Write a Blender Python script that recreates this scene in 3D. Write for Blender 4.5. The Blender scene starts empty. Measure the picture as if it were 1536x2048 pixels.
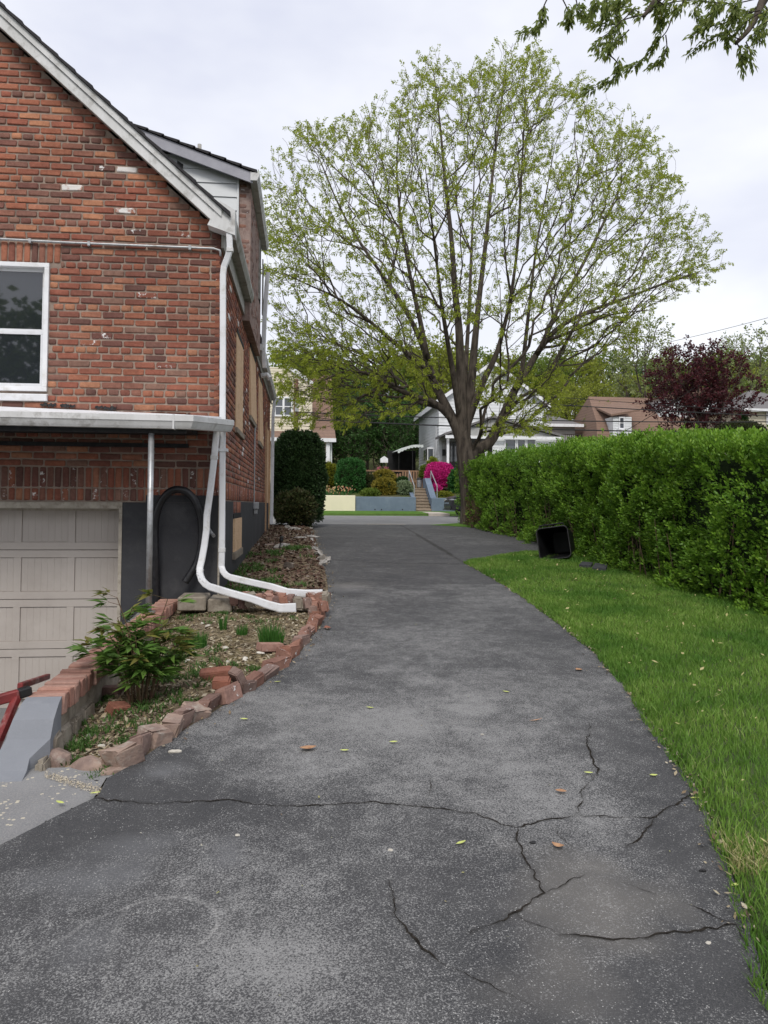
import bpy, bmesh, math, random
import numpy as np
from mathutils import Vector, Matrix
random.seed(7); RNG = np.random.default_rng(11)
SC = bpy.context.scene; COL = SC.collection
R = math.radians
# ------------------------------------------------------------------ camera
FPX = 1540.0; PPX = 768.0; PPY = 956.0          # focal length and principal point of the 1536x2048 photograph
YAW = math.atan(161/1540.0); PITCH = 0.035; ROLL = 0.006
CAMZ = 1.5
cam_d = bpy.data.cameras.new('Camera'); cam = bpy.data.objects.new('Camera', cam_d); COL.objects.link(cam)
cam_d.sensor_fit = 'VERTICAL'; cam_d.sensor_height = 36; cam_d.lens = 36*FPX/2048
cam_d.shift_y = (PPY-1024)/2048; cam_d.clip_end = 3000; cam_d.clip_start = 0.05
RM = Matrix.Rotation(-YAW,3,'Z') @ Matrix.Rotation(math.pi/2+PITCH,3,'X') @ Matrix.Rotation(ROLL,3,'Z')
cam.rotation_euler = RM.to_euler(); cam.location = (0,0,CAMZ)
SC.camera = cam
# ------------------------------------------------------------------ world: overcast sky
SUN_EL = R(47); SUN_AZ = R(188)     # azimuth from +Y, clockwise; high behind the camera
w = bpy.data.worlds.new('World'); SC.world = w; w.use_nodes = True
nt = w.node_tree; nt.nodes.clear()
def wn(t, **k):
    n = nt.nodes.new(t)
    for a,b in k.items(): setattr(n,a,b)
    return n
out = wn('ShaderNodeOutputWorld'); bg = wn('ShaderNodeBackground'); sky = wn('ShaderNodeTexSky')
sky.sky_type='NISHITA'; sky.sun_disc=False; sky.sun_elevation=SUN_EL; sky.sun_rotation=SUN_AZ; sky.air_density=1.0; sky.dust_density=3.0
tc = wn('ShaderNodeTexCoord'); mp = wn('ShaderNodeMapping'); mp.inputs['Scale'].default_value=(1.0,1.0,2.2)
nz = wn('ShaderNodeTexNoise'); nz.inputs['Scale'].default_value=1.9; nz.inputs['Detail'].default_value=5; nz.inputs['Roughness'].default_value=.55
rp = wn('ShaderNodeValToRGB')
rp.color_ramp.elements[0].position=.36; rp.color_ramp.elements[0].color=(5.8,6.0,7.0,1)
rp.color_ramp.elements[1].position=.66; rp.color_ramp.elements[1].color=(8.0,8.1,8.4,1)
mx = wn('ShaderNodeMix', data_type='RGBA'); mx.inputs[0].default_value=.9
L = nt.links.new
L(tc.outputs['Generated'],mp.inputs[0]); L(mp.outputs[0],nz.inputs[0]); L(nz.outputs[0],rp.inputs[0])
L(sky.outputs[0],mx.inputs[6]); L(rp.outputs[0],mx.inputs[7]); L(mx.outputs[2],bg.inputs[0]); L(bg.outputs[0],out.inputs[0])
bg.inputs[1].default_value=.1
sd = bpy.data.lights.new('Sun','SUN'); sun = bpy.data.objects.new('Sun',sd); COL.objects.link(sun)
sd.energy=1.5; sd.angle=R(18); sd.color=(1,.96,.9)
sv = Vector((math.sin(SUN_AZ)*math.cos(SUN_EL), math.cos(SUN_AZ)*math.cos(SUN_EL), math.sin(SUN_EL)))
sun.rotation_euler = sv.to_track_quat('Z','Y').to_euler(); sun.location=(0,-5,30)
SC.view_settings.view_transform='Standard'; SC.view_settings.look='None'; SC.view_settings.exposure=0.48; SC.view_settings.gamma=1
SC.view_settings.use_curve_mapping=False
SC.cycles.use_denoising=True; SC.cycles.max_bounces=6; SC.cycles.transparent_max_bounces=8
# ------------------------------------------------------------------ photograph pixel + depth -> point of the place
def ray(px,py):
    d = RM @ Vector(((px-PPX)/FPX, -(py-PPY)/FPX, -1.0)); return d
def P(px,py,Y):
    d = ray(px,py); t = Y/d.y; return Vector((d.x*t, Y, CAMZ+d.z*t))
_ys = np.arange(-40,400,.25)
_kx = [-40,0,4,8,12,16,23,36,40,60,400]; _kz=[-1.6,0,.235,.455,.62,.745,.915,1.0,1.0,1.0,1.0]
_zs = np.interp(_ys,_kx,_kz); _k=np.ones(13)/13; _zs=np.convolve(np.pad(_zs,6,mode='edge'),_k,'valid')
def gz(y): return np.interp(y,_ys,_zs)
def G(px,py,dz=0.0):
    lo,hi=.5,39.0; d=ray(px,py)
    f=lambda Y: CAMZ+d.z*Y/d.y-gz(Y)-dz
    for _ in range(50):
        m=(lo+hi)/2
        if f(m)>0: lo=m
        else: hi=m
    Y=(lo+hi)/2; return Vector((d.x*Y/d.y,Y,float(gz(Y))+dz))
def hsh(ix,iy,s=0):
    h=(ix.astype(np.int64)*374761393+iy.astype(np.int64)*668265263+s*69069)&0x7fffffff
    h=((h^(h>>13))*1274126177)&0x7fffffff; h=h^(h>>16)
    return (h&0xffff)/65535.0
def vn(x,y,s=0):
    x=np.asarray(x,float); y=np.asarray(y,float)
    ix=np.floor(x); iy=np.floor(y); fx=x-ix; fy=y-iy; fx=fx*fx*(3-2*fx); fy=fy*fy*(3-2*fy)
    a=hsh(ix,iy,s); b=hsh(ix+1,iy,s); c=hsh(ix,iy+1,s); d=hsh(ix+1,iy+1,s)
    return (a*(1-fx)+b*fx)*(1-fy)+(c*(1-fx)+d*fx)*fy
def fbm(x,y,s=0,o=4):
    x=np.asarray(x,float); y=np.asarray(y,float)
    t=0; a=.5; n=0
    for i in range(o):
        t=t+a*vn(x,y,s+i*17); n+=a; a*=.5; x=x*2.03; y=y*2.03
    return t/n
def seg_dist(X,Y,poly):
    d=np.full(np.shape(X),1e9)
    for (x0,y0),(x1,y1) in zip(poly[:-1],poly[1:]):
        vx,vy=x1-x0,y1-y0; l=vx*vx+vy*vy+1e-12
        t=np.clip(((X-x0)*vx+(Y-y0)*vy)/l,0,1)
        d=np.minimum(d,np.hypot(X-x0-t*vx,Y-y0-t*vy))
    return d
def inpoly(X,Y,poly):
    c=np.zeros(np.shape(X),bool); n=len(poly)
    for i in range(n):
        x0,y0=poly[i]; x1,y1=poly[(i+1)%n]
        c^=((y0>Y)!=(y1>Y))&(X<(x1-x0)*(Y-y0)/(y1-y0+1e-12)+x0)
    return c
# ------------------------------------------------------------------ objects
def tag(o,label=None,cat=None,group=None,kind=None):
    if label: o['label']=label
    if cat: o['category']=cat
    if group: o['group']=group
    if kind: o['kind']=kind
    return o
def thing(name,label,cat,loc=(0,0,0),rz=0,group=None):
    o=bpy.data.objects.new(name,None); COL.objects.link(o); o.location=loc; o.rotation_euler=(0,0,rz); o.empty_display_size=.1
    return tag(o,label,cat,group)
def link(name,me,parent=None,mat=None):
    o=bpy.data.objects.new(name,me); COL.objects.link(o)
    if mat is not None and not me.materials:
        for m in (mat if isinstance(mat,(list,tuple)) else [mat]): me.materials.append(m)
    if parent is not None:
        o.parent=parent
        b=Matrix.Identity(4) if parent.parent is not None else Matrix.Translation(parent.location) @ parent.rotation_euler.to_matrix().to_4x4()
        if WORLDSPACE[0]: o.matrix_parent_inverse=b.inverted()
    return o
WORLDSPACE=[True]        # parts are modelled in world coordinates unless this is switched off
class MB:
    def __init__(s): s.v=[]; s.f=[]; s.m=[]
    def add(s,vs,fs,mi=0):
        b=len(s.v); s.v+= [tuple(v) for v in vs]; s.f+=[tuple(i+b for i in f) for f in fs]; s.m+=[mi]*len(fs); return s
    def box(s,x0,x1,y0,y1,z0,z1,mi=0,mat=None):
        vs=[(x0,y0,z0),(x1,y0,z0),(x1,y1,z0),(x0,y1,z0),(x0,y0,z1),(x1,y0,z1),(x1,y1,z1),(x0,y1,z1)]
        if mat is not None: vs=[mat@Vector(v) for v in vs]
        return s.add(vs,[(0,3,2,1),(4,5,6,7),(0,1,5,4),(1,2,6,5),(2,3,7,6),(3,0,4,7)],mi)
    def prism(s,poly,axis,a,b,mi=0):
        n=len(poly)
        def mk(p,t):
            return {'x':(t,p[0],p[1]),'y':(p[0],t,p[1]),'z':(p[0],p[1],t)}[axis]
        vs=[mk(p,a) for p in poly]+[mk(p,b) for p in poly]
        fs=[tuple(range(n)),tuple(range(2*n-1,n-1,-1))]+[(i,i+n,(i+1)%n+n,(i+1)%n) for i in range(n)]
        return s.add(vs,fs,mi)
    def tube(s,pts,rad,n=8,mi=0,cap=True,squash=None):
        pts=[Vector(p) for p in pts]; N=len(pts); rads=rad if isinstance(rad,(list,tuple)) else [rad]*N
        up=Vector((0,0,1)); rings=[]; prev=None
        for i,p in enumerate(pts):
            t=(pts[min(i+1,N-1)]-pts[max(i-1,0)]).normalized()
            if prev is None:
                a=t.cross(up); a=a if a.length>1e-3 else t.cross(Vector((0,1,0)))
                a.normalize()
            else:
                a=prev-t*prev.dot(t); a.normalize()
            prev=a; b=t.cross(a)
            sq=squash[i] if squash else 1
            rings.append([p+a*(math.cos(q)*rads[i])+b*(math.sin(q)*rads[i]*sq) for q in [2*math.pi*(k+.5)/n for k in range(n)]])
        vs=[v for r in rings for v in r]; fs=[]
        for i in range(N-1):
            for k in range(n):
                fs.append((i*n+k,i*n+(k+1)%n,(i+1)*n+(k+1)%n,(i+1)*n+k))
        if cap: fs.append(tuple(range(n-1,-1,-1))); fs.append(tuple((N-1)*n+k for k in range(n)))
        return s.add(vs,fs,mi)
    def lathe(s,c,prof,n=16,mi=0):
        vs=[]; fs=[]
        for r,z in prof:
            for k in range(n): vs.append((c[0]+r*math.cos(2*math.pi*k/n),c[1]+r*math.sin(2*math.pi*k/n),c[2]+z))
        for i in range(len(prof)-1):
            for k in range(n): fs.append((i*n+k,i*n+(k+1)%n,(i+1)*n+(k+1)%n,(i+1)*n+k))
        fs.append(tuple(range(n-1,-1,-1))); fs.append(tuple((len(prof)-1)*n+k for k in range(n)))
        return s.add(vs,fs,mi)
    def mesh(s,name,smooth=False):
        me=bpy.data.meshes.new(name); me.from_pydata(s.v,[],s.f)
        if any(s.m): me.polygons.foreach_set('material_index',s.m)
        me.validate(); 
        bm=bmesh.new(); bm.from_mesh(me); bmesh.ops.recalc_face_normals(bm,faces=bm.faces); bm.to_mesh(me); bm.free()
        if smooth: me.polygons.foreach_set('use_smooth',[True]*len(me.polygons))
        return me
    def build(s,name,mat,parent=None,smooth=False,bevel=0):
        me=s.mesh(name,smooth)
        if bevel:
            bm=bmesh.new(); bm.from_mesh(me)
            bmesh.ops.bevel(bm,geom=list(bm.edges),offset=bevel,segments=1,affect='EDGES',clamp_overlap=True); bm.to_mesh(me); bm.free()
        return link(name,me,parent,mat)
def np_mesh(name,V,F,smooth=False):
    me=bpy.data.meshes.new(name); V=np.asarray(V,np.float32).reshape(-1,3); F=np.asarray(F,np.int32); k=F.shape[1]
    me.vertices.add(len(V)); me.vertices.foreach_set('co',V.ravel())
    me.loops.add(F.size); me.loops.foreach_set('vertex_index',F.ravel())
    me.polygons.add(len(F)); me.polygons.foreach_set('loop_start',np.arange(0,F.size,k,dtype=np.int32))
    try: me.polygons.foreach_set('loop_total',np.full(len(F),k,np.int32))
    except Exception: pass
    if smooth: me.polygons.foreach_set('use_smooth',np.ones(len(F),bool))
    me.update(calc_edges=True); return me
def grid_mesh(name,X,Y,Z,keep=None,attrs=None,smooth=True):
    n,m=X.shape; V=np.stack([X,Y,Z],-1).reshape(-1,3); I=np.arange(n*m).reshape(n,m)
    F=np.stack([I[:-1,:-1],I[:-1,1:],I[1:,1:],I[1:,:-1]],-1).reshape(-1,4)
    v=V[F]; nzv=np.cross(v[:,1]-v[:,0],v[:,2]-v[:,0])[:,2]; fl=nzv<0; F[fl]=F[fl][:,::-1]
    if keep is not None:
        kf=keep.reshape(-1)[F].all(1); F=F[kf]
        used=np.unique(F); mp_=np.full(n*m,-1); mp_[used]=np.arange(len(used)); F=mp_[F]; V=V[used]
    else: used=slice(None)
    me=np_mesh(name,V,F,smooth)
    for k,a in (attrs or {}).items():
        at=me.attributes.new(k,'FLOAT','POINT'); at.data.foreach_set('value',np.asarray(a,np.float32).reshape(-1)[used])
    return me
# ------------------------------------------------------------------ materials
class NT:
    def __init__(s,name):
        s.m=bpy.data.materials.new(name); s.m.use_nodes=True; s.t=s.m.node_tree; s.t.nodes.clear()
        s.o=s.t.nodes.new('ShaderNodeOutputMaterial'); s.p=s.t.nodes.new('ShaderNodeBsdfPrincipled'); s.l(s.p.outputs[0],s.o.inputs[0])
    def n(s,t,**k):
        n=s.t.nodes.new(t)
        for a,b in k.items(): setattr(n,a,b)
        return n
    def l(s,a,b): s.t.links.new(a,b)
    def pos(s): return s.n('ShaderNodeNewGeometry').outputs['Position']
    def noise(s,scale,detail=3,rough=.6,vec=None,dist=0,stretch=None):
        n=s.n('ShaderNodeTexNoise'); n.inputs['Scale'].default_value=scale; n.inputs['Detail'].default_value=detail; n.inputs['Roughness'].default_value=rough; n.inputs['Distortion'].default_value=dist
        v=vec or s.pos()
        if stretch:
            mp=s.n('ShaderNodeMapping'); mp.inputs['Scale'].default_value=stretch; s.l(v,mp.inputs[0]); v=mp.outputs[0]
        s.l(v,n.inputs['Vector']); return n.outputs[0]
    def ramp(s,fac,els,interp='LINEAR'):
        r=s.n('ShaderNodeValToRGB'); r.color_ramp.interpolation=interp; cr=r.color_ramp
        while len(cr.elements)<len(els): cr.elements.new(.5)
        for e,(p,c) in zip(cr.elements,els):
            e.position=p; e.color=(c,c,c,1) if not hasattr(c,'__len__') else (*c,1)
        s.l(fac,r.inputs[0]); return r.outputs[0]
    def mix(s,fac,a,b,mode='MIX'):
        m=s.n('ShaderNodeMix',data_type='RGBA',blend_type=mode)
        for i,v in ((0,fac),(6,a),(7,b)):
            if hasattr(v,'is_output'): s.l(v,m.inputs[i])
            elif i==0: m.inputs[0].default_value=v
            else: m.inputs[i].default_value=(*v,1)
        return m.outputs[2]
    def math(s,op,a,b=0,c=0):
        m=s.n('ShaderNodeMath',operation=op)
        for i,v in enumerate((a,b,c)):
            if hasattr(v,'is_output'): s.l(v,m.inputs[i])
            else: m.inputs[i].default_value=v
        return m.outputs[0]
    def attr(s,name): return s.n('ShaderNodeAttribute',attribute_name=name).outputs['Fac']
    def bump(s,h,strength=.3,dist=.01):
        b=s.n('ShaderNodeBump'); b.inputs['Strength'].default_value=strength; b.inputs['Distance'].default_value=dist; s.l(h,b.inputs['Height']); s.l(b.outputs[0],s.p.inputs['Normal'])
    def base(s,c):
        if hasattr(c,'is_output'): s.l(c,s.p.inputs['Base Color'])
        else: s.p.inputs['Base Color'].default_value=(*c,1)
    def rnd(s):
        a=s.n('ShaderNodeObjectInfo').outputs['Random']; b=s.n('ShaderNodeNewGeometry').outputs['Random Per Island']
        return s.math('FRACT',s.math('ADD',s.math('MULTIPLY',a,3.7),s.math('MULTIPLY',b,1.0)))
def M(name,col,rough=.7,col2=None,scale=6,detail=4,bump=0,bscale=60,spec=.3,dirt=None,dscale=3,stretch=None,metal=0,lo=.35,hi=.65):
    t=NT(name); col2=col2 or tuple(c*.8 for c in col)
    c=t.mix(t.ramp(t.noise(scale,detail,stretch=stretch),[(lo,0),(hi,1)]),col,col2)
    if dirt:
        c=t.mix(t.ramp(t.noise(dscale,6,.7),[(.52,0),(.7,1)]),c,dirt)
    t.base(c); t.p.inputs['Roughness'].default_value=rough; t.p.inputs['Specular IOR Level'].default_value=spec; t.p.inputs['Metallic'].default_value=metal
    if bump: t.bump(t.noise(bscale,4),bump,.01)
    return t.m
def leafmat(name,cols,trans=.35,rough=.55,patch=None):
    t=NT(name); k=len(cols)
    c=t.ramp(t.n('ShaderNodeNewGeometry').outputs['Random Per Island'],[(i/(k-1) if k>1 else 0,cc) for i,cc in enumerate(cols)])
    if patch:
        c=t.mix(t.ramp(t.noise(patch[0],3),[(.42,0),(.62,1)]),c,patch[1])
    t.base(c); t.p.inputs['Roughness'].default_value=rough; t.p.inputs['Specular IOR Level'].default_value=.25
    tr=t.n('ShaderNodeBsdfTranslucent'); t.l(c,tr.inputs[0]); ms=t.n('ShaderNodeMixShader'); ms.inputs[0].default_value=trans
    t.l(t.p.outputs[0],ms.inputs[1]); t.l(tr.outputs[0],ms.inputs[2]); t.l(ms.outputs[0],t.o.inputs[0]); return t.m
def brickmat(name,cols,white=0.0,dark=.0,wscale=14):
    t=NT(name); r=t.rnd(); k=len(cols)
    c=t.ramp(r,[(i/k,cc) for i,cc in enumerate(cols)],'CONSTANT')
    c=t.mix(t.ramp(t.noise(.8,3),[(.42,0),(.62,1)]),c,t.mix(1,c,(1.45,1.42,1.38),'MULTIPLY'))
    c=t.mix(t.ramp(t.noise(6,4,.7),[(.45,0),(.7,.5)]),c,t.mix(1,c,(.62,.58,.6),'MULTIPLY'))
    c=t.mix(t.ramp(t.noise(28,5,.75),[(.35,0),(.75,.75)]),c,t.mix(1,c,(.5,.45,.45),'MULTIPLY'))
    c=t.mix(t.ramp(t.noise(55,4,.7),[(.62,0),(.8,.55)]),c,(.36,.27,.22))
    if white: c=t.mix(t.ramp(t.noise(wscale,6,.7),[(.62-.25*white,0),(.66-.2*white,.9)]),c,(.75,.74,.72))
    t.base(c); t.p.inputs['Roughness'].default_value=.88; t.p.inputs['Specular IOR Level'].default_value=.2
    t.bump(t.noise(90,5,.7),.5,.006); return t.m
MAT={}
BR=[(r_*1.3,g_*1.52,b_*1.4) for r_,g_,b_ in [(.205,.068,.050),(.165,.058,.046),(.24,.085,.058),(.105,.047,.042),(.185,.074,.058),(.29,.118,.076),(.135,.054,.047),(.225,.076,.052),(.17,.085,.070),(.195,.062,.046),(.26,.10,.07),(.15,.066,.056)]]
MAT['brick']=brickmat('brick',BR)
MAT['brick_speck']=brickmat('brick_paint_specks',BR,.25,wscale=18)
MAT['brick_white']=brickmat('brick_white_paint',BR,.95,wscale=9)
MAT['brick_side']=brickmat('side_brick',[tuple(c*.95 for c in b) for b in BR],.02)
MAT['brick_old']=brickmat('old_brick',[(.235,.13,.10),(.195,.125,.105),(.27,.165,.135),(.165,.105,.09),(.25,.13,.095),(.21,.15,.13)],.03)
MAT['brick_cap']=brickmat('cap_brick',[(.36,.20,.155),(.30,.165,.13),(.40,.24,.19),(.27,.15,.12),(.34,.21,.17)])
MAT['brick_new']=brickmat('red_brick',[(.29,.125,.085),(.26,.115,.08)])
MAT['mortar']=M('mortar',(.355,.28,.23),.95,(.25,.195,.16),7,5,.5,80,.1,dirt=(.17,.135,.115),dscale=1.1)
MAT['stucco']=M('weathered_stucco',(.33,.25,.22),.95,(.22,.16,.14),14,5,.5,60,.1,dirt=(.17,.09,.075),dscale=5)
MAT['charcoal']=M('charcoal_paint',(.047,.048,.053),.72,(.038,.039,.043),3,5,.3,40,.25,dirt=(.072,.072,.075),dscale=2)
MAT['white']=M('white_paint',(.78,.79,.81),.5,(.71,.72,.74),5,4,0,dirt=(.58,.57,.55),dscale=4,spec=.35)
MAT['whitegutter']=M('gutter_paint',(.66,.66,.66),.5,(.52,.52,.51),6,5,0,dirt=(.33,.32,.30),dscale=7,stretch=(1,1,.25))
MAT['gutterold']=M('weathered_gutter',(.40,.39,.36),.6,(.27,.26,.23),6,5,0,dirt=(.16,.15,.12),dscale=7)
MAT['downspout']=M('downspout_paint',(.70,.71,.73),.42,(.65,.66,.68),5,4,0,dirt=(.52,.51,.49),dscale=7)
MAT['siding']=M('white_siding',(.68,.70,.71),.6,(.63,.65,.66),3,4,0,dirt=(.56,.57,.57),dscale=2)
MAT['cream']=M('cream_siding',(.66,.60,.47),.65,(.60,.55,.43),3)
MAT['shingle']=M('dark_shingle',(.055,.053,.055),.95,(.035,.034,.037),25,4,.4,60,.15)
MAT['tar']=M('black_tar',(.015,.015,.017),.7,(.03,.03,.03),20)
MAT['pipe']=M('galvanised_steel',(.42,.43,.44),.42,(.32,.33,.34),14,4,0,metal=.55,dirt=(.22,.2,.18),dscale=10)
MAT['ply']=M('plywood',(.66,.46,.29),.8,(.56,.37,.225),5,5,0,stretch=(1,1,9),dirt=(.48,.31,.18),dscale=4)
MAT['lumber']=M('raw_lumber',(.46,.30,.18),.8,(.36,.22,.13),6,4,0,stretch=(1,1,9))
MAT['garage']=M('taupe_paint',(.44,.40,.365),.55,(.425,.385,.35),2.5,3,.1,140,.3,dirt=(.385,.345,.312),dscale=1.5)
MAT['jamb']=M('dirty_trim',(.42,.38,.32),.7,(.30,.27,.22),12,4,0,dirt=(.18,.15,.12),dscale=9)
MAT['rubber']=M('black_rubber',(.009,.009,.011),.33,(.02,.02,.022),20,3,.15,80,.4)
MAT['blackplastic']=M('black_plastic',(.006,.006,.007),.5,(.009,.009,.010),12,3,0)
MAT['plasticrim']=M('worn_rim',(.05,.05,.052),.5,(.025,.025,.027),12)
MAT['cement']=M('cement_coat',(.225,.235,.255),.85,(.19,.20,.22),2.2,5,.25,60,.2,dirt=(.27,.28,.295),dscale=2)
MAT['block']=M('concrete_block',(.31,.275,.225),.95,(.20,.17,.135),9,5,.5,50,.1,dirt=(.12,.10,.075),dscale=6)
MAT['redpaint']=M('red_paint',(.22,.032,.03),.45,(.12,.02,.02),9,5,.2,40,.4,dirt=(.34,.22,.2),dscale=8)
MAT['stone']=M('rough_stone',(.35,.255,.205),.95,(.20,.145,.125),9,5,.6,35,.1,dirt=(.40,.36,.31),dscale=11)
MAT['greystone']=M('grey_stone',(.42,.40,.37),.95,(.25,.235,.22),9,5,.6,35,.1,dirt=(.16,.15,.13),dscale=9)
MAT['whitestone']=M('pale_stone',(.60,.57,.50),.95,(.42,.39,.34),14,5,.5,35,.1)
MAT['bark']=M('bark',(.135,.112,.092),.95,(.046,.038,.033),10,6,.9,22,.1,stretch=(1,1,.22))
MAT['barkpale']=M('pale_bark',(.17,.14,.115),.95,(.09,.075,.06),9,6,.8,22,.1,stretch=(1,1,.22))
MAT['twig']=M('twig_bark',(.055,.044,.036),.95,(.035,.028,.024),10)
MAT['wood']=M('fence_wood',(.31,.19,.115),.85,(.20,.12,.075),4,4,0,stretch=(6,6,.6))
MAT['polewood']=M('pole_wood',(.17,.095,.06),.9,(.11,.062,.042),5,4,.3,stretch=(8,8,.5))
MAT['bluepaint']=M('blue_grey_paint',(.155,.20,.26),.8,(.135,.175,.23),2,4,.15,50,.2,dirt=(.19,.235,.29),dscale=1.3)
MAT['creampaint']=M('cream_wall_paint',(.80,.74,.55),.8,(.75,.70,.52),1.5,4,.1,50,.2)
MAT['stepstone']=M('step_concrete',(.36,.29,.22),.9,(.26,.21,.16),8,4,.3)
MAT['walk']=M('walk_concrete',(.55,.49,.42),.9,(.48,.43,.37),4,4,.2)
t=NT('brown_shingle'); sx_=t.n('ShaderNodeSeparateXYZ'); t.l(t.pos(),sx_.inputs[0]); row=t.math('FRACT',t.math('MULTIPLY',sx_.outputs[2],4.2))
c=t.mix(t.ramp(t.noise(9,4,.7,stretch=(1,1,4)),[(.35,0),(.65,1)]),(.25,.16,.115),(.165,.105,.08)); c=t.mix(t.ramp(row,[(0,.65),(.22,0)]),c,(.085,.055,.045)); t.base(c); t.p.inputs['Roughness'].default_value=.95; MAT['roofbrown']=t.m
MAT['roofgrey']=M('grey_shingle',(.20,.19,.19),.95,(.14,.135,.135),14,4,.4,30,.1)
MAT['greysiding']=M('grey_siding',(.40,.40,.39),.7,(.34,.34,.33),3)
MAT['darkinside']=M('dark_interior',(.02,.02,.021),.9,(.012,.012,.013),3)
MAT['black']=M('black_metal',(.012,.012,.013),.4,(.02,.02,.02),8)
MAT['wire']=M('wire_rubber',(.016,.016,.017),.6,(.02,.02,.02),3)
MAT['carpaint']=M('dark_car_paint',(.010,.010,.012),.32,(.012,.012,.014),2,2,0,spec=.4)
MAT['chrome']=M('chrome',(.6,.6,.62),.15,(.5,.5,.52),8,2,0,metal=.9)
MAT['awning']=M('awning_metal',(.62,.66,.64),.55,(.52,.56,.54),3)
def glassmat(name,col=(.02,.024,.028),rough=.03):
    t=NT(name); t.base(col); t.p.inputs['Roughness'].default_value=rough; t.p.inputs['Specular IOR Level'].default_value=.9; t.p.inputs['Coat Weight'].default_value=.6; t.p.inputs['Coat Roughness'].default_value=.01; return t.m
MAT['glass']=glassmat('window_glass'); MAT['farglass']=glassmat('far_glass',(.05,.06,.07),.08)
t=NT('headlight_lens'); t.base((.30,.31,.33)); t.p.inputs['Roughness'].default_value=.12; MAT['lens']=t.m
def flat(name,c,rough=.8): return M(name,c,rough,tuple(x*.8 for x in c),10)
# asphalt of the driveway, with wear masks carried by the mesh
t=NT('driveway_asphalt')
wear=t.attr('wear'); crack=t.attr('crack'); chalk=t.attr('chalk'); dust=t.attr('dust'); smoke=t.attr('smoke')
n1=t.noise(160,3,.62,dist=.7); n2=t.noise(230,2,.6); n3=t.noise(2.6,4,.6); n4=t.noise(13,4,.65); n6=t.noise(.8,3,.5)
basec=t.mix(t.ramp(n3,[(.35,0),(.68,1)]),(.034,.035,.038),(.060,.060,.062))
basec=t.mix(t.ramp(n2,[(.40,0),(.7,.8)]),basec,(.092,.091,.092))
thr=t.math('ADD',t.math('MULTIPLY',wear,.22),t.math('MULTIPLY',t.math('ADD',t.math('MULTIPLY',n4,.4),t.math('ADD',t.math('MULTIPLY',t.noise(4.2,5,.6),.4),t.math('MULTIPLY',n6,.2))),.5))
sp=t.math('ADD',n1,thr)
c=t.mix(t.ramp(sp,[(.835,0),(.99,.9)]),basec,(.275,.273,.268))
c=t.mix(t.math('MULTIPLY',smoke,.8),c,(.155,.157,.163))
c=t.mix(t.math('MULTIPLY',dust,t.ramp(n1,[(.3,.95),(.65,.35)])),c,(.19,.178,.162))
c=t.mix(t.math('MULTIPLY',chalk,t.ramp(n1,[(.30,0),(.52,1)])),c,(.33,.325,.315))
c=t.mix(crack,c,(.022,.020,.018))
vo=t.n('ShaderNodeTexVoronoi'); vo.inputs['Scale'].default_value=75; t.l(t.pos(),vo.inputs['Vector'])
c=t.mix(t.math('MULTIPLY',t.math('LESS_THAN',vo.outputs['Distance'],.16),t.math('GREATER_THAN',n4,.52)),c,(.38,.375,.36))
t.base(c); t.p.inputs['Roughness'].default_value=.87; t.p.inputs['Specular IOR Level'].default_value=.3
t.bump(t.math('ADD',n1,t.math('MULTIPLY',n2,.7)),.55,.006); MAT['asphalt']=t.m
t=NT('street_asphalt')
c=t.mix(t.ramp(t.noise(1.2,5,.6),[(.35,0),(.65,1)]),(.17,.166,.16),(.235,.23,.22)); c=t.mix(t.ramp(t.noise(60,3),[(.5,0),(.7,.5)]),c,(.30,.295,.28)); t.base(c); t.p.inputs['Roughness'].default_value=.9; MAT['street']=t.m
MAT['crackdirt']=M('crack_dirt',(.016,.014,.012),1,(.035,.03,.025),40,4,.3,90,.05)
t=NT('pebbled_apron')
vo=t.n('ShaderNodeTexVoronoi'); vo.inputs['Scale'].default_value=38; t.l(t.pos(),vo.inputs['Vector'])
fl=t.attr('flake')
c=t.mix(t.ramp(t.noise(1.6,5,.6),[(.35,0),(.65,1)]),(.15,.152,.158),(.21,.21,.212)); c=t.mix(t.ramp(t.noise(150,3,.6),[(.42,0),(.68,.7)]),c,(.29,.28,.265))
sel=t.math('MULTIPLY',t.math('LESS_THAN',t.math('ADD',vo.outputs['Distance'],t.math('MULTIPLY',t.noise(60,2),.28)),.44),t.math('GREATER_THAN',t.math('ADD',t.noise(4,4,.7),t.math('MULTIPLY',fl,.22)),.60))
c=t.mix(t.math('MULTIPLY',sel,.85),c,(.52,.47,.36))
t.base(c); t.p.inputs['Roughness'].default_value=.9; t.bump(t.noise(120,4),.5,.006); MAT['apron']=t.m
t=NT('bed_soil')
n=t.noise(9,6,.75); c=t.ramp(n,[(.25,(.09,.065,.043)),(.42,(.19,.143,.095)),(.55,(.28,.225,.15)),(.7,(.37,.31,.21)),(.85,(.46,.41,.31))])
moss=t.attr('moss'); c=t.mix(t.math('MULTIPLY',moss,t.ramp(t.noise(14,5,.7),[(.36,0),(.6,.9)])),c,(.19,.165,.052))
c=t.mix(t.ramp(t.noise(70,4,.7),[(.5,0),(.72,.6)]),c,(.05,.035,.025))
t.base(c); t.p.inputs['Roughness'].default_value=.98; t.p.inputs['Specular IOR Level'].default_value=.1; t.bump(t.noise(45,6,.75),1.0,.03); MAT['soil']=t.m
t=NT('lawn_soil')
c=t.mix(t.ramp(t.noise(6,5,.6),[(.35,0),(.65,1)]),(.045,.075,.018),(.075,.11,.03)); c=t.mix(t.ramp(t.noise(60,4,.7),[(.5,0),(.7,.6)]),c,(.06,.05,.025)); t.base(c); t.p.inputs['Roughness'].default_value=1; t.bump(t.noise(70,5),.8,.03); MAT['lawnsoil']=t.m
MAT['terrain']=M('wooded_ground',(.07,.085,.03),1,(.05,.05,.025),.7,6,.5,3,.05)
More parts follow.
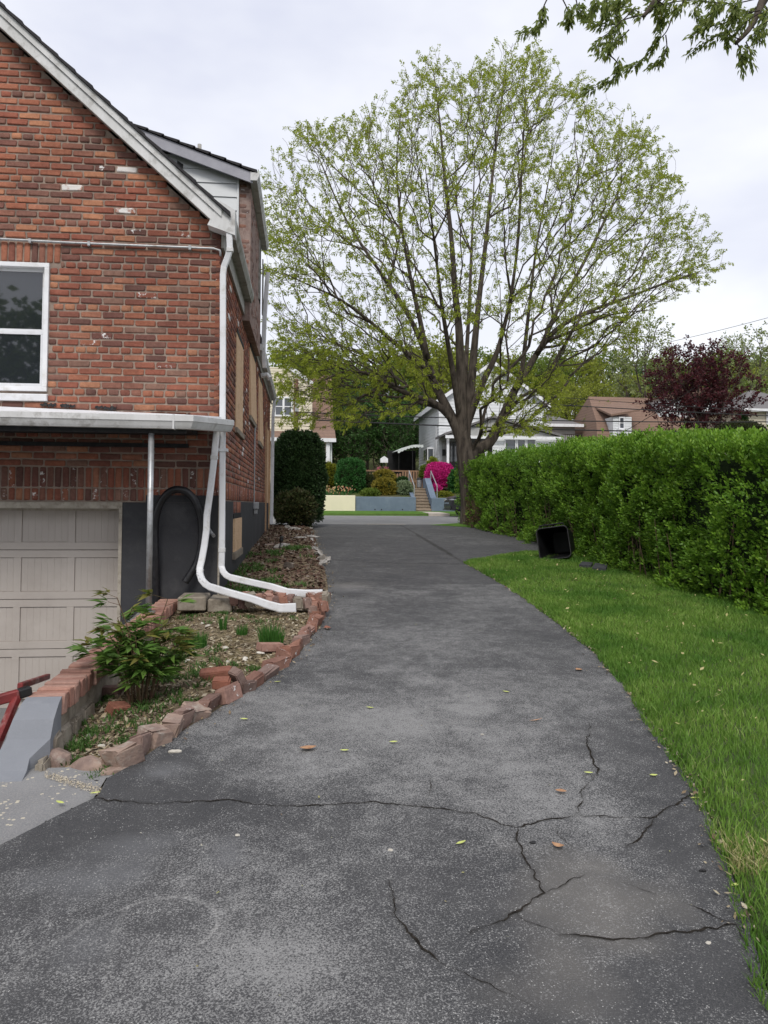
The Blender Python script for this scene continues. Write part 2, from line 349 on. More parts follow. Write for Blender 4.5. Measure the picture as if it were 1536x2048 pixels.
MAT['lawn_far']=M('far_lawn',(.10,.19,.035),1,(.07,.14,.025),3,6,.6,30,.05)
# foliage
MAT['grass']=leafmat('grass_blade',[(.135,.255,.038),(.175,.315,.05),(.215,.355,.064),(.15,.28,.042),(.32,.39,.12)],.35,.6,patch=(1.3,(.095,.21,.03)))
MAT['grasslong']=leafmat('tuft_blade',[(.03,.105,.018),(.05,.145,.025),(.07,.175,.03)],.25,.45)
MAT['hedge']=leafmat('hedge_leaf',[(.075,.17,.02),(.13,.26,.027),(.19,.345,.035),(.105,.225,.025),(.26,.42,.05),(.085,.19,.022)],.3,.42,patch=(1.7,(.11,.23,.026)))
MAT['hedgenewlit']=leafmat('hedge_new_toplit_leaf',[(.16,.31,.03),(.21,.37,.04),(.13,.27,.026),(.27,.42,.055)],.35,.4)  # young leaf green that also paints top light onto the hedge tips
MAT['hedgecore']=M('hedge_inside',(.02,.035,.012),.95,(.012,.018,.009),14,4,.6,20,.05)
MAT['maple']=leafmat('maple_leaf',[(.30,.37,.04),(.37,.43,.05),(.26,.325,.035),(.43,.47,.075),(.22,.29,.033)],.5,.5)
MAT['overhang']=leafmat('overhang_leaf',[(.20,.26,.08),(.26,.32,.08),(.16,.215,.075),(.33,.36,.08)],.55,.5)
MAT['yew']=leafmat('yew_leaf',[(.017,.040,.014),(.027,.058,.018),(.040,.078,.024),(.021,.046,.015)],.15,.5)
MAT['lowbush']=leafmat('low_bush_leaf',[(.035,.055,.018),(.055,.075,.022),(.075,.062,.028),(.03,.045,.016)],.2,.5)
MAT['gold']=leafmat('gold_leaf',[(.20,.165,.02),(.27,.22,.03),(.15,.13,.018),(.32,.27,.04)],.25)
MAT['goldgreen']=leafmat('gold_green_leaf',[(.16,.17,.015),(.22,.23,.02),(.12,.14,.015)],.25)
MAT['boxgreen']=leafmat('clipped_leaf',[(.03,.11,.025),(.045,.15,.032),(.025,.085,.02)],.2)
MAT['darkgreen']=leafmat('dark_shrub_leaf',[(.02,.06,.015),(.03,.085,.02),(.018,.045,.012)],.2)
MAT['silver']=leafmat('variegated_leaf',[(.18,.24,.12),(.30,.36,.22),(.12,.18,.08)],.25)
MAT['azalea']=leafmat('azalea_bloom',[(.55,.02,.20),(.66,.035,.27),(.42,.012,.15),(.72,.06,.32)],.25)
MAT['tulip']=leafmat('tulip_bloom',[(.65,.12,.06),(.8,.75,.5),(.75,.65,.25),(.55,.06,.05),(.8,.72,.55)],.3)
MAT['evergreen']=leafmat('evergreen_leaf',[(.03,.08,.018),(.045,.11,.025),(.065,.14,.03),(.022,.058,.015)],.25)
MAT['springgreen']=leafmat('spring_leaf',[(.24,.285,.035),(.31,.35,.05),(.19,.24,.03),(.36,.38,.07)],.45)
MAT['midgreen']=leafmat('mid_leaf',[(.12,.185,.026),(.165,.235,.034),(.095,.15,.022),(.21,.27,.042)],.4)
MAT['palegreen']=leafmat('pale_leaf',[(.22,.27,.10),(.27,.31,.12),(.18,.23,.075)],.4)
MAT['purple']=leafmat('purple_leaf',[(.055,.013,.018),(.085,.018,.022),(.04,.010,.015),(.12,.026,.028)],.3)
MAT['peony']=leafmat('peony_leaf',[(.075,.155,.03),(.105,.195,.038),(.13,.225,.045),(.08,.165,.035)],.25,.4)
MAT['peonytip']=leafmat('peony_tip_leaf',[(.20,.20,.045),(.17,.15,.045),(.16,.21,.045)],.3,.4)
MAT['weed']=leafmat('weed_leaf',[(.06,.13,.03),(.09,.17,.04),(.05,.11,.025)],.3)
MAT['litter']=leafmat('litter_flake',[(.14,.095,.06),(.27,.21,.13),(.36,.30,.20),(.09,.06,.045),(.46,.41,.31),(.22,.17,.08)],.05,.9)
MAT['mulch']=leafmat('mulch_flake',[(.05,.03,.022),(.10,.055,.038),(.075,.04,.03),(.16,.105,.075),(.22,.19,.16)],.05,.9)
MAT['deadleaf']=leafmat('dead_hedge_leaf',[(.30,.19,.10),(.22,.13,.07),(.36,.25,.14)],.2)
MAT['stem']=M('red_stem',(.12,.06,.04),.7,(.08,.07,.03),20)
MAT['dryleaf']=M('dry_leaf',(.42,.25,.14),.8,(.30,.16,.09),40)
MAT['seed']=M('seed_wing',(.50,.55,.18),.7,(.42,.46,.12),40)
# ================================================================== ground, driveway, street
XW=P(438,800,8.0).x            # plane of the house's side wall
YG=8.0                         # plane of its garage gable
RAMP0,RAMP1=.12,-.58
def ramp_z(y): return np.interp(y,[-40,1.0,3.2,7.6,9],[-1.7,.02,.13,RAMP1,RAMP1])
def far_z(y): return np.interp(y,[36,36.1,39.0,40.1,43.2,43.6,46,50,60,75,110,150,400],[.98,1.1,1.17,1.17,1.17,2.3,2.6,3.0,4.2,6.6,12.5,17,24])
gx=np.concatenate([np.linspace(-260,-20,25),np.linspace(-18,-2,17),[-1.52,-1.44,-1.2,-.95,-.8],np.linspace(-.5,12,26),np.linspace(14,40,14),np.linspace(50,300,22)])
gy=np.concatenate([np.linspace(-60,-2,20),np.linspace(-1,7.5,18),[8.0,8.15],np.linspace(8.6,35.5,30),[36,36.1,37,38,39,40,40.1,40.6,41,42,43.2,43.6],np.linspace(44,60,17),np.linspace(63,160,30),np.linspace(175,500,16)])
GX,GY=np.meshgrid(gx,gy)
GZ=np.where(GY<36,gz(GY)-.06,far_z(GY)-.03)
GZ=np.where((GX<-1.48)&(GY<8.1),ramp_z(GY)-.06,GZ); GZ=np.where((GX<-.9)&(GY>=8.1)&(GY<20),-.75,GZ)
GZ=GZ+np.where((GY>62),(fbm(GX*.03,GY*.03,3)-.5)*5*np.clip((GY-62)/40,0,1),0)+np.where((GY>50)&(GX>14),np.clip((GX-14)/14,0,1)*np.clip((GY-50)/12,0,1)*1.6,0)
o=link('ground',grid_mesh('ground',GX,GY,GZ),None,MAT['terrain']); tag(o,'grassy ground under the yard and wooded slope beyond the houses','ground',kind='structure')
# edges of the driveway, traced as points of the ground
def Gl(pts): return [G(*p) for p in pts]
LE=[(v.y,v.x) for v in Gl([(195,1592),(212,1556),(262,1530),(330,1484),(420,1428),(520,1372),(592,1312),(642,1250),(658,1200),(652,1150),(640,1105),(630,1075),(626,1050)])]
ap0=G(0,1690); ap1=G(195,1592)
sl=(ap1.x-ap0.x)/(ap1.y-ap0.y)
LE=[(-6,ap0.x+sl*(-6-ap0.y)),(ap0.y,ap0.x)]+LE+[(24,LE[-1][1]-.1)]
RE_px=[(1532,1985),(1512,1900),(1484,1800),(1443,1690),(1402,1595),(1332,1490),(1262,1385),(1180,1292),(1060,1203),(990,1158),(930,1126)]
RE=[(v.y,v.x) for v in Gl(RE_px)]
HB_px=[(1536,1235),(1440,1212),(1355,1188),(1260,1151),(1180,1122),(1074,1087),(1037,1077),(952,1057),(922,1051)]   # foot of the hedge
HB=Gl(HB_px)
HBy=[v.y for v in HB]; HBx=[v.x for v in HB]
corner=G(1078,1103)
k=(RE[1][1]-RE[0][1])/(RE[1][0]-RE[0][0])
RE=[(-6,RE[0][1]+.1*(-6-RE[0][0]))]+RE+[(corner.y,corner.x),(corner.y+.5,np.interp(corner.y+.5,HBy,HBx)+.15),(HB[-2].y,HB[-2].x+.1),(HB[-1].y,HB[-1].x-.1),(24,HB[-1].x+.2)]
CI=[i for i,p in enumerate(RE) if p[0]==corner.y][0]
def xl(y): return np.interp(y,[p[0] for p in LE],[p[1] for p in LE])
def xr(y): return np.interp(y,[p[0] for p in RE],[p[1] for p in RE])
ys=np.concatenate([np.linspace(-5,1.5,30),np.geomspace(1.55,23.2,690)]); us=np.linspace(0,1,400)
DY=np.repeat(ys[:,None],len(us),1); XL_=xl(ys)+.02*(fbm(ys*6,ys*0,5)-.5); XR_=xr(ys)+.05*(fbm(ys*4,ys*0,9)-.5)
DX=XL_[:,None]+(XR_-XL_)[:,None]*us[None,:]
def z7(pts,ox=0,oy=1400,s=1.92): return [(v.x,v.y) for v in Gl([(ox+a/s,oy+b/s) for a,b in pts])]
def z8(pts): return z7(pts,736)
cr=[z7([(350,375),(500,390),(620,398),(760,395),(900,390),(1040,410),(1200,408),(1400,395),(1536,398)]),
    z8([(0,395),(150,400),(270,420),(420,440),(500,470),(575,492),(640,480),(720,455),(800,438)]),
    z8([(800,438),(900,445),(1000,452),(1085,462),(1110,458),(1160,410),(1250,350)]),
    z8([(800,438),(815,370),(835,330),(885,280),(870,220),(850,165),(855,90)]),
    z8([(575,492),(575,540),(600,630),(650,690),(695,745),(560,815),(450,860),(380,890)]),
    z8([(740,903),(850,910),(960,915),(1150,903),(1350,880),(1400,868),(1450,935)]),
    z8([(70,690),(100,830),(160,905),(230,970),(300,1010)]),
    z8([(1110,458),(1040,520),(985,560)])]
fine=[z8([(560,815),(620,855),(740,903)]),z8([(300,1010),(400,1060),(520,1110),(640,1170)]),z8([(215,410),(235,340),(238,290)]),z8([(980,710),(1100,750)]),z8([(1160,415),(1280,430)]),z8([(720,480),(735,520),(790,570)]),
      z8([(695,745),(770,710),(830,680)]),z8([(1200,780),(1330,850),(1400,868)])]
far_cr=[[(v.x,v.y) for v in Gl(q)] for q in ([(832,1070),(880,1098),(932,1127)],[(640,1118),(760,1126),(930,1128)],[(800,1050),(840,1072),(905,1110)])]
jx=(fbm(DX*30,DY*30,21)-.5)*.030+(fbm(DX*6,DY*6,23)-.5)*.05; jy=(fbm(DX*30,DY*30,31)-.5)*.030+(fbm(DX*6,DY*6,33)-.5)*.05
near=DY<6
crack=np.zeros_like(DX)
for lst,wd,st in ((cr,.0062,1.0),(fine,.0036,.7)):
    for pl in lst:
        d=seg_dist(DX[30:440]+jx[30:440],DY[30:440]+jy[30:440],pl)
        wv=wd*(.45+1.1*fbm(DX[30:440]*3,DY[30:440]*3,41))
        crack[30:440]=np.maximum(crack[30:440],.5*st*np.clip(1-d/(wv*3.2),0,1)*np.clip(2.2*fbm(DX[30:440]*22,DY[30:440]*22,43)-.5,0,1))
for pl in far_cr: crack=np.maximum(crack,.8*np.clip(1.5-seg_dist(DX+jx,DY+jy,pl)/.022,0,1)*(DY>7))
chalk=np.zeros_like(DX)
for pl,st in ((z7([(470,800),(530,775),(600,760),(660,755),(720,760),(800,790),(830,840),(820,890),(770,940)]),1.0),(z7([(180,950),(330,850),(470,800)]),.45),(z7([(960,650),(910,770),(860,870),(820,970)]),.4),(z7([(475,795),(440,880),(410,1000),(405,1140)]),.4),(z7([(20,1090),(90,1000),(180,950)]),.35),(z7([(955,700),(950,860),(940,1000)]),.25)):
    d=seg_dist(DX+jx*.8,DY+jy*.8,pl); chalk=np.maximum(chalk,st*np.clip(1.2-d/.009,0,1)*np.clip(1.5*fbm(DX*8,DY*8,51),.25,.9))
def blob(px,py,rx,ry,rot=0):
    c=G(px,py); ex=rx*c.y/FPX; a=G(px,py-ry); b=G(px,py+ry); ey=abs(a.y-b.y)/2
    dx=DX-c.x; dy=DY-c.y; dx,dy=dx*math.cos(rot)+dy*math.sin(rot),-dx*math.sin(rot)+dy*math.cos(rot)
    r=np.hypot(dx/ex,dy/ey)+(fbm(DX*5,DY*5,61)-.5)*1.3
    return np.clip(1.15-r,0,1)**.8
smoke=np.maximum.reduce([blob(200,1760,110,45,.5),blob(130,1750,90,30,.5)*.8,blob(455,1705,45,45),blob(280,1690,120,30,.4)*.7,blob(690,1178,45,9)*.9,blob(330,1535,60,22)*.6,blob(170,1880,60,50)*.5,blob(320,1545,30,8),blob(325,1925-0,90,40)*.0])
dust=np.maximum.reduce([blob(1180,1800,190,110)*.8,blob(1130,1930,120,100)*.6,blob(1080,1980,160,70)*.4,blob(700,1172,50,10)*.6])
brown=blob(1200,1735,70,32)*.8
wear=np.clip(.30+1.2*(fbm(DX*.9,DY*.9,71)-.42)+.45*blob(700,1450,330,130)+.12*blob(500,1950,400,150)+.25*blob(1000,1400,200,80)+.1*blob(250,1950,300,130)-.5*blob(330,1620,260,60)-.25*blob(150,1700,150,60)-.35*blob(800,1100,200,40)-.35*blob(1380,1700,90,120)-.3*blob(1250,1500,150,60),0,1)
wear=np.where(DY>9.5,wear*.45,wear)
DZ=gz(DY)+.02*(fbm(DX*.8,DY*.8,81)-.5)-crack**2*.008*(DY<7)
o=link('driveway',grid_mesh('driveway',DX,DY,DZ,attrs={'crack':np.clip(crack,0,1),'chalk':np.clip(chalk,0,1),'dust':np.clip(np.maximum(dust,brown),0,1),'smoke':np.clip(smoke*(.35+.8*fbm(DX*9,DY*3,91)),0,1),'wear':wear}),None,MAT['asphalt'])
drive_o=o; tag(o,'long dark asphalt driveway with branching cracks and worn pale aggregate','driveway',kind='structure')
def crack_strip(pl,wd,seed):
    rg=np.random.default_rng(seed); P_=np.array(pl); L_=np.r_[0,np.cumsum(np.linalg.norm(np.diff(P_,axis=0),axis=1))]; n=max(6,int(L_[-1]/.014)); t_=np.linspace(0,L_[-1],n); x=np.interp(t_,L_,P_[:,0]); y=np.interp(t_,L_,P_[:,1])
    x=x-((fbm(x*30,y*30,21)-.5)*.030+(fbm(x*6,y*6,23)-.5)*.05); y=y-((fbm(x*30,y*30,31)-.5)*.030+(fbm(x*6,y*6,33)-.5)*.05)
    x+=rg.normal(0,.0016,n); y+=rg.normal(0,.0016,n); tx=np.gradient(x); ty=np.gradient(y); q=np.hypot(tx,ty)+1e-9; nx,ny=-ty/q,tx/q
    w_=wd*np.clip(2.1*fbm(t_*9,t_*0+seed,3)-.35,.12,1.3)*np.clip(np.minimum(t_,L_[-1]-t_)/.08,.15,1)*rg.uniform(.7,1.3,n); z=gz(y)+.02*(fbm(x*.8,y*.8,81)-.5)+.0025
    V=np.stack([np.stack([x+nx*w_,y+ny*w_,z],1),np.stack([x-nx*w_*.8,y-ny*w_*.8,z],1)],1).reshape(-1,3); i=np.arange(n-1)*2; F=np.stack([i,i+1,i+3,i+2],1); me=np_mesh('crack',V,F); link('crack',me,drive_o,MAT['crackdirt'])
for q,pl in enumerate(cr): crack_strip(pl,.0046,300+q)
for q,pl in enumerate(fine): crack_strip(pl,.0026,330+q)
# apron in front of the garage and the ramp down to it
ax=np.linspace(-9,-.7,120); ay=np.concatenate([np.linspace(-5,2,14),np.linspace(2.1,4.6,90),np.linspace(4.7,8.25,24)]); AX,AY=np.meshgrid(ax,ay)
AZ=np.where(AX>-1.5,gz(AY)-.012,ramp_z(AY)*np.clip((-1.62-AX)/.6,0,1)+(gz(AY)-.012)*(1-np.clip((-1.62-AX)/.6,0,1)))
keep=(AX<np.maximum(xl(AY),-1.3)+.05)&((AY<3.95)|(AX<-1.5))
o=link('garage_apron',grid_mesh('garage_apron',AX,AY,AZ,keep,{'flake':np.clip(.5-(np.hypot(AX+1.5,AY-3.2)-.5),0,1)}),None,MAT['apron']); tag(o,'pale speckled concrete apron sloping down to the garage door','apron',kind='structure')
# street, far kerb lawn, walk
sx=np.linspace(-90,110,80); sy=np.concatenate([[23.15,23.5],np.linspace(24,36,14)]); SX,SY=np.meshgrid(sx,sy)
SY2=SY.copy(); SY2[0]=23.15; o=link('street',grid_mesh('street',SX,SY2,gz(SY2)-.004+.0*SX),None,MAT['street']); tag(o,'grey asphalt street crossing at the end of the driveway','street',kind='structure')
mb=MB(); e0=G(700,1050); 
gu=MB().add([(a,23.2+dy,float(gz(23.2+dy))+.004) for a in (P(735,1050,23.2).x,P(812,1050,23.2).x) for dy in (0,.22)],[(0,2,3,1)]); o=gu.build('gutter_strip',MAT['walk']); tag(o,'pale worn gutter strip between driveway and street','gutter strip',kind='structure')
vx=np.linspace(-60,90,240); vy=np.linspace(36,40.1,26); VX,VY=np.meshgrid(vx,vy)
VZ=np.interp(VY,[36,36.06,36.3,39,40.1],[1.0,1.08,1.1,1.18,1.19])
o=link('verge',grid_mesh('verge',VX,VY,VZ),None,MAT['lawn_far']); tag(o,'bright green lawn strip between street and painted retaining walls','verge',kind='structure')
# ------------------------------------------------------------------ near lawn on the right
ly=np.concatenate([np.linspace(-4,.95,20),np.geomspace(1.0,13.2,220)]); lu=np.linspace(0,1,60); LY=np.repeat(ly[:,None],60,1); hx=np.interp(ly,HBy,HBx,left=None); 
khb=(HBx[0]-HBx[1])/(HBy[0]-HBy[1]); hx=np.where(ly<HBy[0],HBx[0]+khb*(ly-HBy[0]),hx)+1.6
LX=xr(ly)[:,None]+.01+(np.maximum(hx,xr(ly)+.3)-xr(ly))[:,None]*lu[None,:]
keep=~((LY>corner.y-.1)&(LX<np.interp(LY,[RE[CI-1][0],corner.y],[RE[CI-1][1],corner.x])))
LZ=gz(LY)+np.clip((LX-xr(LY))*.5,0,.035)-.008+.03*(fbm(LX*1.5,LY*1.5,101)-.5)
o=link('lawn',grid_mesh('lawn',LX,LY,LZ,keep),None,MAT['lawnsoil']); tag(o,'mown green lawn between driveway and hedge','lawn',kind='structure')
def blades(pts,h,wd,lean=.5,seed=0,h_var=.5):
    rg=np.random.default_rng(seed); n=len(pts); a=rg.uniform(0,2*np.pi,n); d=np.stack([np.cos(a),np.sin(a),np.zeros(n)],1); b=rg.uniform(0,2*np.pi,n)
    s=np.stack([np.cos(b),np.sin(b),np.zeros(n)],1); hh=h*(1-h_var/2+h_var*rg.random(n)); ww=wd*(.7+.6*rg.random(n)); le=lean*rg.random(n)*hh
    up=np.array([0,0,1.0])
    v0=pts-s*ww[:,None]; v1=pts+s*ww[:,None]; m=pts+up*(hh*.55)[:,None]+d*(le*.35)[:,None]; v2=m+s*(ww*.8)[:,None]; v3=m-s*(ww*.8)[:,None]; tp=pts+up*(hh*.95)[:,None]+d*le[:,None]
    V=np.stack([v0,v1,v2,v3,tp],1).reshape(-1,3); i=np.arange(n)*5
    F=np.concatenate([np.stack([i,i+1,i+2],1),np.stack([i,i+2,i+3],1),np.stack([i+3,i+2,i+4],1)]); return V,F
def lawn_pts(n,y0,y1,seed):
    rg=np.random.default_rng(seed); y=rg.uniform(y0,y1,n*3); hxx=np.where(y<HBy[0],HBx[0]+khb*(y-HBy[0]),np.interp(y,HBy,HBx))+.35
    x=xr(y)-.02-.05*(fbm(y*9,y*0,3)-.3)+rg.random(n*3)**1.2*(np.minimum(hxx,xr(y)+4)-xr(y))
    ok=(x<hxx)&~((y>corner.y-.1)&(x<np.interp(y,[RE[CI-1][0],corner.y],[RE[CI-1][1],corner.x])))
    wgt=np.clip((np.minimum(hxx,xr(y)+4)-xr(y))/3,0,1); ok&=rg.random(n*3)<wgt; ok&=y<corner.y+.25
    x=x[ok][:n]; y=y[ok][:n]; z=gz(y)+np.clip((x-xr(y))*.5,0,.035)-.012+.03*(fbm(x*1.5,y*1.5,101)-.5); return np.stack([x,y,z],1)
pn=np.concatenate([lawn_pts(14000,-.3,2.0,4),lawn_pts(52000,2.0,5.2,1),lawn_pts(42000,5.2,8.5,2),lawn_pts(30000,8.5,13.2,3)])
hgt=.055+.03*fbm(pn[:,0]*2.2,pn[:,1]*2.2,7)+np.where(seg_dist(pn[:,0],pn[:,1],[(b,a) for a,b in RE])<.07,.01,0)
V,F=blades(pn,hgt*.68,np.interp(pn[:,1],[2,6,13],[.0022,.0034,.005]),.9,5)
o=link('grass_blades',np_mesh('grass_blades',V,F),None,MAT['grass']); tag(o,'mown bright green grass growing beside the driveway','grass',kind='stuff')
# ------------------------------------------------------------------ planting bed
by=np.linspace(3.5,20.6,520); bu=np.linspace(0,1,70); BY=np.repeat(by[:,None],70,1)
bl=np.where(by<8.0,-1.31,XW-.03); bl=np.where(by<4.1,np.interp(by,[3.5,4.1],[-1.24,-1.31]),bl); br=xl(by)+.015
BX=bl[:,None]+(br-bl)[:,None]*bu[None,:]
def bed_z(x,y):
    e=np.clip((xl(y)-x)/.25,0,1)
    return gz(y)-.01+e*.045*np.clip((y-3.4)/1.5,0,1)+.09*(fbm(np.asarray(x)*2.2,np.asarray(y)*2.2,111)-.5)*e-.07*np.clip(1-(np.asarray(x)+1.3)/.5,0,1)*np.clip((7.8-np.asarray(y))/1,0,1)+.05*np.clip((np.asarray(y)-7.9)/.3,0,1)*e
moss=np.clip(1.3*(fbm(BX*1.6,BY*1.6,121)-.36),0,1)*np.clip((8.2-BY)/1,0,1)*np.clip((BY-4.6)/1,0,1)*1.3
o=link('planting_bed',grid_mesh('planting_bed',BX,BY,bed_z(BX,BY)+.014*(fbm(BX*25,BY*25,131)-.5),attrs={'moss':np.clip(moss,0,1)}),None,MAT['soil']); tag(o,'bare mossy planting bed between the house and the driveway','bed',kind='structure')
def bed_pts(n,y0,y1,seed,marg=.06):
    rg=np.random.default_rng(seed); y=rg.uniform(y0,y1,n); l=np.where(y<8,-1.27,XW+.02); r=xl(y)-marg; x=l+(r-l)*rg.random(n); return np.stack([x,y,bed_z(x,y)],1)
def flakes(pts,size,seed,flatness=.35,asp=.5):
    rg=np.random.default_rng(seed); n=len(pts); a=rg.uniform(0,2*np.pi,n); tl=rg.normal(0,flatness,n); rl=rg.normal(0,flatness,n); s=size*(.4+1.2*rg.random(n)**2)
    u=np.stack([np.cos(a),np.sin(a),np.sin(tl)],1); v=np.stack([-np.sin(a),np.cos(a),np.sin(rl)],1)
    U=u*s[:,None]; W=v*(s*asp)[:,None]; c=pts+np.array([0,0,1])*(s*.35)[:,None]
    V=np.stack([c-U,c-W+U*.1,c+U,c+W-U*.1],1).reshape(-1,3); i=np.arange(n)*4; return V,np.stack([i,i+1,i+2,i+3],1)
V,F=flakes(bed_pts(11000,3.75,8.0,1),.015,2); o=link('leaf_litter',np_mesh('leaf_litter',V,F),None,MAT['litter']); tag(o,'dry leaf litter and bark scattered over the near bed','leaf litter',kind='stuff')
V,F=flakes(bed_pts(9500,8.0,20.4,3,.02),.03,4); o=link('mulch',np_mesh('mulch',V,F),None,MAT['mulch']); tag(o,'brown bark mulch along the foot of the house','mulch',kind='stuff')
def weeds(pts,size,n_per,seed):
    rg=np.random.default_rng(seed); p=np.repeat(pts,n_per,0)+np.stack([rg.normal(0,size*.8,len(pts)*n_per),rg.normal(0,size*.8,len(pts)*n_per),np.zeros(len(pts)*n_per)],1)
    return blades(p,size,size*.13,1.6,seed)
wp=np.concatenate([bed_pts(170,3.8,6.0,21),bed_pts(60,6,8,22)]); wp=wp[fbm(wp[:,0]*2.5,wp[:,1]*2.5,141)>.47]
V,F=weeds(wp,.035,16,23); o=link('low_weeds',np_mesh('low_weeds',V,F),None,MAT['weed']); tag(o,'small green weeds sprouting in the near bed','weeds',kind='stuff')
wp=bed_pts(300,8.4,13.5,24,.2); wp=wp[fbm(wp[:,0]*2.2,wp[:,1]*1.3,151)>.53]
V,F=weeds(wp,.06,14,25); o=link('bed_grass',np_mesh('bed_grass',V,F),None,MAT['weed']); tag(o,'tufty weeds and grass in the bed beside the house wall','weeds',kind='stuff')
# ================================================================== the brick house
house=thing('brick_house','weathered red brick house with garage gable, white rake boards and boarded side windows','house',(XW-.2,YG+.2,.4))
def Z(px,py,Y): return P(px,py,Y).z
ZF=Z(330,1003,YG)            # top of the charcoal foundation on the gable
ZFs=Z(448,1000,8.4)          # and on the side wall
RAKE0=Z(437,466,YG); slope=(Z(0,62,YG)-RAKE0)/(XW-P(0,62,YG).x); XR_=-4.9; YB=20.0
def rake_z(x): return RAKE0+slope*(XW-np.maximum(x,2*XR_-np.asarray(x))) if False else RAKE0+slope*(XW-(XR_+np.abs(np.asarray(x)-XR_)))
XL=2*XR_-XW
DJ=P(243,1100,8.0).x         # right jamb of the garage opening
WX1=P(97,640,8).x; WX0=WX1-.92; WZ1=Z(97,527,8); WZ0=Z(92,783,8)
ZE=Z(445,470,7.9)
# walls behind the bricks (mortar), foundation
mb=MB()
ridge=float(rake_z(XR_))
mb.add([(XW-.012,YG+.012,ZF),(XL,YG+.012,ZF),(XL,YG+.012,RAKE0),(XR_,YG+.012,ridge),(XW-.012,YG+.012,RAKE0)],[(0,1,2,3,4)])
wall_g=MB()
def wallrects(x0,x1,z0,z1,holes):
    xs=sorted({x0,x1,*[h[0] for h in holes],*[h[1] for h in holes]}); zs=sorted({z0,z1,*[h[2] for h in holes],*[h[3] for h in holes]})
    for a,b in zip(xs[:-1],xs[1:]):
        for c,d in zip(zs[:-1],zs[1:]):
            if not any(h[0]<=a and b<=h[1] and h[2]<=c and d<=h[3] for h in holes): yield a,b,c,d
for a,b,c,d in wallrects(XL,XW-.012,ZF-.01,RAKE0-.3,[(WX0,WX1,WZ0,WZ1)]): wall_g.box(a,b,YG+.012,YG+.25,c,d)
wall_g.prism([(XL,RAKE0-.3),(XW-.012,RAKE0-.3),(XW-.012,RAKE0),(XR_,ridge),(XL,RAKE0)],'y',YG+.012,YG+.25)
wall_g.build('gable_wall',MAT['mortar'],house)
PLY=[(470,484,665,699,854,869),(497,509,683,730,831,848),(515.5,523,752,772,880,892)]
def Ys(px): return YSIDE(px)
def YSIDE(px,X=None):
    X=XW if X is None else X
    lo,hi=6,40
    for _ in range(50):
        m=(lo+hi)/2
        if P(px,900,m).x<X: hi=m
        else: lo=m
    return (lo+hi)/2
plyr=[]
for (x0,x1,t0,t1,b0,b1) in PLY:
    y0,y1=YSIDE(x0),YSIDE(x1); plyr.append((y0,y1,(Z(x0,b0,y0)+Z(x1,b1,y1))/2,(Z(x0,t0,y0)+Z(x1,t1,y1))/2))
plyr[1]=(*plyr[1][:3],min(plyr[1][3],4.0)); d0,d1=YSIDE(530.5),YSIDE(537); plyr.append((d0,d1,float(gz(18))+.05,Z(531,849,d0)))
DORM=(10.8,13.4); XD=XW+.10; ZD=Z(472,352,10.8)
side=MB(); holes=[(a,b,c,d) for a,b,c,d in plyr]
for a,b,c,d in wallrects(YG+.251,YB,ZFs-.01,RAKE0,holes): side.box(XW-.25,XW-.012,a,b,c,d)
side.build('side_wall',MAT['mortar'],house)
MB().box(XL,XL+.2,YG+.25,YB,-.7,RAKE0).box(XL,XW-.02,YB-.2,YB,-.7,RAKE0).build('rear_wall',MAT['mortar'],house)
dw=MB().box(XD-.17,XD,DORM[0],DORM[1],4.06,ZD); dw.build('dormer_wall',MAT['stucco'],house)
# foundation
fo=MB().box(DJ,XW+.012,YG-.012,YG+.24,-.7,ZF-.012); fo.box(XW-.26,XW+.012,YG+.24,YB-.01,-.7,ZFs-.012)
vy0,vy1=YSIDE(466),YSIDE(480.5); fo.build('foundation',MAT['charcoal'],house)
ghd=P(300,993,8)
MB().box(P(292,1000,8).x,XW+.0125,YG-.0125,YG+.1,ZF-.011,Z(360,993,8)+.012).build('foundation_step',MAT['charcoal'],house)
# ---- bricks
OCT=lambda l,h,c:[(-l/2+c,-h/2),(l/2-c,-h/2),(l/2,-h/2+c),(l/2,h/2-c),(l/2-c,h/2),(-l/2+c,h/2),(-l/2,h/2-c),(-l/2,-h/2+c)]
OF=[tuple(range(8,16))]+[(k,(k+1)%8,8+(k+1)%8,8+k) for k in range(8)]+[(k,16+k,16+(k+1)%8,(k+1)%8) for k in range(8)]
def brick_shape(l,h,dep,seed,ch=.006):
    rg=np.random.default_rng(seed); c=.008
    V=[(x+rg.normal(0,.0022),.006,z+rg.normal(0,.0018)) for x,z in OCT(l,h,c)]+[(x+rg.normal(0,.002),rg.normal(0,.0012),z+rg.normal(0,.0015)) for x,z in OCT(l-2*ch,h-2*ch,c*.8)]+[(x,dep,z) for x,z in OCT(l,h,c)]
    return V,OF
BL,BH,JT=.199,.0558,.0160; CP=BH+JT; SP=BL+JT
rows=[]   # (x0,x1,z0,z1)
rg=random.Random(3)
def blocked(x0,x1,z0,z1,hs): return any(x1>h[0]+.004 and x0<h[1]-.004 and z1>h[2]+.004 and z0<h[3]-.004 for h in hs)
def clip_row(x0,x1,z0,z1,hs):
    segs=[(x0,x1)]
    for h in hs:
        if z1>h[2]+.01 and z0<h[3]-.01:
            ns=[]
            for a,b in segs:
                if b<=h[0] or a>=h[1]: ns.append((a,b))
                else:
                    if a<h[0]: ns.append((a,h[0]-JT*.4))
                    if b>h[1]: ns.append((h[1]+JT*.4,b))
            segs=ns
    return [(a,b) for a,b in segs if b-a>.03]
LZ0,LZ1=WZ1+.012,Z(60,485,8)
ghol=[(WX0-.0,WX1+.0,WZ0-.06,WZ1+.012),(WX0-.1,WX1+.1,WZ1+.0,LZ1)]
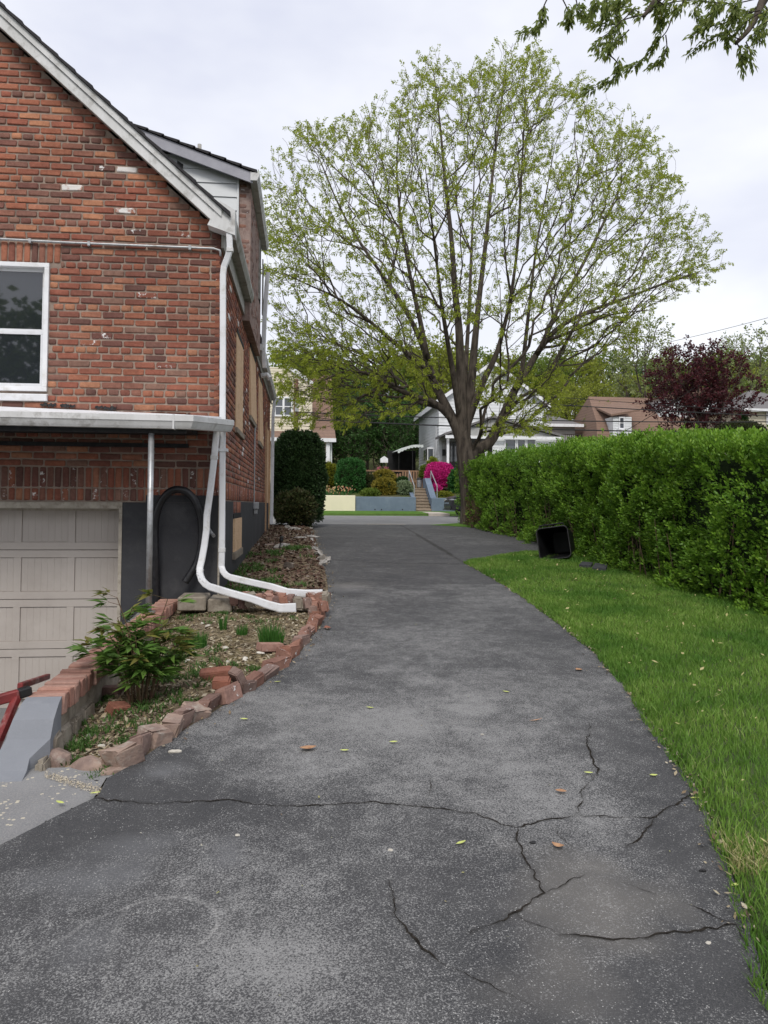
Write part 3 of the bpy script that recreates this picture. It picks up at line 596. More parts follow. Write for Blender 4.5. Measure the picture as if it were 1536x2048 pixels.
# soldier courses above the garage
z=ZF+.006
for hgt in (.118,.196):
    x=XW-.004
    while x-.0575>XL: rows.append((x-.0575,x,z,z+hgt)); x-=.0575+JT
    z+=hgt+JT
x=WX1+.1
while x-.0575>WX0-.11: rows.append((x-.0575,x,LZ0,LZ1)); x-=.0575+JT
i=0
while z+BH<ridge:
    header=(i%6==4); ln=BL if not header else .095; off=(i%2)*SP/2 if not header else .02
    x=XW-.004+(0 if off==0 else 0); first=True
    while x>XL:
        l=ln if not (first and off) else (off-JT if off>JT+.03 else ln)
        first=False
        l*=1+rg.uniform(-.012,.012) if not header else 1
        a,b=x-l,x
        dz=rg.uniform(-.003,.003)
        for (c,d) in clip_row(max(a,XL),b,z,z+BH,ghol):
            if float(rake_z((c+d)/2))>z+BH*.1: rows.append((c,d,z+dz,z+BH+dz))
        x=a-JT
    z+=CP; i+=1
def proj(x,y,z_):
    v=RM.transposed() @ Vector((x,y,z_-CAMZ)); return PPX+FPX*v.x/-v.z, PPY-FPX*v.y/-v.z
vis=[]; rest=[]
for q in rows:
    px,py=proj((q[0]+q[1])/2,YG,(q[2]+q[3])/2)
    (vis if (-18<px<440 and q[1]-q[0]>.19 and 120<py<800) else rest).append(q)
vis.sort(key=lambda q:-(q[2]+q[3])*0-proj((q[0]+q[1])/2,YG,q[2])[1])
rest+=vis[300:]; vis=vis[:300]
proto=[]
for s in range(10):
    V,F=brick_shape(BL,BH,.05,100+s); me=bpy.data.meshes.new('brick'); me.from_pydata(V,[],F); me.update(); proto.append(me)
def pm(m):
    r=[]
    for s in range(10):
        me=proto[s].copy(); me.materials.append(m); r.append(me)
    return r
pb=pm(MAT['brick']); pbw=pm(MAT['brick_white']); pbs=pm(MAT['brick_speck'])
white_px=[(158,379),(234,424),(206,608),(250,338)]; speck_px=[(204,665),(116,658),(345,470),(205,338),(190,690),(290,470),(160,570),(330,725),(435,745),(275,585)]
def hit(q,lst):
    px,py=proj((q[0]+q[1])/2,YG,(q[2]+q[3])/2); return any(abs(px-a)<19 and abs(py-b)<8 for a,b in lst)
for n,q in enumerate(vis):
    me=(pbw if hit(q,white_px) else pbs if hit(q,speck_px) else pb)[n%10]
    o=link('brick',me,house); o.location=((q[0]+q[1])/2,YG+rg.uniform(-.003,.003),(q[2]+q[3])/2); o.scale=((q[1]-q[0])/BL,1,(q[3]-q[2])/BH)
def joined(rects,axis,plane,mat,name,parent,dep=.05,seed=5,kind='stuff',rounded=None):
    rgn=np.random.default_rng(seed); rounded=axis=='y' if rounded is None else rounded
    n=len(rects); a,b,c,d=np.array(rects).T; ch=.006; dp=rgn.uniform(-.003,.003,n); jj=lambda:rgn.normal(0,.0019,n)
    def pt(u,y,zz):
        u=u+jj(); zz=zz+jj(); return np.stack([u,plane+y+dp,zz],1) if axis=='y' else np.stack([plane-y-dp,u,zz],1)
    def loop(e,y):
        A,B,C_,D=a+e,b-e,c+e,d-e
        if not rounded: return [pt(A,y,C_),pt(B,y,C_),pt(B,y,D),pt(A,y,D)]
        k=.008
        return [pt(A+k,y,C_),pt(B-k,y,C_),pt(B,y,C_+k),pt(B,y,D-k),pt(B-k,y,D),pt(A+k,y,D),pt(A,y,D-k),pt(A,y,C_+k)]
    vs=loop(0,.006)+loop(ch,0)+loop(0,dep); K=len(vs)//3; V=np.stack(vs,1).reshape(-1,3)
    f=[(k,(k+1)%K,K+(k+1)%K,K+k) for k in range(K)]+[(k,2*K+k,2*K+(k+1)%K,(k+1)%K) for k in range(K)]
    f+=[(K,K+1,K+2,K+3)] if K==4 else [(K+7,K,K+1,K+2),(K+7,K+2,K+3,K+6),(K+6,K+3,K+4,K+5)]
    F=(np.array(f)[None]+(np.arange(n)*len(vs))[:,None,None]).reshape(-1,4)
    o=link(name,np_mesh(name,V,F),parent,mat)
    if kind: o['kind']=kind
    return o
sold=[q for q in rest if q[3]-q[2]>.1 and q[0]>-3.3 and q[2]<2]
rest=[q for q in rest if q not in sold]
sm=random.Random(5)
joined([q for q in rest if sm.random()<.995],'y',YG,MAT['brick'],'gable_bricks',house)
for q in sold:
    pass
joined([q for k_,q in enumerate(sold) if k_%4],'y',YG,MAT['brick'],'soldier_course',house,seed=8)
joined([q for k_,q in enumerate(sold) if k_%4==0],'y',YG,MAT['brick_speck'],'flaked_soldier_course',house,seed=9)
# side wall bricks
srows=[]; z=ZFs+.004; i=0
x=YG+.004
for hgt in (.196,):
    x=YG+.004
    while x+.0575<YB:
        for (c,d) in clip_row(x,x+.0575,z,z+hgt,plyr): srows.append((c,d,z,z+hgt))
        x+=.0575+JT
    z+=hgt+JT
while z+BH<RAKE0:
    off=(i%2)*SP/2; x=YG+.004; first=True; ln=.095 if i%6==4 else BL
    while x<YB-.02:
        l=(off-JT if (first and off) else ln); first=False
        for (c,d) in clip_row(x,min(x+l,YB),z,z+BH,plyr): srows.append((c,d,z,z+BH))
        x+=l+JT
    z+=CP; i+=1
joined(srows,'x',XW,MAT['brick_side'],'side_bricks',house,seed=12)
sel=random.Random(9); wq=[q for q in srows if sel.random()<.012 and q[3]-q[2]<.1]
joined([(a,b,c,d) for a,b,c,d in wq],'x',XW+.004,MAT['brick_white'],'paint_marked_bricks',house,seed=13)
drows=[]; z=4.08; i=0
while z+BH<ZD-.03:
    x=DORM[0]+.02+(i%2)*SP/2
    while x+BL<DORM[1]:
        if sel.random()<(.35 if x<10.8 else .35): drows.append((x,x+BL*sel.uniform(.5,1),z,z+BH))
        x+=SP
    z+=CP; i+=1
joined(drows,'x',XD+.004,MAT['brick_old'],'dormer_bricks',house,seed=14)
prow=[]; z=4.5; i=0
while z+BH<ZD:
    prow.append((XD-.165+(i%2)*.03,XD-.02-(1-i%2)*.04,z,z+BH)); z+=CP; i+=1
joined([q for q in prow if sel.random()<.75],'y',DORM[0]-.004,MAT['brick_old'],'pier_bricks',house,seed=15)
# ---- gable window
win=MB(); fy0,fy1=YG-.018,YG+.09
win.box(WX0,WX1,fy0,fy1,WZ1-.045,WZ1).box(WX0,WX1,fy0,fy1,WZ0,WZ0+.045).box(WX0,WX0+.045,fy0,fy1,WZ0+.045,WZ1-.045).box(WX1-.045,WX1,fy0,fy1,WZ0+.045,WZ1-.045)
wo=win.build('window',MAT['white'],house,bevel=.003)
zm=Z(45,661,8)
sa=MB(); a0,a1=WX0+.045,WX1-.045
for (b0,b1,yy) in ((WZ0+.045,zm,YG+.012),(zm-.01,WZ1-.045,YG+.04)):
    sa.box(a0,a1,yy,yy+.03,b0,b0+.035).box(a0,a1,yy,yy+.03,b1-.035,b1).box(a0,a0+.032,yy,yy+.03,b0+.035,b1-.035).box(a1-.032,a1,yy,yy+.03,b0+.035,b1-.035)
sa.build('sash',MAT['downspout'],wo,bevel=.002)
MB().box(a0+.03,a1-.03,YG+.026,YG+.03,WZ0+.08,zm-.035).build('pane',MAT['glass'],wo); MB().box(a0+.03,a1-.03,YG+.055,YG+.059,zm+.02,WZ1-.08).build('pane',MAT['glass'],wo)
MB().box(WX0,WX1,YG+.1,YG+.14,WZ0,WZ1).build('blind',MAT['darkinside'],wo)
MB().prism([(YG+.1,WZ0-.004),(YG+.1,WZ0-.10),(YG-.03,WZ0-.10),(YG-.045,WZ0-.035)],'x',WX0-.02,WX1+.01).build('window_sill',MAT['white'],wo,bevel=.004)
# ---- garage door
GD0=YG+.20; GZ0=RAMP1; GX1=DJ-.02; GX0=GX1-2.75
secs=[Z(150,y,8.2) for y in (1020,1100,1198.5,1298,1397)]
sh=secs[1]-secs[2]; top=secs[1]+sh
gd=None
grp=[]
door=MB().box(GX0,GX1,GD0+.045,GD0+.05,GZ0,top+.02).build('garage_door',MAT['garage'],house)
for k_ in range(4):
    z1=secs[1]+sh*(1-k_)-.002; z0=z1-sh+.006
    s=MB(); x=GX1; pw=P(350,1150,8.2).x-P(92+0,1150,8.2).x
    pit=(P(108,1150,8.2).x-P(0,1150,8.2).x)*.997; stile=pit*.135; rail=.075
    s.box(GX0,GX1,GD0,GD0+.04,z1-rail,z1).box(GX0,GX1,GD0,GD0+.04,z0,z0+rail)
    x1=GX1-P(0,0,1).x*0-.035; s.box(x1,GX1,GD0,GD0+.04,z0+rail,z1-rail)
    while x1-pit>GX0-.2:
        x0=x1-(pit-stile)
        n=7; pwid=(x1-x0)/n
        for q in range(n): s.box(x0+q*pwid+.0016,x0+(q+1)*pwid-.0002,GD0+.0115,GD0+.04,z0+rail+.003,z1-rail-.003)
        s.box(x0,x1,GD0+.0135,GD0+.04,z0+rail,z1-rail)
        s.box(max(x0-stile,GX0),x0,GD0,GD0+.04,z0+rail,z1-rail); x1=x0-stile
    s.build('door_section',MAT['garage'],door,bevel=.0025)
jm=MB().box(DJ-.028,DJ+.004,YG-.02,GD0+.04,GZ0,ZF-.035).build('door_jamb',MAT['jamb'],house)
MB().box(GX0-.05,DJ+.004,YG-.022,YG+.1,ZF-.075,ZF-.012).box(GX0-.05,DJ-.03,YG+.1,GD0+.03,ZF-.1,ZF-.012).build('door_header',MAT['jamb'],house)
MB().box(XL,GX0-.05,YG,YG+.24,-.7,ZF-.012).build('foundation',MAT['charcoal'],house)
MB().box(GX0-.3,DJ+.2,GD0+.3,GD0+.34,-.7,ZF).build('garage_back',MAT['darkinside'],house)
# ---- main roof, rake boards, soffit
OV=.17; EX=XW+.06
def rz(x): return RAKE0+slope*(XW-x)
cs=math.cos(math.atan(slope)); tv=.035/cs
roof=MB()
bt=.19; hi0=bt+.012
def band(mbx,x0,x1,y0,y1,a,b,mi=0): # slab that follows the right roof slope between heights a..b above the rake line
    mbx.add([(x0,y0,rz(x0)+a),(x1,y0,rz(x1)+a),(x1,y1,rz(x1)+a),(x0,y1,rz(x0)+a),(x0,y0,rz(x0)+b),(x1,y0,rz(x1)+b),(x1,y1,rz(x1)+b),(x0,y1,rz(x0)+b)],[(0,3,2,1),(4,5,6,7),(0,1,5,4),(1,2,6,5),(2,3,7,6),(3,0,4,7)],mi)
n=24; st=(EX-XR_)/n
for q in range(n):
    xa=XR_+q*st; xb=xa+st+.05
    jit=random.uniform(-.006,.006); lift=.022
    for (ya,yb) in ((YG-OV-.05+jit,DORM[0]+.02),(DORM[0]+.02,DORM[1]) ,(DORM[1],YB+.25)):
        if ya>DORM[0] and yb<DORM[1]+.1 and xb>-2.5: continue
        roof.add([(xa,ya,rz(xa)+hi0),(xb,ya,rz(xb)+hi0),(xb,yb,rz(xb)+hi0),(xa,yb,rz(xa)+hi0),(xa,ya,rz(xa)+hi0+.02),(xb,ya,rz(xb)+hi0+.02+lift),(xb,yb,rz(xb)+hi0+.02+lift),(xa,yb,rz(xa)+hi0+.02)],[(0,3,2,1),(4,5,6,7),(0,1,5,4),(1,2,6,5),(2,3,7,6),(3,0,4,7)])
for v0 in [(2*XR_-EX)]:
    zl=rz(EX)
    roof.add([(XR_,YG-OV-.05,ridge+hi0),(v0,YG-OV-.05,zl+hi0),(v0,YB+.25,zl+hi0),(XR_,YB+.25,ridge+hi0),(XR_,YG-OV-.05,ridge+hi0+.04),(v0,YG-OV-.05,zl+hi0+.04),(v0,YB+.25,zl+hi0+.04),(XR_,YB+.25,ridge+hi0+.04)],[(0,3,2,1),(4,5,6,7),(0,1,5,4),(1,2,6,5),(2,3,7,6),(3,0,4,7)])
ro=roof.build('roof',MAT['shingle'],house)
rk=MB(); band(rk,XR_,EX-.05,YG-OV,YG-OV+.03,.0,bt-.075); band(rk,XR_,EX-.04,YG-OV-.022,YG-OV+.03,bt-.07,bt+.008)
rk.build('rake_board',MAT['whitegutter'],ro)
sf=MB(); band(sf,XR_,XW+.0,YG-OV+.032,YG-.006,.02,.04); sf.build('soffit',MAT['gutterold'],ro)
rk2=MB(); lx=2*XR_-EX
rk2.add([(XR_,YG-OV,ridge),(lx,YG-OV,rz(EX)),(lx,YG-OV,rz(EX)+bt),(XR_,YG-OV,ridge+bt),(XR_,YG-OV+.03,ridge),(lx,YG-OV+.03,rz(EX)),(lx,YG-OV+.03,rz(EX)+bt),(XR_,YG-OV+.03,ridge+bt)],[(0,1,2,3),(7,6,5,4),(0,4,5,1),(1,5,6,2),(2,6,7,3),(3,7,4,0)]); rk2.build('rake_board',MAT['whitegutter'],ro)
# eave gutters along the side wall
GTZ=rz(EX)+hi0
def gutter(name,x0,x1,y0,y1,zt,h,mat,parent,slope_=0):
    m=MB(); pr=[(x0,zt-h),(x1-.03,zt-h),(x1,zt-h*.45),(x1,zt),(x1-.012,zt),(x1-.012,zt-h*.42),(x1-.036,zt-h+.01),(x0+.01,zt-h+.01),(x0+.01,zt),(x0,zt)]
    m.prism(pr,'y',y0,y1); m.prism([(x0+.001,zt-h+.001),(x1-.03,zt-h+.001),(x1-.002,zt-h*.45),(x1-.002,zt-.01),(x0+.001,zt-.01)],'y',y0-.004,y0+.006); m.prism([(x0+.001,zt-h+.001),(x1-.03,zt-h+.001),(x1-.002,zt-h*.45),(x1-.002,zt-.01),(x0+.001,zt-.01)],'y',y1-.006,y1+.004)
    return m.build(name,mat,parent)
gutter('gutter',XW+.03,XW+.15,YG-OV+.01,10.9,RAKE0+.16,.13,MAT['gutterold'],ro)
MB().box(XW+.004,XW+.03,YG-.02,10.9,RAKE0-.16,RAKE0+.1).build('fascia',MAT['gutterold'],ro)
gutter('gutter',XW+.03,XW+.15,13.6,YB+.2,RAKE0+.03,.12,MAT['whitegutter'],ro)
MB().box(XW+.004,XW+.03,13.6,YB+.2,RAKE0-.2,RAKE0+.08).build('fascia',MAT['gutterold'],ro)
MB().prism([(XW-.12,RAKE0+.02),(XW+.155,RAKE0-.075),(XW+.155,RAKE0+.18),(XW-.0,RAKE0+.27)],'y',YG-OV-.005,YG-OV+.16).build('gutter_end_box',MAT['whitegutter'],ro)
# ---- dormer
dq=.34
dx1=P(510,345,10.62).x; dz1=Z(510,345,10.62)
def dz_(x): return dz1+dq*(dx1-x)
xi=-2.45
dr=MB()
for q in range(9):
    xa=xi-.15+(dx1-xi+.15)*q/9; xb=xi-.15+(dx1-xi+.15)*(q+1)/9+.03
    dr.add([(xa,10.59,dz_(xa)),(xb,10.59,dz_(xb)),(xb,DORM[1]+.15,dz_(xb)),(xa,DORM[1]+.15,dz_(xa)),(xa,10.59,dz_(xa)+.02),(xb,10.59,dz_(xb)+.04),(xb,DORM[1]+.15,dz_(xb)+.04),(xa,DORM[1]+.15,dz_(xa)+.02)],[(0,3,2,1),(4,5,6,7),(0,1,5,4),(1,2,6,5),(2,3,7,6),(3,0,4,7)])
do=dr.build('dormer_roof',MAT['shingle'],house)
df=MB(); df.add([(xi,10.62,dz_(xi)-.17),(dx1-.03,10.62,dz_(dx1)-.15),(dx1-.03,10.62,dz_(dx1)-.005),(xi,10.62,dz_(xi)-.005),(xi,10.65,dz_(xi)-.17),(dx1-.03,10.65,dz_(dx1)-.15),(dx1-.03,10.65,dz_(dx1)-.005),(xi,10.65,dz_(xi)-.005)],[(0,1,2,3),(7,6,5,4),(0,4,5,1),(1,5,6,2),(2,6,7,3),(3,7,4,0)])
df.build('dormer_fascia',M('grey_fascia',(.36,.36,.40),.6,(.30,.30,.34),6),do)
MB().box(XD+.006,dx1-.06,10.66,DORM[1]+.1,dz1-.15,dz1-.13).build('dormer_soffit',MAT['gutterold'],do)
gutter('dormer_gutter',dx1-.06,dx1+.06,10.6,DORM[1]+.15,dz1-.0,.12,MAT['whitegutter'],do)
# white lap siding on the dormer's cheek, each board a part
bh=.19; zb=4.45; nb=10
cheek_x1=XD-.17
for q in range(nb):
    z0=zb+q*bh; z1=z0+bh-.006
    def xlim(zv): return XW-(zv-RAKE0-.02)/slope
    xa0=xlim(z0)-.35; x1=cheek_x1
    def top(x): return dz_(x)-.06
    pts=[(xlim(z0)-.3,z0),(x1,z0),(x1,min(z1,top(x1)))]
    if top(x1)<z1:
        xx=dx1-(z1+.06-dz1)/dq; pts.append((max(min(xx,x1-.01),-2.2),z1))
    pts.append((xlim(z1)-.3,z1))
    if pts[2][1]<=z0: pts=[p for n_,p in enumerate(pts) if n_!=2]; xx0=dx1-(z0+.06-dz1)/dq; pts[1]=(xx0,z0)
    if len(pts)<3: continue
    m=MB(); nn=len(pts)
    m.add([(x,10.77-(.016 if zz<z0+bh*.5 else 0),zz) for x,zz in pts]+[(x,10.79,zz) for x,zz in pts],[tuple(range(nn)),tuple(range(2*nn-1,nn-1,-1))]+[(k_,k_+nn,(k_+1)%nn+nn,(k_+1)%nn) for k_ in range(nn)])
    m.build('siding_board',MAT['siding'],house)
MB().box(XD-.19,XD-.165,10.74,10.795,RAKE0+.02,ZD+.02).build('corner_trim',MAT['siding'],house)
vp=P(399,303,11.5); MB().tube([(vp.x,11.5,vp.z-.6),(vp.x,11.5,P(399,289,11.5).z)],.03,10).build('vent_pipe',MAT['gutterold'],ro,smooth=True)
MB().add([P(355,322,10.75)+Vector((0,-.02,0)),P(367,330,10.75)+Vector((0,-.02,0)),P(365,337,10.75)+Vector((0,-.02,0)),P(354,336,10.75)+Vector((0,-.02,0))]+[P(355,322,10.76),P(367,330,10.76),P(365,337,10.76),P(354,336,10.76)],[(0,1,2,3),(7,6,5,4),(0,4,5,1),(1,5,6,2),(2,6,7,3),(3,7,4,0)]).build('siding_hole',MAT['tar'],house)
# dark sash openings on the dormer's side
for (pa,pb_,za,zb2) in ((501,504,0,0),(509,511,0,0)):
    ya,yb=YSIDE(pa),YSIDE(pb_); wq_=MB().box(XD+.001,XD+.012,ya,yb,4.9,ZD-.25).build('dormer_window',MAT['darkinside'],house); MB().box(XD+.001,XD+.02,ya-.07,ya-.002,4.88,ZD-.23).build('window_trim',MAT['gutterold'],wq_)
fl=[P(515,440,10.2),P(528,455,10.4),P(527,490,10.6),P(518,478,10.4)]
# ---- boarded windows on the side
for k_,(a,b,c,d) in enumerate(plyr):
    tl=[.0,.03,.035,.0][k_]
    m=MB(); m.add([(XW-.01,a,c),(XW-.01+tl*.2,b,c),(XW-.02,b,d),(XW-.02,a,d),(XW+.008+tl,a,c),(XW+.008+tl,b,c-.02*(k_==2)),(XW+.004,b,d),(XW+.004,a,d)],[(0,3,2,1),(4,5,6,7),(0,1,5,4),(1,2,6,5),(2,3,7,6),(3,0,4,7)])
    po=m.build('plywood_board' if k_<3 else 'plywood_door',MAT['ply'],house)
    if k_<3:
        MB().box(XW-.1,XW+.035,a-.03,b+.03,c-.075,c-.004).build('window_sill',MAT['block'],house,bevel=.006)
        MB().box(XW-.03,XW+.012,a-.005,b,d+.002,d+.06).build('steel_lintel',MAT['tar'],house)
    else:
        MB().box(XW,XW+.045,a-.06,a-.002,c-.1,d+.05).build('door_jamb',MAT['lumber'],house); MB().box(XW,XW+.045,b+.002,b+.06,c-.1,d+.05).build('door_jamb',MAT['lumber'],house)
# hatch in the foundation
hz0,hz1=Z(466,1104,vy0),Z(466,1038,vy0)
MB().box(XW+.006,XW+.035,vy0,vy1,hz0,hz1).build('hatch_board',MAT['ply'],house)
MB().box(XW+.006,XW+.02,vy0,vy1,hz1+.003,hz1+.06).build('hatch_gap',MAT['darkinside'],house)
MB().box(XW+.006,XW+.05,vy0-.05,vy1+.05,hz0-.09,hz0-.004).build('hatch_sill',MAT['block'],house)
joined([(y_,y_+.0575,hz1+.07,ZFs-.015) for y_ in np.arange(vy0+.01,vy1-.05,.071)],'x',XW+.018,MAT['brick_side'],'exposed_bricks',house,seed=31)
# ---- conduit, downspouts, electric bits
c0=[P(-260,466,7.97)]+[P(x_,y_,7.97) for x_,y_ in ((0,478),(110,484),(250,490),(380,495),(428,497),(440,501),(441,512))]
MB().tube(c0,.0125,8).build('conduit',MAT['pipe'],house,smooth=True)
for px_ in (60,178,380): 
    p_=P(px_,np.interp(px_,[0,110,250,380],[478,484,490,495]),7.97); MB().box(p_.x-.012,p_.x+.012,7.955,YG+.004,p_.z-.025,p_.z+.02).build('conduit_clip',MAT['pipe'],house)
def spout(pts,wd,dp,name,parent,flat_end=0,n=8):
    m=MB(); N=len(pts); pts=[Vector(p) for p in pts]; V=[];F=[]
    for i,p in enumerate(pts):
        t_=(pts[min(i+1,N-1)]-pts[max(i-1,0)]).normalized()
        a=Vector((0,1,0)); a=(a-t_*a.dot(t_)).normalized() if abs(t_.y)<.95 else Vector((1,0,0)); b=t_.cross(a).normalized()
        w2,d2=wd/2,dp/2
        if flat_end and i>=N-1-flat_end:
            f=(i-(N-1-flat_end))/flat_end; d2*=1-.6*f; w2*=1+.25*f
        e=.25
        ring=[(-w2*(1-e),-d2),(w2*(1-e),-d2),(w2,-d2*(1-e)),(w2,d2*(1-e)),(w2*(1-e),d2),(-w2*(1-e),d2),(-w2,d2*(1-e)),(-w2,-d2*(1-e))]
        V+=[p+a*u+b*v for v,u in ring]
    for i in range(N-1):
        for k_ in range(8): F.append((i*8+k_,i*8+(k_+1)%8,(i+1)*8+(k_+1)%8,(i+1)*8+k_))
    F.append(tuple(range(7,-1,-1))); F.append(tuple((N-1)*8+k_ for k_ in range(8)))
    return m.add(V,F).build(name,MAT['downspout'],parent)
ds=thing('downspout','white downspout on the brick corner with a kicked-out foot beside the bed','downspout',P(447,1150,7.9))
b=[P(x_,y_,Y_) for x_,y_,Y_ in ((458,462,7.86),(459,478,7.86),(460,500,7.86),(455,516,7.88),(448,534,7.9),(446,550,7.9),(446,700,7.9),(445,900,7.9),(444,1100,7.9),(443,1132,7.9),(446,1143,7.88),(453,1151,7.86),(463,1156,7.85))]
spout(b,.06,.048,'downpipe',ds)
for zz_ in (2,8): MB().box(b[zz_].x-.034,b[zz_].x+.034,b[zz_].y-.028,b[zz_].y+.028,b[zz_].z-.022,b[zz_].z+.022).build('joint_sleeve',MAT['whitegutter'],ds,bevel=.004)
e=[P(x_,y_,Y_) for x_,y_,Y_ in ((461,1155,7.85),(500,1164,7.8),(545,1174,7.74),(575,1184,7.7),(610,1187,7.66),(645,1187,7.64))]
spout(e,.064,.05,'extension',ds,3)
MB().box(b[7].x-.05,b[7].x+.05,7.865,7.995,b[7].z-.015,b[7].z+.015).build('strap',MAT['downspout'],ds)
ds2=thing('downspout','white downspout slanting from the garage canopy gutter to the bed','downspout',P(405,1150,7.5))
b=[P(x_,y_,Y_) for x_,y_,Y_ in ((434,862,7.83),(432,876,7.83),(428,920,7.82),(421,980,7.8),(414,1030,7.78),(413,1060,7.77),(409,1090,7.76),(404,1118,7.74),(400,1135,7.72),(400,1148,7.68),(404,1160,7.62),(412,1169,7.56),(424,1176,7.5))]
spout(b,.062,.05,'downpipe',ds2)
e=[P(x_,y_,Y_) for x_,y_,Y_ in ((421,1174,7.5),(460,1186,7.42),(505,1198,7.33),(535,1209,7.27),(560,1216,7.23),(592,1215,7.2))]
spout(e,.066,.052,'extension',ds2,3)
for tt in range(6):
    p_=[P(*q) for q in ((400,1139,7.71),(400.3,1146,7.69),(402,1153,7.66),(404.5,1160,7.62),(409,1166,7.58),(415,1171,7.55))][tt]
    MB().box(-.035,.035,-.030,.030,-.003,.003,mat=Matrix.Translation(p_)@Matrix.Rotation(R(10+tt*13),4,'Y')).build('crimp',MAT['downspout'],ds2)
b=[P(x_,y_,Y_) for x_,y_,Y_ in ((536,545,13.5),(534,562,13.5),(529,640,13.6),(527,700,13.7),(529,735,13.8))]
ds3=thing('downspout','white downspout hanging from the dormer gutter down to the lower eave','downspout',b[-1]); spout([Vector((XW+.28,v.y,v.z)) if False else v for v in b],.075,.06,'downpipe',ds3)
b=[Vector((XW+.1,20.12,RAKE0-.08)),Vector((XW+.09,20.1,RAKE0-.3)),Vector((XW+.07,20.06,RAKE0-.5)),Vector((XW+.06,20.06,1.0))]
ds4=thing('downspout','far white downspout at the front corner of the house behind the yew','downspout',b[-1]); spout(b,.08,.06,'downpipe',ds4)
# meter wire and box
mw=[Vector((XW+.02,YSIDE(507),Z(507,848,YSIDE(507)))),Vector((XW+.02,YSIDE(507),Z(507,1004,YSIDE(507))))]
cb=MB().tube(mw,.012,6).build('service_cable',MAT['pipe'],house); yq=YSIDE(507)
MB().box(XW+.012,XW+.1,yq-.08,yq+.1,Z(507,1018,yq),Z(507,1004,yq)).box(XW+.02,XW+.08,yq-.05,yq+.07,Z(507,1028,yq),Z(507,1018,yq)-.003).build('outlet_box',MAT['pipe'],house,bevel=.006)
fl_=[YSIDE(532,XW+.2)]
lm=P(533,768,15.5); 
MB().tube([(XW+.02,15.2,RAKE0-.28),(XW+.14,15.2,RAKE0-.26),(XW+.2,15.15,RAKE0-.34)],.05,8).build('flood_lamp',MAT['whitegutter'],house)
# vertical conduit/wood strip at corner
MB().box(XW+.012,XW+.03,YG-.03,YG-.013,gz(8)+.02,ZF+.12).build('corner_strip',MAT['jamb'],house)
MB().tube([P(416,1056,7.97),P(424,1068,7.93),P(428,1072,7.9)],.018,8).build('pipe_stub',MAT['pipe'],house)
# ---- garage canopy with gutter and steel post
can=thing('garage_canopy','flat white porch roof with grey gutter hung over the garage door','canopy',P(300,840,7.3))
YF=7.0; zf=Z(200,826,YF); zw=Z(200,806,YG); xR=P(372,836,YF).x; xE=P(447,850,YG).x
xLc=XW-4.2
mb=MB(); mb.add([(xLc,YF,zf),(xR,YF,zf-.0),(xE,YG-.08,zw-.13),(xE,YG-.004,zw-.12),(xLc,YG-.004,zw)]+[(xLc,YF,zf-.04),(xR,YF,zf-.04),(xE,YG-.08,zw-.2),(xE,YG-.004,zw-.2),(xLc,YG-.004,zw-.06)],[(0,1,2,3,4),(9,8,7,6,5)]+[(k_,k_+5,(k_+1)%5+5,(k_+1)%5) for k_ in range(5)])
mb.build('canopy_roof',MAT['white'],can)
MB().box(xLc,xR+.0,YF+.01,YF+.04,zf-.17,zf-.045).box(xLc,xR-.03,YF+.04,YG-.006,zf-.10,zf-.06).build('soffit',MAT['tar'],can)
def gut_seg(m,p,q,h=.115,d=.1):
    p=Vector(p);q=Vector(q); t_=(q-p).normalized(); nrm=Vector((t_.y,-t_.x,0)); 
    pr=[(0,-h),(d*.7,-h),(d,-h*.5),(d,0),(d-.012,0),(d-.014,-h*.45),(d*.65,-h+.012),(.01,-h+.012),(.01,0),(0,0)]
    V=[p+nrm*u+Vector((0,0,v)) for u,v in pr]+[q+nrm*u+Vector((0,0,v)) for u,v in pr]; n_=len(pr)
    m.add(V,[tuple(range(n_)),tuple(range(2*n_-1,n_-1,-1))]+[(k_,k_+n_,(k_+1)%n_+n_,(k_+1)%n_) for k_ in range(n_)])
gp=[Vector((xLc,YF,zf+.005)),Vector((xR,YF,zf-.02)),Vector((xE+.02,YG-.12,zw-.17))]
def sweep(pts,pr):
    V=[];n_=len(pr); N=len(pts)
    for i in range(N):
        t0=(pts[i]-pts[i-1]).normalized() if i else (pts[1]-pts[0]).normalized(); t1=(pts[i+1]-pts[i]).normalized() if i<N-1 else t0
        n0=Vector((t0.y,-t0.x,0)).normalized(); n1=Vector((t1.y,-t1.x,0)).normalized(); m_=(n0+n1).normalized(); m_=m_/max(.3,m_.dot(n0)); V+=[pts[i]+m_*u+Vector((0,0,v)) for u,v in pr]
    F=[tuple(range(n_)),tuple((N-1)*n_+k for k in range(n_-1,-1,-1))]
    for i in range(N-1): F+=[(i*n_+k,(i+1)*n_+k,(i+1)*n_+(k+1)%n_,i*n_+(k+1)%n_) for k in range(n_)]
    return MB().add(V,F)
sweep(gp,[(0,-.115),(.068,-.115),(.08,-.095),(.098,-.055),(.105,-.05),(.105,0),(.095,.004),(0,.004)]).build('gutter',MAT['whitegutter'],can)
MB().box(xR-.10,xR-.085,YF-.109,YF-.0,zf-.14,zf-.012).build('gutter_seam',MAT['whitegutter'],can)
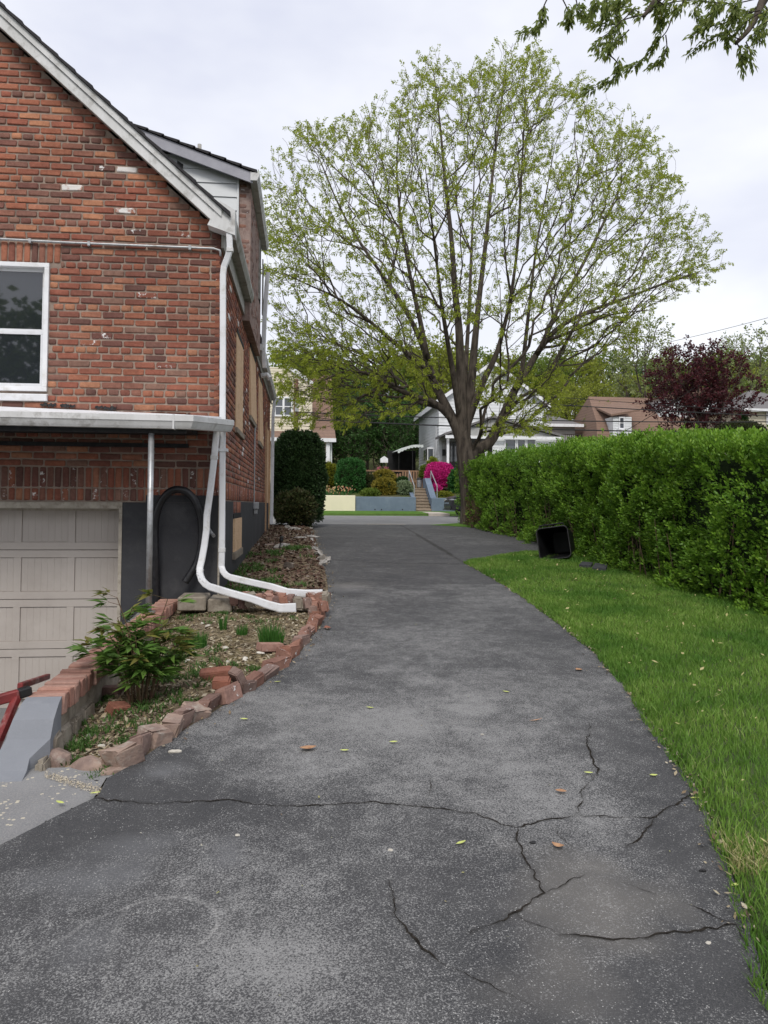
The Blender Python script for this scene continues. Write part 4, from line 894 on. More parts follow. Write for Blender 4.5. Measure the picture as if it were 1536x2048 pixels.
# tar patches along the flashing
tr=MB(); rr=random.Random(4)
for (xa,xb) in ((80,112),(120,150),(190,232),(300,380)):
    n_=14; up=[];dn=[]
    for q in range(n_):
        px_=xa+(xb-xa)*q/(n_-1); zz=zw-.02-(px_/447)*.07; hh=.03 if xa<300 else .008
        p_=P(px_,810,YG-.02); up.append((p_.x,YG-.006,zz+hh*rr.uniform(.3,1))); dn.append((p_.x,YG-.035,zz-hh*rr.uniform(.1,.9)))
    b_=len(tr.v); 
    tr.add(up+dn,[(q,q+1,q+1+n_,q+n_) for q in range(n_-1)])
tr.build('tar_patch',MAT['tar'],can)
bx0=P(135,848,7.6); bx1=P(256,852,7.6); MB().box(bx0.x,bx1.x,7.55,7.6,bx1.z-.025,bx1.z+.02).build('batten',MAT['jamb'],can)
for p_ in (P(428.5,915,7.82),): MB().box(p_.x-.036,p_.x+.036,p_.y-.03,p_.y+.03,p_.z-.02,p_.z+.02).build('joint_sleeve',MAT['whitegutter'],ds2,bevel=.004)
for zz,hh in ((Z(100,888,YG),.02),):
    MB().box(XL,XW-.3,YG-.02,YG+.02,zz-hh,zz+hh).build('old_ledger',MAT['tar'],can)
pp=P(297,1224,6.98); CAPZ=pp.z
post=thing('steel_post','slim galvanised steel post holding up the garage canopy on the brick-capped wall','post',(pp.x,pp.y,pp.z))
tp=P(303,846,YF+.03); MB().tube([(pp.x,pp.y,pp.z),(tp.x,YF+.03,zf-.172)],.026,14).build('shaft',MAT['pipe'],post,smooth=True); MB().box(pp.x-.05,pp.x+.05,pp.y-.05,pp.y+.05,pp.z-.006,pp.z+.006).build('base_plate',MAT['pipe'],post)
# ---- hose loop
hs=[P(x_,y_,Y_) for x_,y_,Y_ in ((313,1206,7.95),(312,1160,7.93),(311,1110,7.9),(310,1060,7.89),(313,1030,7.88),(322,1004,7.87),(336,986,7.86),(352,979,7.86),(370,982,7.87),(385,995,7.88),(396,1016,7.89),(402,1040,7.9),(404,1066,7.9),(402,1096,7.9),(395,1122,7.9),(384,1143,7.88),(370,1165,7.86))]
def smooth_path(p,k=4):
    p=[Vector(v) for v in p]; r=[]
    for i in range(len(p)-1):
        a=p[max(i-1,0)];b=p[i];c=p[i+1];d=p[min(i+2,len(p)-1)]
        for j in range(k):
            t_=j/k; r.append(.5*((2*b)+(c-a)*t_+(2*a-5*b+4*c-d)*t_*t_+(3*b-a-3*c+d)*t_**3))
    return r+[p[-1]]
hp=thing('drain_hose','looped black drain hose hanging on the charcoal foundation wall','hose',P(355,1100,7.9))
sp_=smooth_path(hs,10); MB().tube(sp_,[.036+.0035*(q%2) for q in range(len(sp_))],12).build('hose_tube',MAT['rubber'],hp,smooth=True)
nl=P(352,979,7.86); MB().tube([(nl.x,7.86,nl.z-.01),(nl.x,YG,nl.z-.01)],.009,6).build('hanger_nail',MAT['pipe'],hp)
# ================================================================== low retaining wall beside the ramp
wl=thing('retaining_wall','low retaining wall with sloping brick cap and grey cement end beside the bed','wall',(-1.4,5.5,0))
cn=P(90,1391,4.2); zc0=cn.z; zc1=P(335,1199,7.85).z; wx0,wx1=P(57,1391,4.2).x,P(125,1391,4.2).x
def capz(y): return float(np.interp(y,[4.2,7.95],[zc0,zc1]))
ys_=np.arange(4.22,7.93,.069)
cm=[]
for s in range(6):
    rgs=np.random.default_rng(s); m=MB().box(-.1,.1,-.029,.029,-.1,0); me=m.mesh('brick'); bm=bmesh.new(); bm.from_mesh(me); bmesh.ops.bevel(bm,geom=list(bm.edges),offset=.006,segments=1,affect='EDGES')
    for v in bm.verts: v.co+=Vector(rgs.normal(0,.0025,3))
    bm.to_mesh(me); bm.free(); me.materials.append(MAT['brick_cap']); cm.append(me)
wc=(wx0+wx1)/2
for q,y_ in enumerate(ys_):
    o=link('brick',cm[q%6],wl); o.location=(wc+rg.uniform(-.006,.006),y_,capz(y_)+rg.uniform(-.003,.003)); o.rotation_euler=(0,rg.uniform(-.015,.015),rg.uniform(-.02,.02)); o.scale=((wx1-wx0+.01)/.2,1,1)
MB().add([(wx0+.012,4.2,-.7),(wx1-.012,4.2,-.05),(wx1-.012,7.98,-.05),(wx0+.012,7.98,-.7),(wx0+.012,4.2,zc0-.102),(wx1-.012,4.2,zc0-.102),(wx1-.012,7.98,zc1-.102),(wx0+.012,7.98,zc1-.102)],[(0,3,2,1),(4,5,6,7),(0,1,5,4),(1,2,6,5),(2,3,7,6),(3,0,4,7)]).build('wall_core',MAT['block'],wl)
e1=G(55,1545); e0=P(-12,1552,e1.y)
q0=float(gz(e1.y)); prof=[(wx0-.005,wx1+.0,4.19,zc0-.004),(wx0-.01,wx1+.004,4.13,zc0-.022),(wx0-.02,wx1+.008,4.04,zc0-.08),(wx0-.03,wx1+.01,e1.y+.14,q0+.115),(wx0-.05,e1.x-.012,e1.y+.06,q0+.047),(wx0-.07,e1.x-.004,e1.y,q0+.008),(wx0-.10,e1.x,e1.y-.1,q0-.026)]
V=[];F=[]
for a,b_,y_,z_ in prof: V+=[(a,y_,z_),(b_,y_,z_),(b_-.005,y_+.004,-.3),(a,y_+.004,-.45)]
for q in range(len(prof)-1):
    for k_ in range(4): F.append((q*4+k_,q*4+(k_+1)%4,(q+1)*4+(k_+1)%4,(q+1)*4+k_))
F.append((3,2,1,0)); F.append(tuple(4*(len(prof)-1)+k_ for k_ in range(4)))
MB().add(V,F).build('cement_end',MAT['cement'],wl)
# rough blocks showing on the bed side of the end
rb=random.Random(8)
for (y_,z_,l_,h_) in ((4.1,.27,.14,.13),(4.27,.25,.16,.15),(4.46,.25,.18,.15),(4.67,.26,.2,.15),(3.95,.2,.13,.12)):
    m=MB().box(-.02,.03,-l_/2,l_/2,-h_/2,h_/2).mesh('block'); bm=bmesh.new(); bm.from_mesh(m); bmesh.ops.bevel(bm,geom=list(bm.edges),offset=.014,segments=2,affect='EDGES')
    for v in bm.verts: v.co+=Vector((rb.gauss(0,.005),rb.gauss(0,.005),rb.gauss(0,.005)))
    bm.to_mesh(m); bm.free(); o=link('block',m,wl,MAT['block']); o.location=(wx1-.01,y_,z_)
# stone footing between wall and house
for q,(xa,xb,ya,yb) in enumerate(((357,414,1192,1210),(417,465,1196,1213))):
    a=P(xa,yb,7.6); b_=P(xb,ya,7.6); m=MB().box(a.x,b_.x,7.52,7.9,a.z-.05,b_.z); fo_=m.build('footing_block',MAT['block'],wl,bevel=.012)
# red handrail
rl=thing('red_handrail','peeling red wooden handrail meeting the end of the low wall','handrail',P(20,1400,4.2))
def beam(p,q,w_,h_,m=None):
    p=Vector(p);q=Vector(q); L_=(q-p).length; M_=Matrix.Translation(p)@(q-p).to_track_quat('X','Z').to_matrix().to_4x4(); return (m or MB()).box(0,L_,-w_/2,w_/2,-h_/2,h_/2,mat=M_)
beam(P(-420,1520,3.75),P(38,1388,4.2),.045,.05).build('top_rail',MAT['redpaint'],rl,bevel=.006)
beam(P(36,1388,4.2),P(62,1380,4.24),.05,.05).build('end_cap',MAT['black'],rl,bevel=.008)
beam(P(34,1394,4.19),P(-70,1640,3.9),.036,.042).build('brace',MAT['redpaint'],rl,bevel=.005)
beam(P(40,1372,4.5),P(96,1353,5.35),.03,.035).build('wall_rail',MAT['redpaint'],rl,bevel=.005)
# ================================================================== foliage tools
def unit(a): return a/np.maximum(np.linalg.norm(a,axis=-1,keepdims=True),1e-9)
def rdir(rg,n): return unit(rg.normal(0,1,(n,3)))
def leaf_quads(B,D,N,Ln,Wd,fold=.15,droop=0):
    S=unit(np.cross(D,N)); Ln=np.asarray(Ln)[...,None]; Wd=np.asarray(Wd)[...,None]; m=B+D*Ln*.45; up=unit(np.cross(S,D))
    tip=B+D*Ln; tip[:,2]-=droop*Ln[:,0]
    V=np.stack([B,m+S*Wd-up*Wd*fold,tip,m-S*Wd-up*Wd*fold],1).reshape(-1,3); i=np.arange(len(B))*4
    return V,np.concatenate([np.stack([i,i+1,i+2],1),np.stack([i,i+2,i+3],1)])
def sprigs(C,A,n,L,W,seed,spread=.9,stem=.04,droop=0,bias=None):
    rg=np.random.default_rng(seed); k=len(C); c=np.repeat(C,n,0); a=np.repeat(A,n,0); r=rdir(rg,k*n)
    d=unit(a+r*spread+(0 if bias is None else np.array(bias))); b=c+a*(rg.random((k*n,1))-.5)*stem*2+r*stem*.25
    return leaf_quads(b,d,unit(a+rdir(rg,k*n)*.8),L*(.65+.6*rg.random(k*n)),W*(.7+.5*rg.random(k*n)),.2,droop)
def tubes_np(P0,P1,R0,R1,n):
    d=unit(P1-P0); ref=np.where(np.abs(d[:,2:3])>.9,np.array([[1.0,0,0]]),np.array([[0,0,1.0]])); a=unit(np.cross(d,ref)); b=np.cross(d,a); m=len(P0)
    q=2*np.pi*np.arange(n)/n; ca=np.cos(q)[None,:,None]; sa=np.sin(q)[None,:,None]
    r0=P0[:,None]+(a[:,None]*ca+b[:,None]*sa)*R0[:,None,None]; r1=P1[:,None]+(a[:,None]*ca+b[:,None]*sa)*R1[:,None,None]
    V=np.concatenate([r0,r1],1).reshape(-1,3); k=np.arange(n); f=np.stack([k,(k+1)%n,(k+1)%n+n,k+n],1); F=(f[None]+(np.arange(m)*2*n)[:,None,None]).reshape(-1,4); return V,F
def merge(parts):
    V=[];F=[];o=0
    for v,f in parts: V.append(v);F.append(f+o);o+=len(v)
    return np.concatenate(V),np.concatenate(F)
def grow(guides,targets,order,bf=.45,step=.3,seed=0,curl=.25,grav=0):
    rg=np.random.default_rng(seed); cap=sum(len(g) for _,g in guides)+len(targets)*9+10; pos=np.zeros((cap,3)); par=np.full(cap,-1); pl=np.zeros(cap); dr=np.zeros((cap,3)); n=0; idx=[]
    for at,g in guides:            # at=(guide number, point number) or None
        p=-1 if at is None else idx[at[0]][at[1]]; ids=[]
        for v in g:
            pos[n]=v; par[n]=p; 
            if p>=0: pl[n]=pl[p]+np.linalg.norm(pos[n]-pos[p]); dr[n]=unit(pos[n]-pos[p])
            else: dr[n]=(0,0,1)
            ids.append(n); p=n; n+=1
        idx.append(ids)
    for t_ in targets[order]:
        dv=t_-pos[:n]; ds=np.linalg.norm(dv,axis=1); al=(dv*dr[:n]).sum(1)/np.maximum(ds,1e-6)
        c=ds*(1.35-.45*al)+bf*pl[:n]; j=int(np.argmin(c)); L_=ds[j]
        k=max(1,int(round(L_/step))); k=min(k,8); p=j; a=pos[j]; d0=dr[j]; 
        for q in range(1,k+1):
            s=q/k; pt=a+dv[j]*s+d0*L_*curl*s*(1-s)+(rg.normal(0,.05*step,3) if q<k else 0); pt[2]-=grav*L_*s*(1-s)
            pos[n]=pt; par[n]=p; pl[n]=pl[p]+np.linalg.norm(pt-pos[p]); dr[n]=unit(pt-pos[p]); p=n; n+=1
    return pos[:n],par[:n],dr[:n],idx
def radii(par,tip,ex):
    n=len(par); s=np.zeros(n); has=np.zeros(n,bool); has[par[par>=0]]=True; s[~has]=tip**ex
    for i in range(n-1,-1,-1):
        if par[i]>=0: s[par[i]]+=s[i]
    return s**(1/ex)
def wood_mesh(name,pos,par,r,big=.05,mid=.014):
    e=np.where(par>=0)[0]; P0=pos[par[e]]; P1=pos[e]; r1=r[e]; r0=np.minimum(r[par[e]],r1*1.25); parts=[]
    for lo,hi,n in ((big,9,12),(mid,big,6),(0,mid,3)):
        m=(r1>=lo)&(r1<hi)
        if m.any(): parts.append(tubes_np(P0[m]-unit(P1[m]-P0[m])*r1[m][:,None]*.35,P1[m],r0[m],r1[m],n))
    V,F=merge(parts); return np_mesh(name,V,F,True)
# ================================================================== the hedge
hd=[HB[0]+(HB[0]-HB[1]).normalized()*3.2]+HB; hd=[Vector((v.x,v.y,float(gz(v.y)))) for v in hd]
top_px=[(1536,853),(1470,862),(1397,870),(1314,875),(1260,880),(1190,887),(1130,893),(1086,899),(983,919),(925,934)]
def hedge_top(px): return np.interp(px,[p[0] for p in top_px[::-1]],[p[1] for p in top_px[::-1]])
hs_=np.array([(v.x,v.y) for v in hd]); seg=np.r_[0,np.cumsum(np.linalg.norm(np.diff(hs_,axis=0),axis=1))]
def hpt(s): return np.stack([np.interp(s,seg,hs_[:,0]),np.interp(s,seg,hs_[:,1])],-1)
def hh_at(s):
    p=hpt(np.asarray(s)); r=[]
    for x,y in np.atleast_2d(p):
        px,_=proj(x,y,2.0); r.append(P(px,float(hedge_top(min(px,1536)))+5,y).z-float(gz(y)) if px<1560 else None)
    r=[v if v is not None else 1.82 for v in r]; return np.array(r)
sg=np.linspace(0,seg[-1],60); hgs=hh_at(sg); hgs=np.clip(hgs,1.45,2.1); hgs=np.convolve(np.pad(hgs,3,mode='edge'),np.ones(7)/7,'valid')+.26*np.clip((sg/seg[-1]-.35)/.65,0,1)
def tang(s): return unit(hpt(s+.3)-hpt(s-.3+1e-6))
HW=1.25
def hedge_surface(n,seed):
    rg=np.random.default_rng(seed); s=seg[-1]*rg.random(n)**.85; s=np.where(rg.random(n)<.4,seg[-1]*rg.random(n)*.55,s); H=np.interp(s,sg,hgs); c=hpt(s); tn=tang(np.clip(s,.4,seg[-1]-.4)); nm=np.stack([-np.abs(tn[:,1]),np.abs(tn[:,0])*-1*np.sign(tn[:,0]*-1),],-1)
    nm=np.stack([-tn[:,1],tn[:,0]],-1); nm=np.where((nm[:,:1]>0),-nm,nm)
    per=H+HW+.5; q=rg.random(n)*per; front=q<H; zf_=np.where(front,q,H); inn=np.where(front,0,q-H); inn=np.minimum(inn,HW)
    back=q>H+HW; zf_=np.where(back,H-(q-H-HW),zf_)
    rnd=np.clip((zf_-(H-.28))/.28,0,1)*np.where(front,1,0); inn=inn+.16*rnd**2
    rnd2=np.where(~front&~back,np.clip((.3-inn)/.3,0,1),0); zf_=zf_-.10*rnd2**2
    lump=.30*(fbm(s*1.1,zf_*1.0,7,3)-.5)+.30*(vn(s*2.9,zf_*2.6,17)-.5)+.10*(vn(s*6,zf_*6,19)-.5)
    taper=np.where(front,-.10*(zf_/H-.4),0)+np.where(front,np.clip((.35-zf_)/.35,0,1)*.10,0)
    nz_=np.where(front,np.clip((zf_-(H-.4))/.4,0,1)*.8,1.0); n3=unit(np.stack([nm[:,0]*np.where(front,1,.1),nm[:,1]*np.where(front,1,.1),nz_+.15],-1))
    xy=c-nm*(inn)[:,None]+nm*((lump-.06+taper)*np.where(front,1,0))[:,None]
    z=gz(xy[:,1])+zf_+np.where(front,0,lump*.7)
    return np.stack([xy[:,0],xy[:,1],z],-1),n3,s,zf_,H
C,A,s_,z_,H_=hedge_surface(23000,3); rg_=np.random.default_rng(4)
C=C-A*(rg_.random((len(C),1))**1.5)*.16
bare=(s_>seg[-1]-1.9)&(z_<.75)&(rg_.random(len(s_))<.7)
holes_=(fbm(s_*2.4,z_*2.4,55,3)>.70)&(rg_.random(len(s_))<.6)&(z_<1.6); dead=bare&(rg_.random(len(s_))<.35)&(z_>.2); CD,AD=C[dead],A[dead]; C,A=C[~bare&~holes_],A[~bare&~holes_]
shoot=rg_.random(len(C))<.015; C[shoot]+=A[shoot]*rg_.uniform(.05,.16,(shoot.sum(),1))
hedge=thing('hedge','long clipped green privet hedge along the right side of the lawn','hedge',hd[3])
newg_lit=(rg_.random(len(C))<.16+.34*np.clip((C[:,2]-gz(C[:,1])-1.0)/.8,0,1)+.22*np.clip((9-C[:,1])/3,0,1))&(fbm(C[:,0]*1.3+C[:,1],C[:,2]*1.3,77)>.36)  # spring growth, denser toward the top as light painted into leaf colour
V,F=sprigs(C[~newg_lit],unit(A[~newg_lit]+np.array([0,0,.45])),10,.049,.0122,5,.85,.05); link('foliage',np_mesh('foliage',V,F),hedge,MAT['hedge'])
V,F=sprigs(C[newg_lit]+A[newg_lit]*.04,unit(A[newg_lit]+np.array([0,0,.75])),10,.047,.0125,15,.7,.05); link('toplit_new_growth',np_mesh('toplit_new_growth',V,F),hedge,MAT['hedgenewlit'])
V,F=sprigs(CD,AD,7,.05,.014,16,1.1,.05); link('dead_leaves',np_mesh('dead_leaves',V,F),hedge,MAT['deadleaf'])
# end cap of foliage at the street end
ec=hpt(np.array([seg[-1]]))[0]; rg_=np.random.default_rng(6); n=1500
u=rg_.random(n)*HW; zz=rg_.random(n)*hgs[-1]; keepb=(zz>.6)|(rg_.random(n)<.35); u=u[keepb];zz=zz[keepb]; n=len(u)
Cc=np.stack([ec[0]-.12+u,ec[1]+.1+.25*(fbm(u*2,zz*2,3)-.5)+rg_.random(n)*.15,gz(ec[1])+zz],-1); V,F=sprigs(Cc,np.tile(unit(np.array([[-.3,1.0,.2]])),(n,1)),9,.056,.0135,7,.9,.05); link('foliage',np_mesh('foliage',V,F),hedge,MAT['hedge'])
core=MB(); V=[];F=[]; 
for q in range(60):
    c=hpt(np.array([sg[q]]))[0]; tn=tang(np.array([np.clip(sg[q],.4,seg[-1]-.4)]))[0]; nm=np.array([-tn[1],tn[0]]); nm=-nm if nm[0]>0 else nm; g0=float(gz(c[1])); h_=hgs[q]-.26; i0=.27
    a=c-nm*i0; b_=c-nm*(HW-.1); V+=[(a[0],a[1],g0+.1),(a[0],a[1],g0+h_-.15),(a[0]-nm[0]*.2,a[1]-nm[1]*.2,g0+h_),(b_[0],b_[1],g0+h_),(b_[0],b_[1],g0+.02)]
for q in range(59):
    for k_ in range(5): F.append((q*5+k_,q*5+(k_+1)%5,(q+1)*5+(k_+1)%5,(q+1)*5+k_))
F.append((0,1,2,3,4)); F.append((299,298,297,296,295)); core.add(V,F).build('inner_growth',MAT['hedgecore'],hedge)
rg_=np.random.default_rng(9); ss=np.r_[rg_.random(160)*seg[-1],seg[-1]-rg_.random(110)*2.0]; c=hpt(ss); P0=np.stack([c[:,0]+rg_.uniform(.02,.35,len(ss)),c[:,1],gz(c[:,1])-.02],-1); P1=P0+np.stack([rg_.normal(0,.12,len(ss)),rg_.normal(0,.12,len(ss)),rg_.uniform(.5,1.0,len(ss))],-1)
V,F=tubes_np(P0,P1,np.full(len(ss),.009),np.full(len(ss),.004),4); so=link('stems',np_mesh('stems',V,F),hedge,M('hedge_stem',(.17,.12,.075),.9,(.10,.07,.05),10)); so['kind']='stuff'
# ================================================================== the big maple
TY=22.6
mt=thing('maple_tree','big spreading maple with fresh yellow-green leaves at the end of the driveway','tree',G(928,1046))
def path(pts,dy): # pixel polyline, depth drifting by dy along it
    L_=np.r_[0,np.cumsum([math.hypot(b[0]-a[0],b[1]-a[1]) for a,b in zip(pts[:-1],pts[1:])])]; L_=L_/L_[-1]
    v=[P(x,y,TY+dy*l**1.3) for (x,y),l in zip(pts,L_)]
    return [np.array(q) for q in smooth_path(v,3)]
trunk=[(941,1056),(940,1030),(938,990),(935,950),(931,915),(928,885),(925,862)]
L_A=[(933,925),(948,904),(978,885),(999,849),(1017,808),(1031,778),(1053,742),(1083,694),(1122,652),(1180,622),(1250,597),(1320,570),(1395,545)]
gs=[(None,path(trunk,0))]
nT=len(gs[0][1])
gs.append(((0,int(nT*.62)),path(L_A,.8)))
gs.append(((0,int(nT*.8)),path([(924,872),(924,850),(922,800),(921,740),(918,660),(910,580),(903,480),(890,360),(880,250),(868,150)],-1.4)))
gs.append(((0,int(nT*.8)),path([(929,874),(931,850),(940,800),(945,740),(950,680),(958,600),(972,480),(985,350),(1000,230),(1012,130)],1.6)))
gs.append(((0,nT-1),path([(934,848),(950,805),(968,760),(990,715),(1004,670),(1022,590),(1036,480),(1043,350),(1052,180)],-2.4)))
gs.append(((0,int(nT*.78)),path([(921,878),(913,855),(893,815),(875,780),(862,750),(850,705),(822,640),(780,572),(730,500),(682,420),(640,320)],1.2)))
gs.append(((5,14),path([(851,700),(840,640),(822,560),(803,450),(793,340),(800,240)],-2.2)))
gs.append(((0,nT-1),path([(910,846),(888,822),(862,802),(820,790),(775,768),(735,748),(695,742),(645,762),(600,790)],-.8)))
gs.append(((5,11),path([(858,742),(800,695),(742,645),(682,600),(622,572),(565,545)],-2.6)))
gs.append(((1,15),path([(1032,775),(1044,735),(1050,690),(1060,600),(1072,500),(1090,400),(1110,290)],-1.2)))
gs.append(((1,20),path([(1083,692),(1120,610),(1165,530),(1210,440),(1250,350)],1.5)))
gs.append(((0,nT-1),path([(926,850),(930,760),(938,620),(945,450),(950,300)],4.2)))
gs.append(((0,nT-1),path([(922,850),(905,740),(885,620),(868,480),(850,330)],-4.2)))
gs.append(((1,21),path([(1092,682),(1150,660),(1220,630),(1300,620)],-2.5)))
gs.append(((7,12),path([(780,770),(730,790),(690,810),(640,800),(575,770)],1.8)))
gs.append(((1,20),path([(1080,695),(1120,690),(1160,665),(1200,650)],2.2)))
crown=[(532,400),(558,318),(620,258),(690,262),(722,248),(782,205),(832,148),(870,122),(930,168),(985,112),(1045,98),(1112,150),(1170,190),(1232,228),(1290,270),(1335,335),(1342,405),(1412,470),(1432,530),(1375,570),(1290,612),(1215,640),(1160,672),(1115,700),(1060,690),(1010,680),(960,660),(905,670),(870,700),(810,735),(770,790),(690,830),(625,830),(565,800),(545,700),(533,560)]
rg_=np.random.default_rng(21); pts=[]
cx,cy=960,470
NT_=9600
while len(pts)<NT_:
    x=rg_.uniform(525,1440,4000); y=rg_.uniform(95,835,4000); ok=inpoly(x+120*(fbm(x/26,y/26,1,3)-.5),y+120*(fbm(x/26,y/26,2,3)-.5),crown)
    ang=np.arctan2(y-cy,x-cx); rr_=np.hypot((x-cx)/450,(y-cy)/360)
    w_=.35+.65*np.clip(rr_,0,1); ok&=rg_.random(4000)<w_*np.where((y>640)&(x>830)&(x<1130),.25,1)*np.where((x<860)&(y>600),2.2,1); ok&=(fbm(x/45,y/45,5,3)>.40)|(rg_.random(4000)<.25)
    for a,b in zip(x[ok],y[ok]):
        r_=math.hypot((a-cx)/470,(b-cy)/390); half=5.0*math.sqrt(max(.06,1-min(r_,1)**2)); u=rg_.uniform(-1,1); u=math.copysign(abs(u)**.75,u); pts.append(np.array(P(a,b,TY+u*half)))
lowx=rg_.uniform(955,1125,620); lowy=rg_.uniform(735,868,620); lowk=(fbm(lowx/30,lowy/30,8)>.42)
for a,b in zip(lowx[lowk],lowy[lowk]): pts.insert(0,np.array(P(a,b,TY-.5+rg_.uniform(-2.5,1.5))))
lowp=[(548,650),(700,660),(850,705),(885,765),(850,815),(760,850),(640,856),(560,850),(546,760)]; lx_=rg_.uniform(545,890,3200); ly_=rg_.uniform(645,858,3200); lk=inpoly(lx_,ly_,lowp)&(fbm(lx_/34,ly_/34,12)>.43)
for a,b in list(zip(lx_[lk],ly_[lk]))[:900]: pts.insert(0,np.array(P(a,b,TY+rg_.uniform(-3.2,2.5))))
lx_=rg_.uniform(1085,1290,700); ly_=rg_.uniform(630,780,700); lk=(fbm(lx_/34,ly_/34,13)>.47)&(ly_<800-(lx_-1085)*.55)
for a,b in zip(lx_[lk],ly_[lk]): pts.insert(0,np.array(P(a,b,TY+rg_.uniform(-1.5,2.5))))
for q in range(420): # long outer shoots that break the outline
    i_=rg_.integers(0,len(crown)-14); e_=np.array(crown[i_])*(1-(f_:=rg_.random()))+np.array(crown[i_+1])*f_; d_=e_-np.array([940,560]); e_=e_+d_/np.linalg.norm(d_)*rg_.uniform(-25,32); pts.insert(0,np.array(P(e_[0],e_[1],TY+rg_.uniform(-2,2))))
T_=np.array(pts[:NT_]); base=np.array(P(925,850,TY)); order=np.argsort(np.linalg.norm(T_-base,axis=1))
pos,par,drr,idx=grow(gs,T_,order,.42,.32,2,.3,.04)
rad=radii(par,.0046,2.14)
tr_i=idx[0]; 
for q,i_ in enumerate(tr_i):
    f=q/(len(tr_i)-1); rad[i_]=.258+.13*max(0,.25-f)*3-.22*max(0,f-.72)
PR=[None,(.20,.025),(.215,.014),(.195,.014),(.13,.012),(.185,.014),(.09,.01),(.12,.012),(.08,.01),(.09,.01),(.08,.01),(.11,.01),(.11,.01),(.06,.01),(.06,.01),(.05,.01)]
gm=MB(); par2=par.copy()
for g_,ids in enumerate(idx):
    if g_:
        for q,i_ in enumerate(ids): f=q/(len(ids)-1); rad[i_]=max(rad[i_] if rad[i_]<PR[g_][0] else PR[g_][0],PR[g_][0]*(1-f)**1.15+PR[g_][1]*f)
    ch=([par[ids[0]]] if par[ids[0]]>=0 else [])+ids; rr=[float(rad[i_]) for i_ in ch]
    if g_ and par[ids[0]] in idx[0]: rr[0]=rr[1]*.7; rr[1]*=.92
    elif g_: rr[0]=rr[1]*1.1
    gm.tube([Vector(pos[i_]) for i_ in ch],rr,14 if g_ else 20); par2[ids]=-1
gme=gm.mesh('limbs',True)
link('trunk',gme,mt,MAT['bark'])
link('branches',wood_mesh('branches',pos,par2,rad),mt,MAT['bark'])
thin=np.where(rad<.0095)[0]; rgl=np.random.default_rng(31); pick=thin[rgl.random(len(thin))<np.clip(.6+1.3*(fbm(pos[thin,0]*.9+pos[thin,1]*.5,pos[thin,2]*.9,9)-.3),.4,1)]
V,F=sprigs(pos[pick]+rgl.normal(0,.05,(len(pick),3)),unit(drr[pick]+np.array([0,0,-.15])),25,.063,.0175,33,1.1,.095,.3)
link('crown',np_mesh('crown',V,F),mt,MAT['maple'])
# ================================================================== other trees
def simple_tree(name,label,base,h,trunk_r,crown_c,crown_r,mat,n_t,n_leaf,leaf,seed,group=None,bark='bark',power=2.0,lean=(0,0),hollow=.35,local=False,cat='tree',step=None,pick_r=None):
    rg=np.random.default_rng(seed); b=np.array(base,float); root=thing(name,label,cat,base,0,group)
    if local: b=np.zeros(3)
    c=np.array(crown_c,float)+(0 if not local else -np.array(base)); cr_=np.array(crown_r,float)
    d=rdir(rg,n_t*3); rr=(hollow+(1-hollow)*rg.random(n_t*3)**.7); t_=d*rr[:,None]; lum=.72+.55*fbm(np.arctan2(d[:,1],d[:,0])*1.6+9,d[:,2]*2+5,seed); t_=c+t_*cr_*lum[:,None]; t_=t_[:n_t]
    top=c+np.array([lean[0],lean[1],cr_[2]*.45]); g=[b+(top-b)*s+np.array([math.sin(s*5+seed)*.04*h*.3,math.cos(s*4+seed)*.03*h*.3,0])*s for s in np.linspace(0,1,10)]
    st=step or max(cr_)*.11
    pos,par,dr_,idx=grow([(None,g)],t_,np.argsort(np.linalg.norm(t_-b,axis=1)),.4,st,seed,.3,.03)
    r=radii(par,.012 if h>5 else .005,2.2); r*=trunk_r/max(r[0],1e-6); r=np.maximum(r,.006)
    ls=WORLDSPACE[0]; WORLDSPACE[0]=not local
    link('trunk',wood_mesh('trunk',pos,par,r,.08,.02),root,MAT[bark])
    has=np.zeros(len(par),bool); has[par[par>=0]]=True; tips=np.where(~has)[0]; tips=np.concatenate([tips,par[tips]]); tips=tips[tips>=0]
    V,F=sprigs(pos[tips]+rg.normal(0,leaf*.6,(len(tips),3)),unit(dr_[tips]+np.array([0,0,.1])),n_leaf,leaf,leaf*.33,seed+1,1.1,leaf*1.3,.15)
    link('crown',np_mesh('crown',V,F),root,mat); WORLDSPACE[0]=ls; return root
def copy_tree(root,loc,rz,sc,label=None):
    r=root.copy(); COL.objects.link(r); r.location=loc; r.rotation_euler=(0,0,rz); r.scale=(sc,sc,sc)
    if label: r['label']=label
    for ch in root.children:
        c=ch.copy(); COL.objects.link(c); c.parent=r; c.matrix_parent_inverse=ch.matrix_parent_inverse.copy()
    return r
def tz(x,y):  # terrain under the far trees
    z=float(far_z(y))-.05
    if y>62: z+=(float(fbm(np.array(x*.03),np.array(y*.03),3))-.5)*5*min(1,(y-62)/40)
    if y>50 and x>14: z+=min(1,(x-14)/14)*min(1,(y-50)/12)*1.6
    return z
kinds=[('yellow_green_tree','springgreen',5.2,(2.9,2.9,3.4),.16,620,9,.26),('mid_green_tree','midgreen',5.0,(3.1,3.1,3.3),.17,620,9,.27),('evergreen_tree','evergreen',4.6,(2.3,2.3,4.2),.16,720,10,.25),('pale_tree','palegreen',6.0,(2.6,2.6,4.0),.13,420,7,.22)]
protos=[]
for q,(nm_,mt_,ch_,cr_,tr_,n_,nl_,lf_) in enumerate(kinds):
    protos.append(simple_tree(nm_,'',(0,0,0),9,tr_,(0,0,ch_),cr_,MAT[mt_],n_,nl_,lf_,60+q,'trees on the wooded slope',local=True))
used=[False]*4
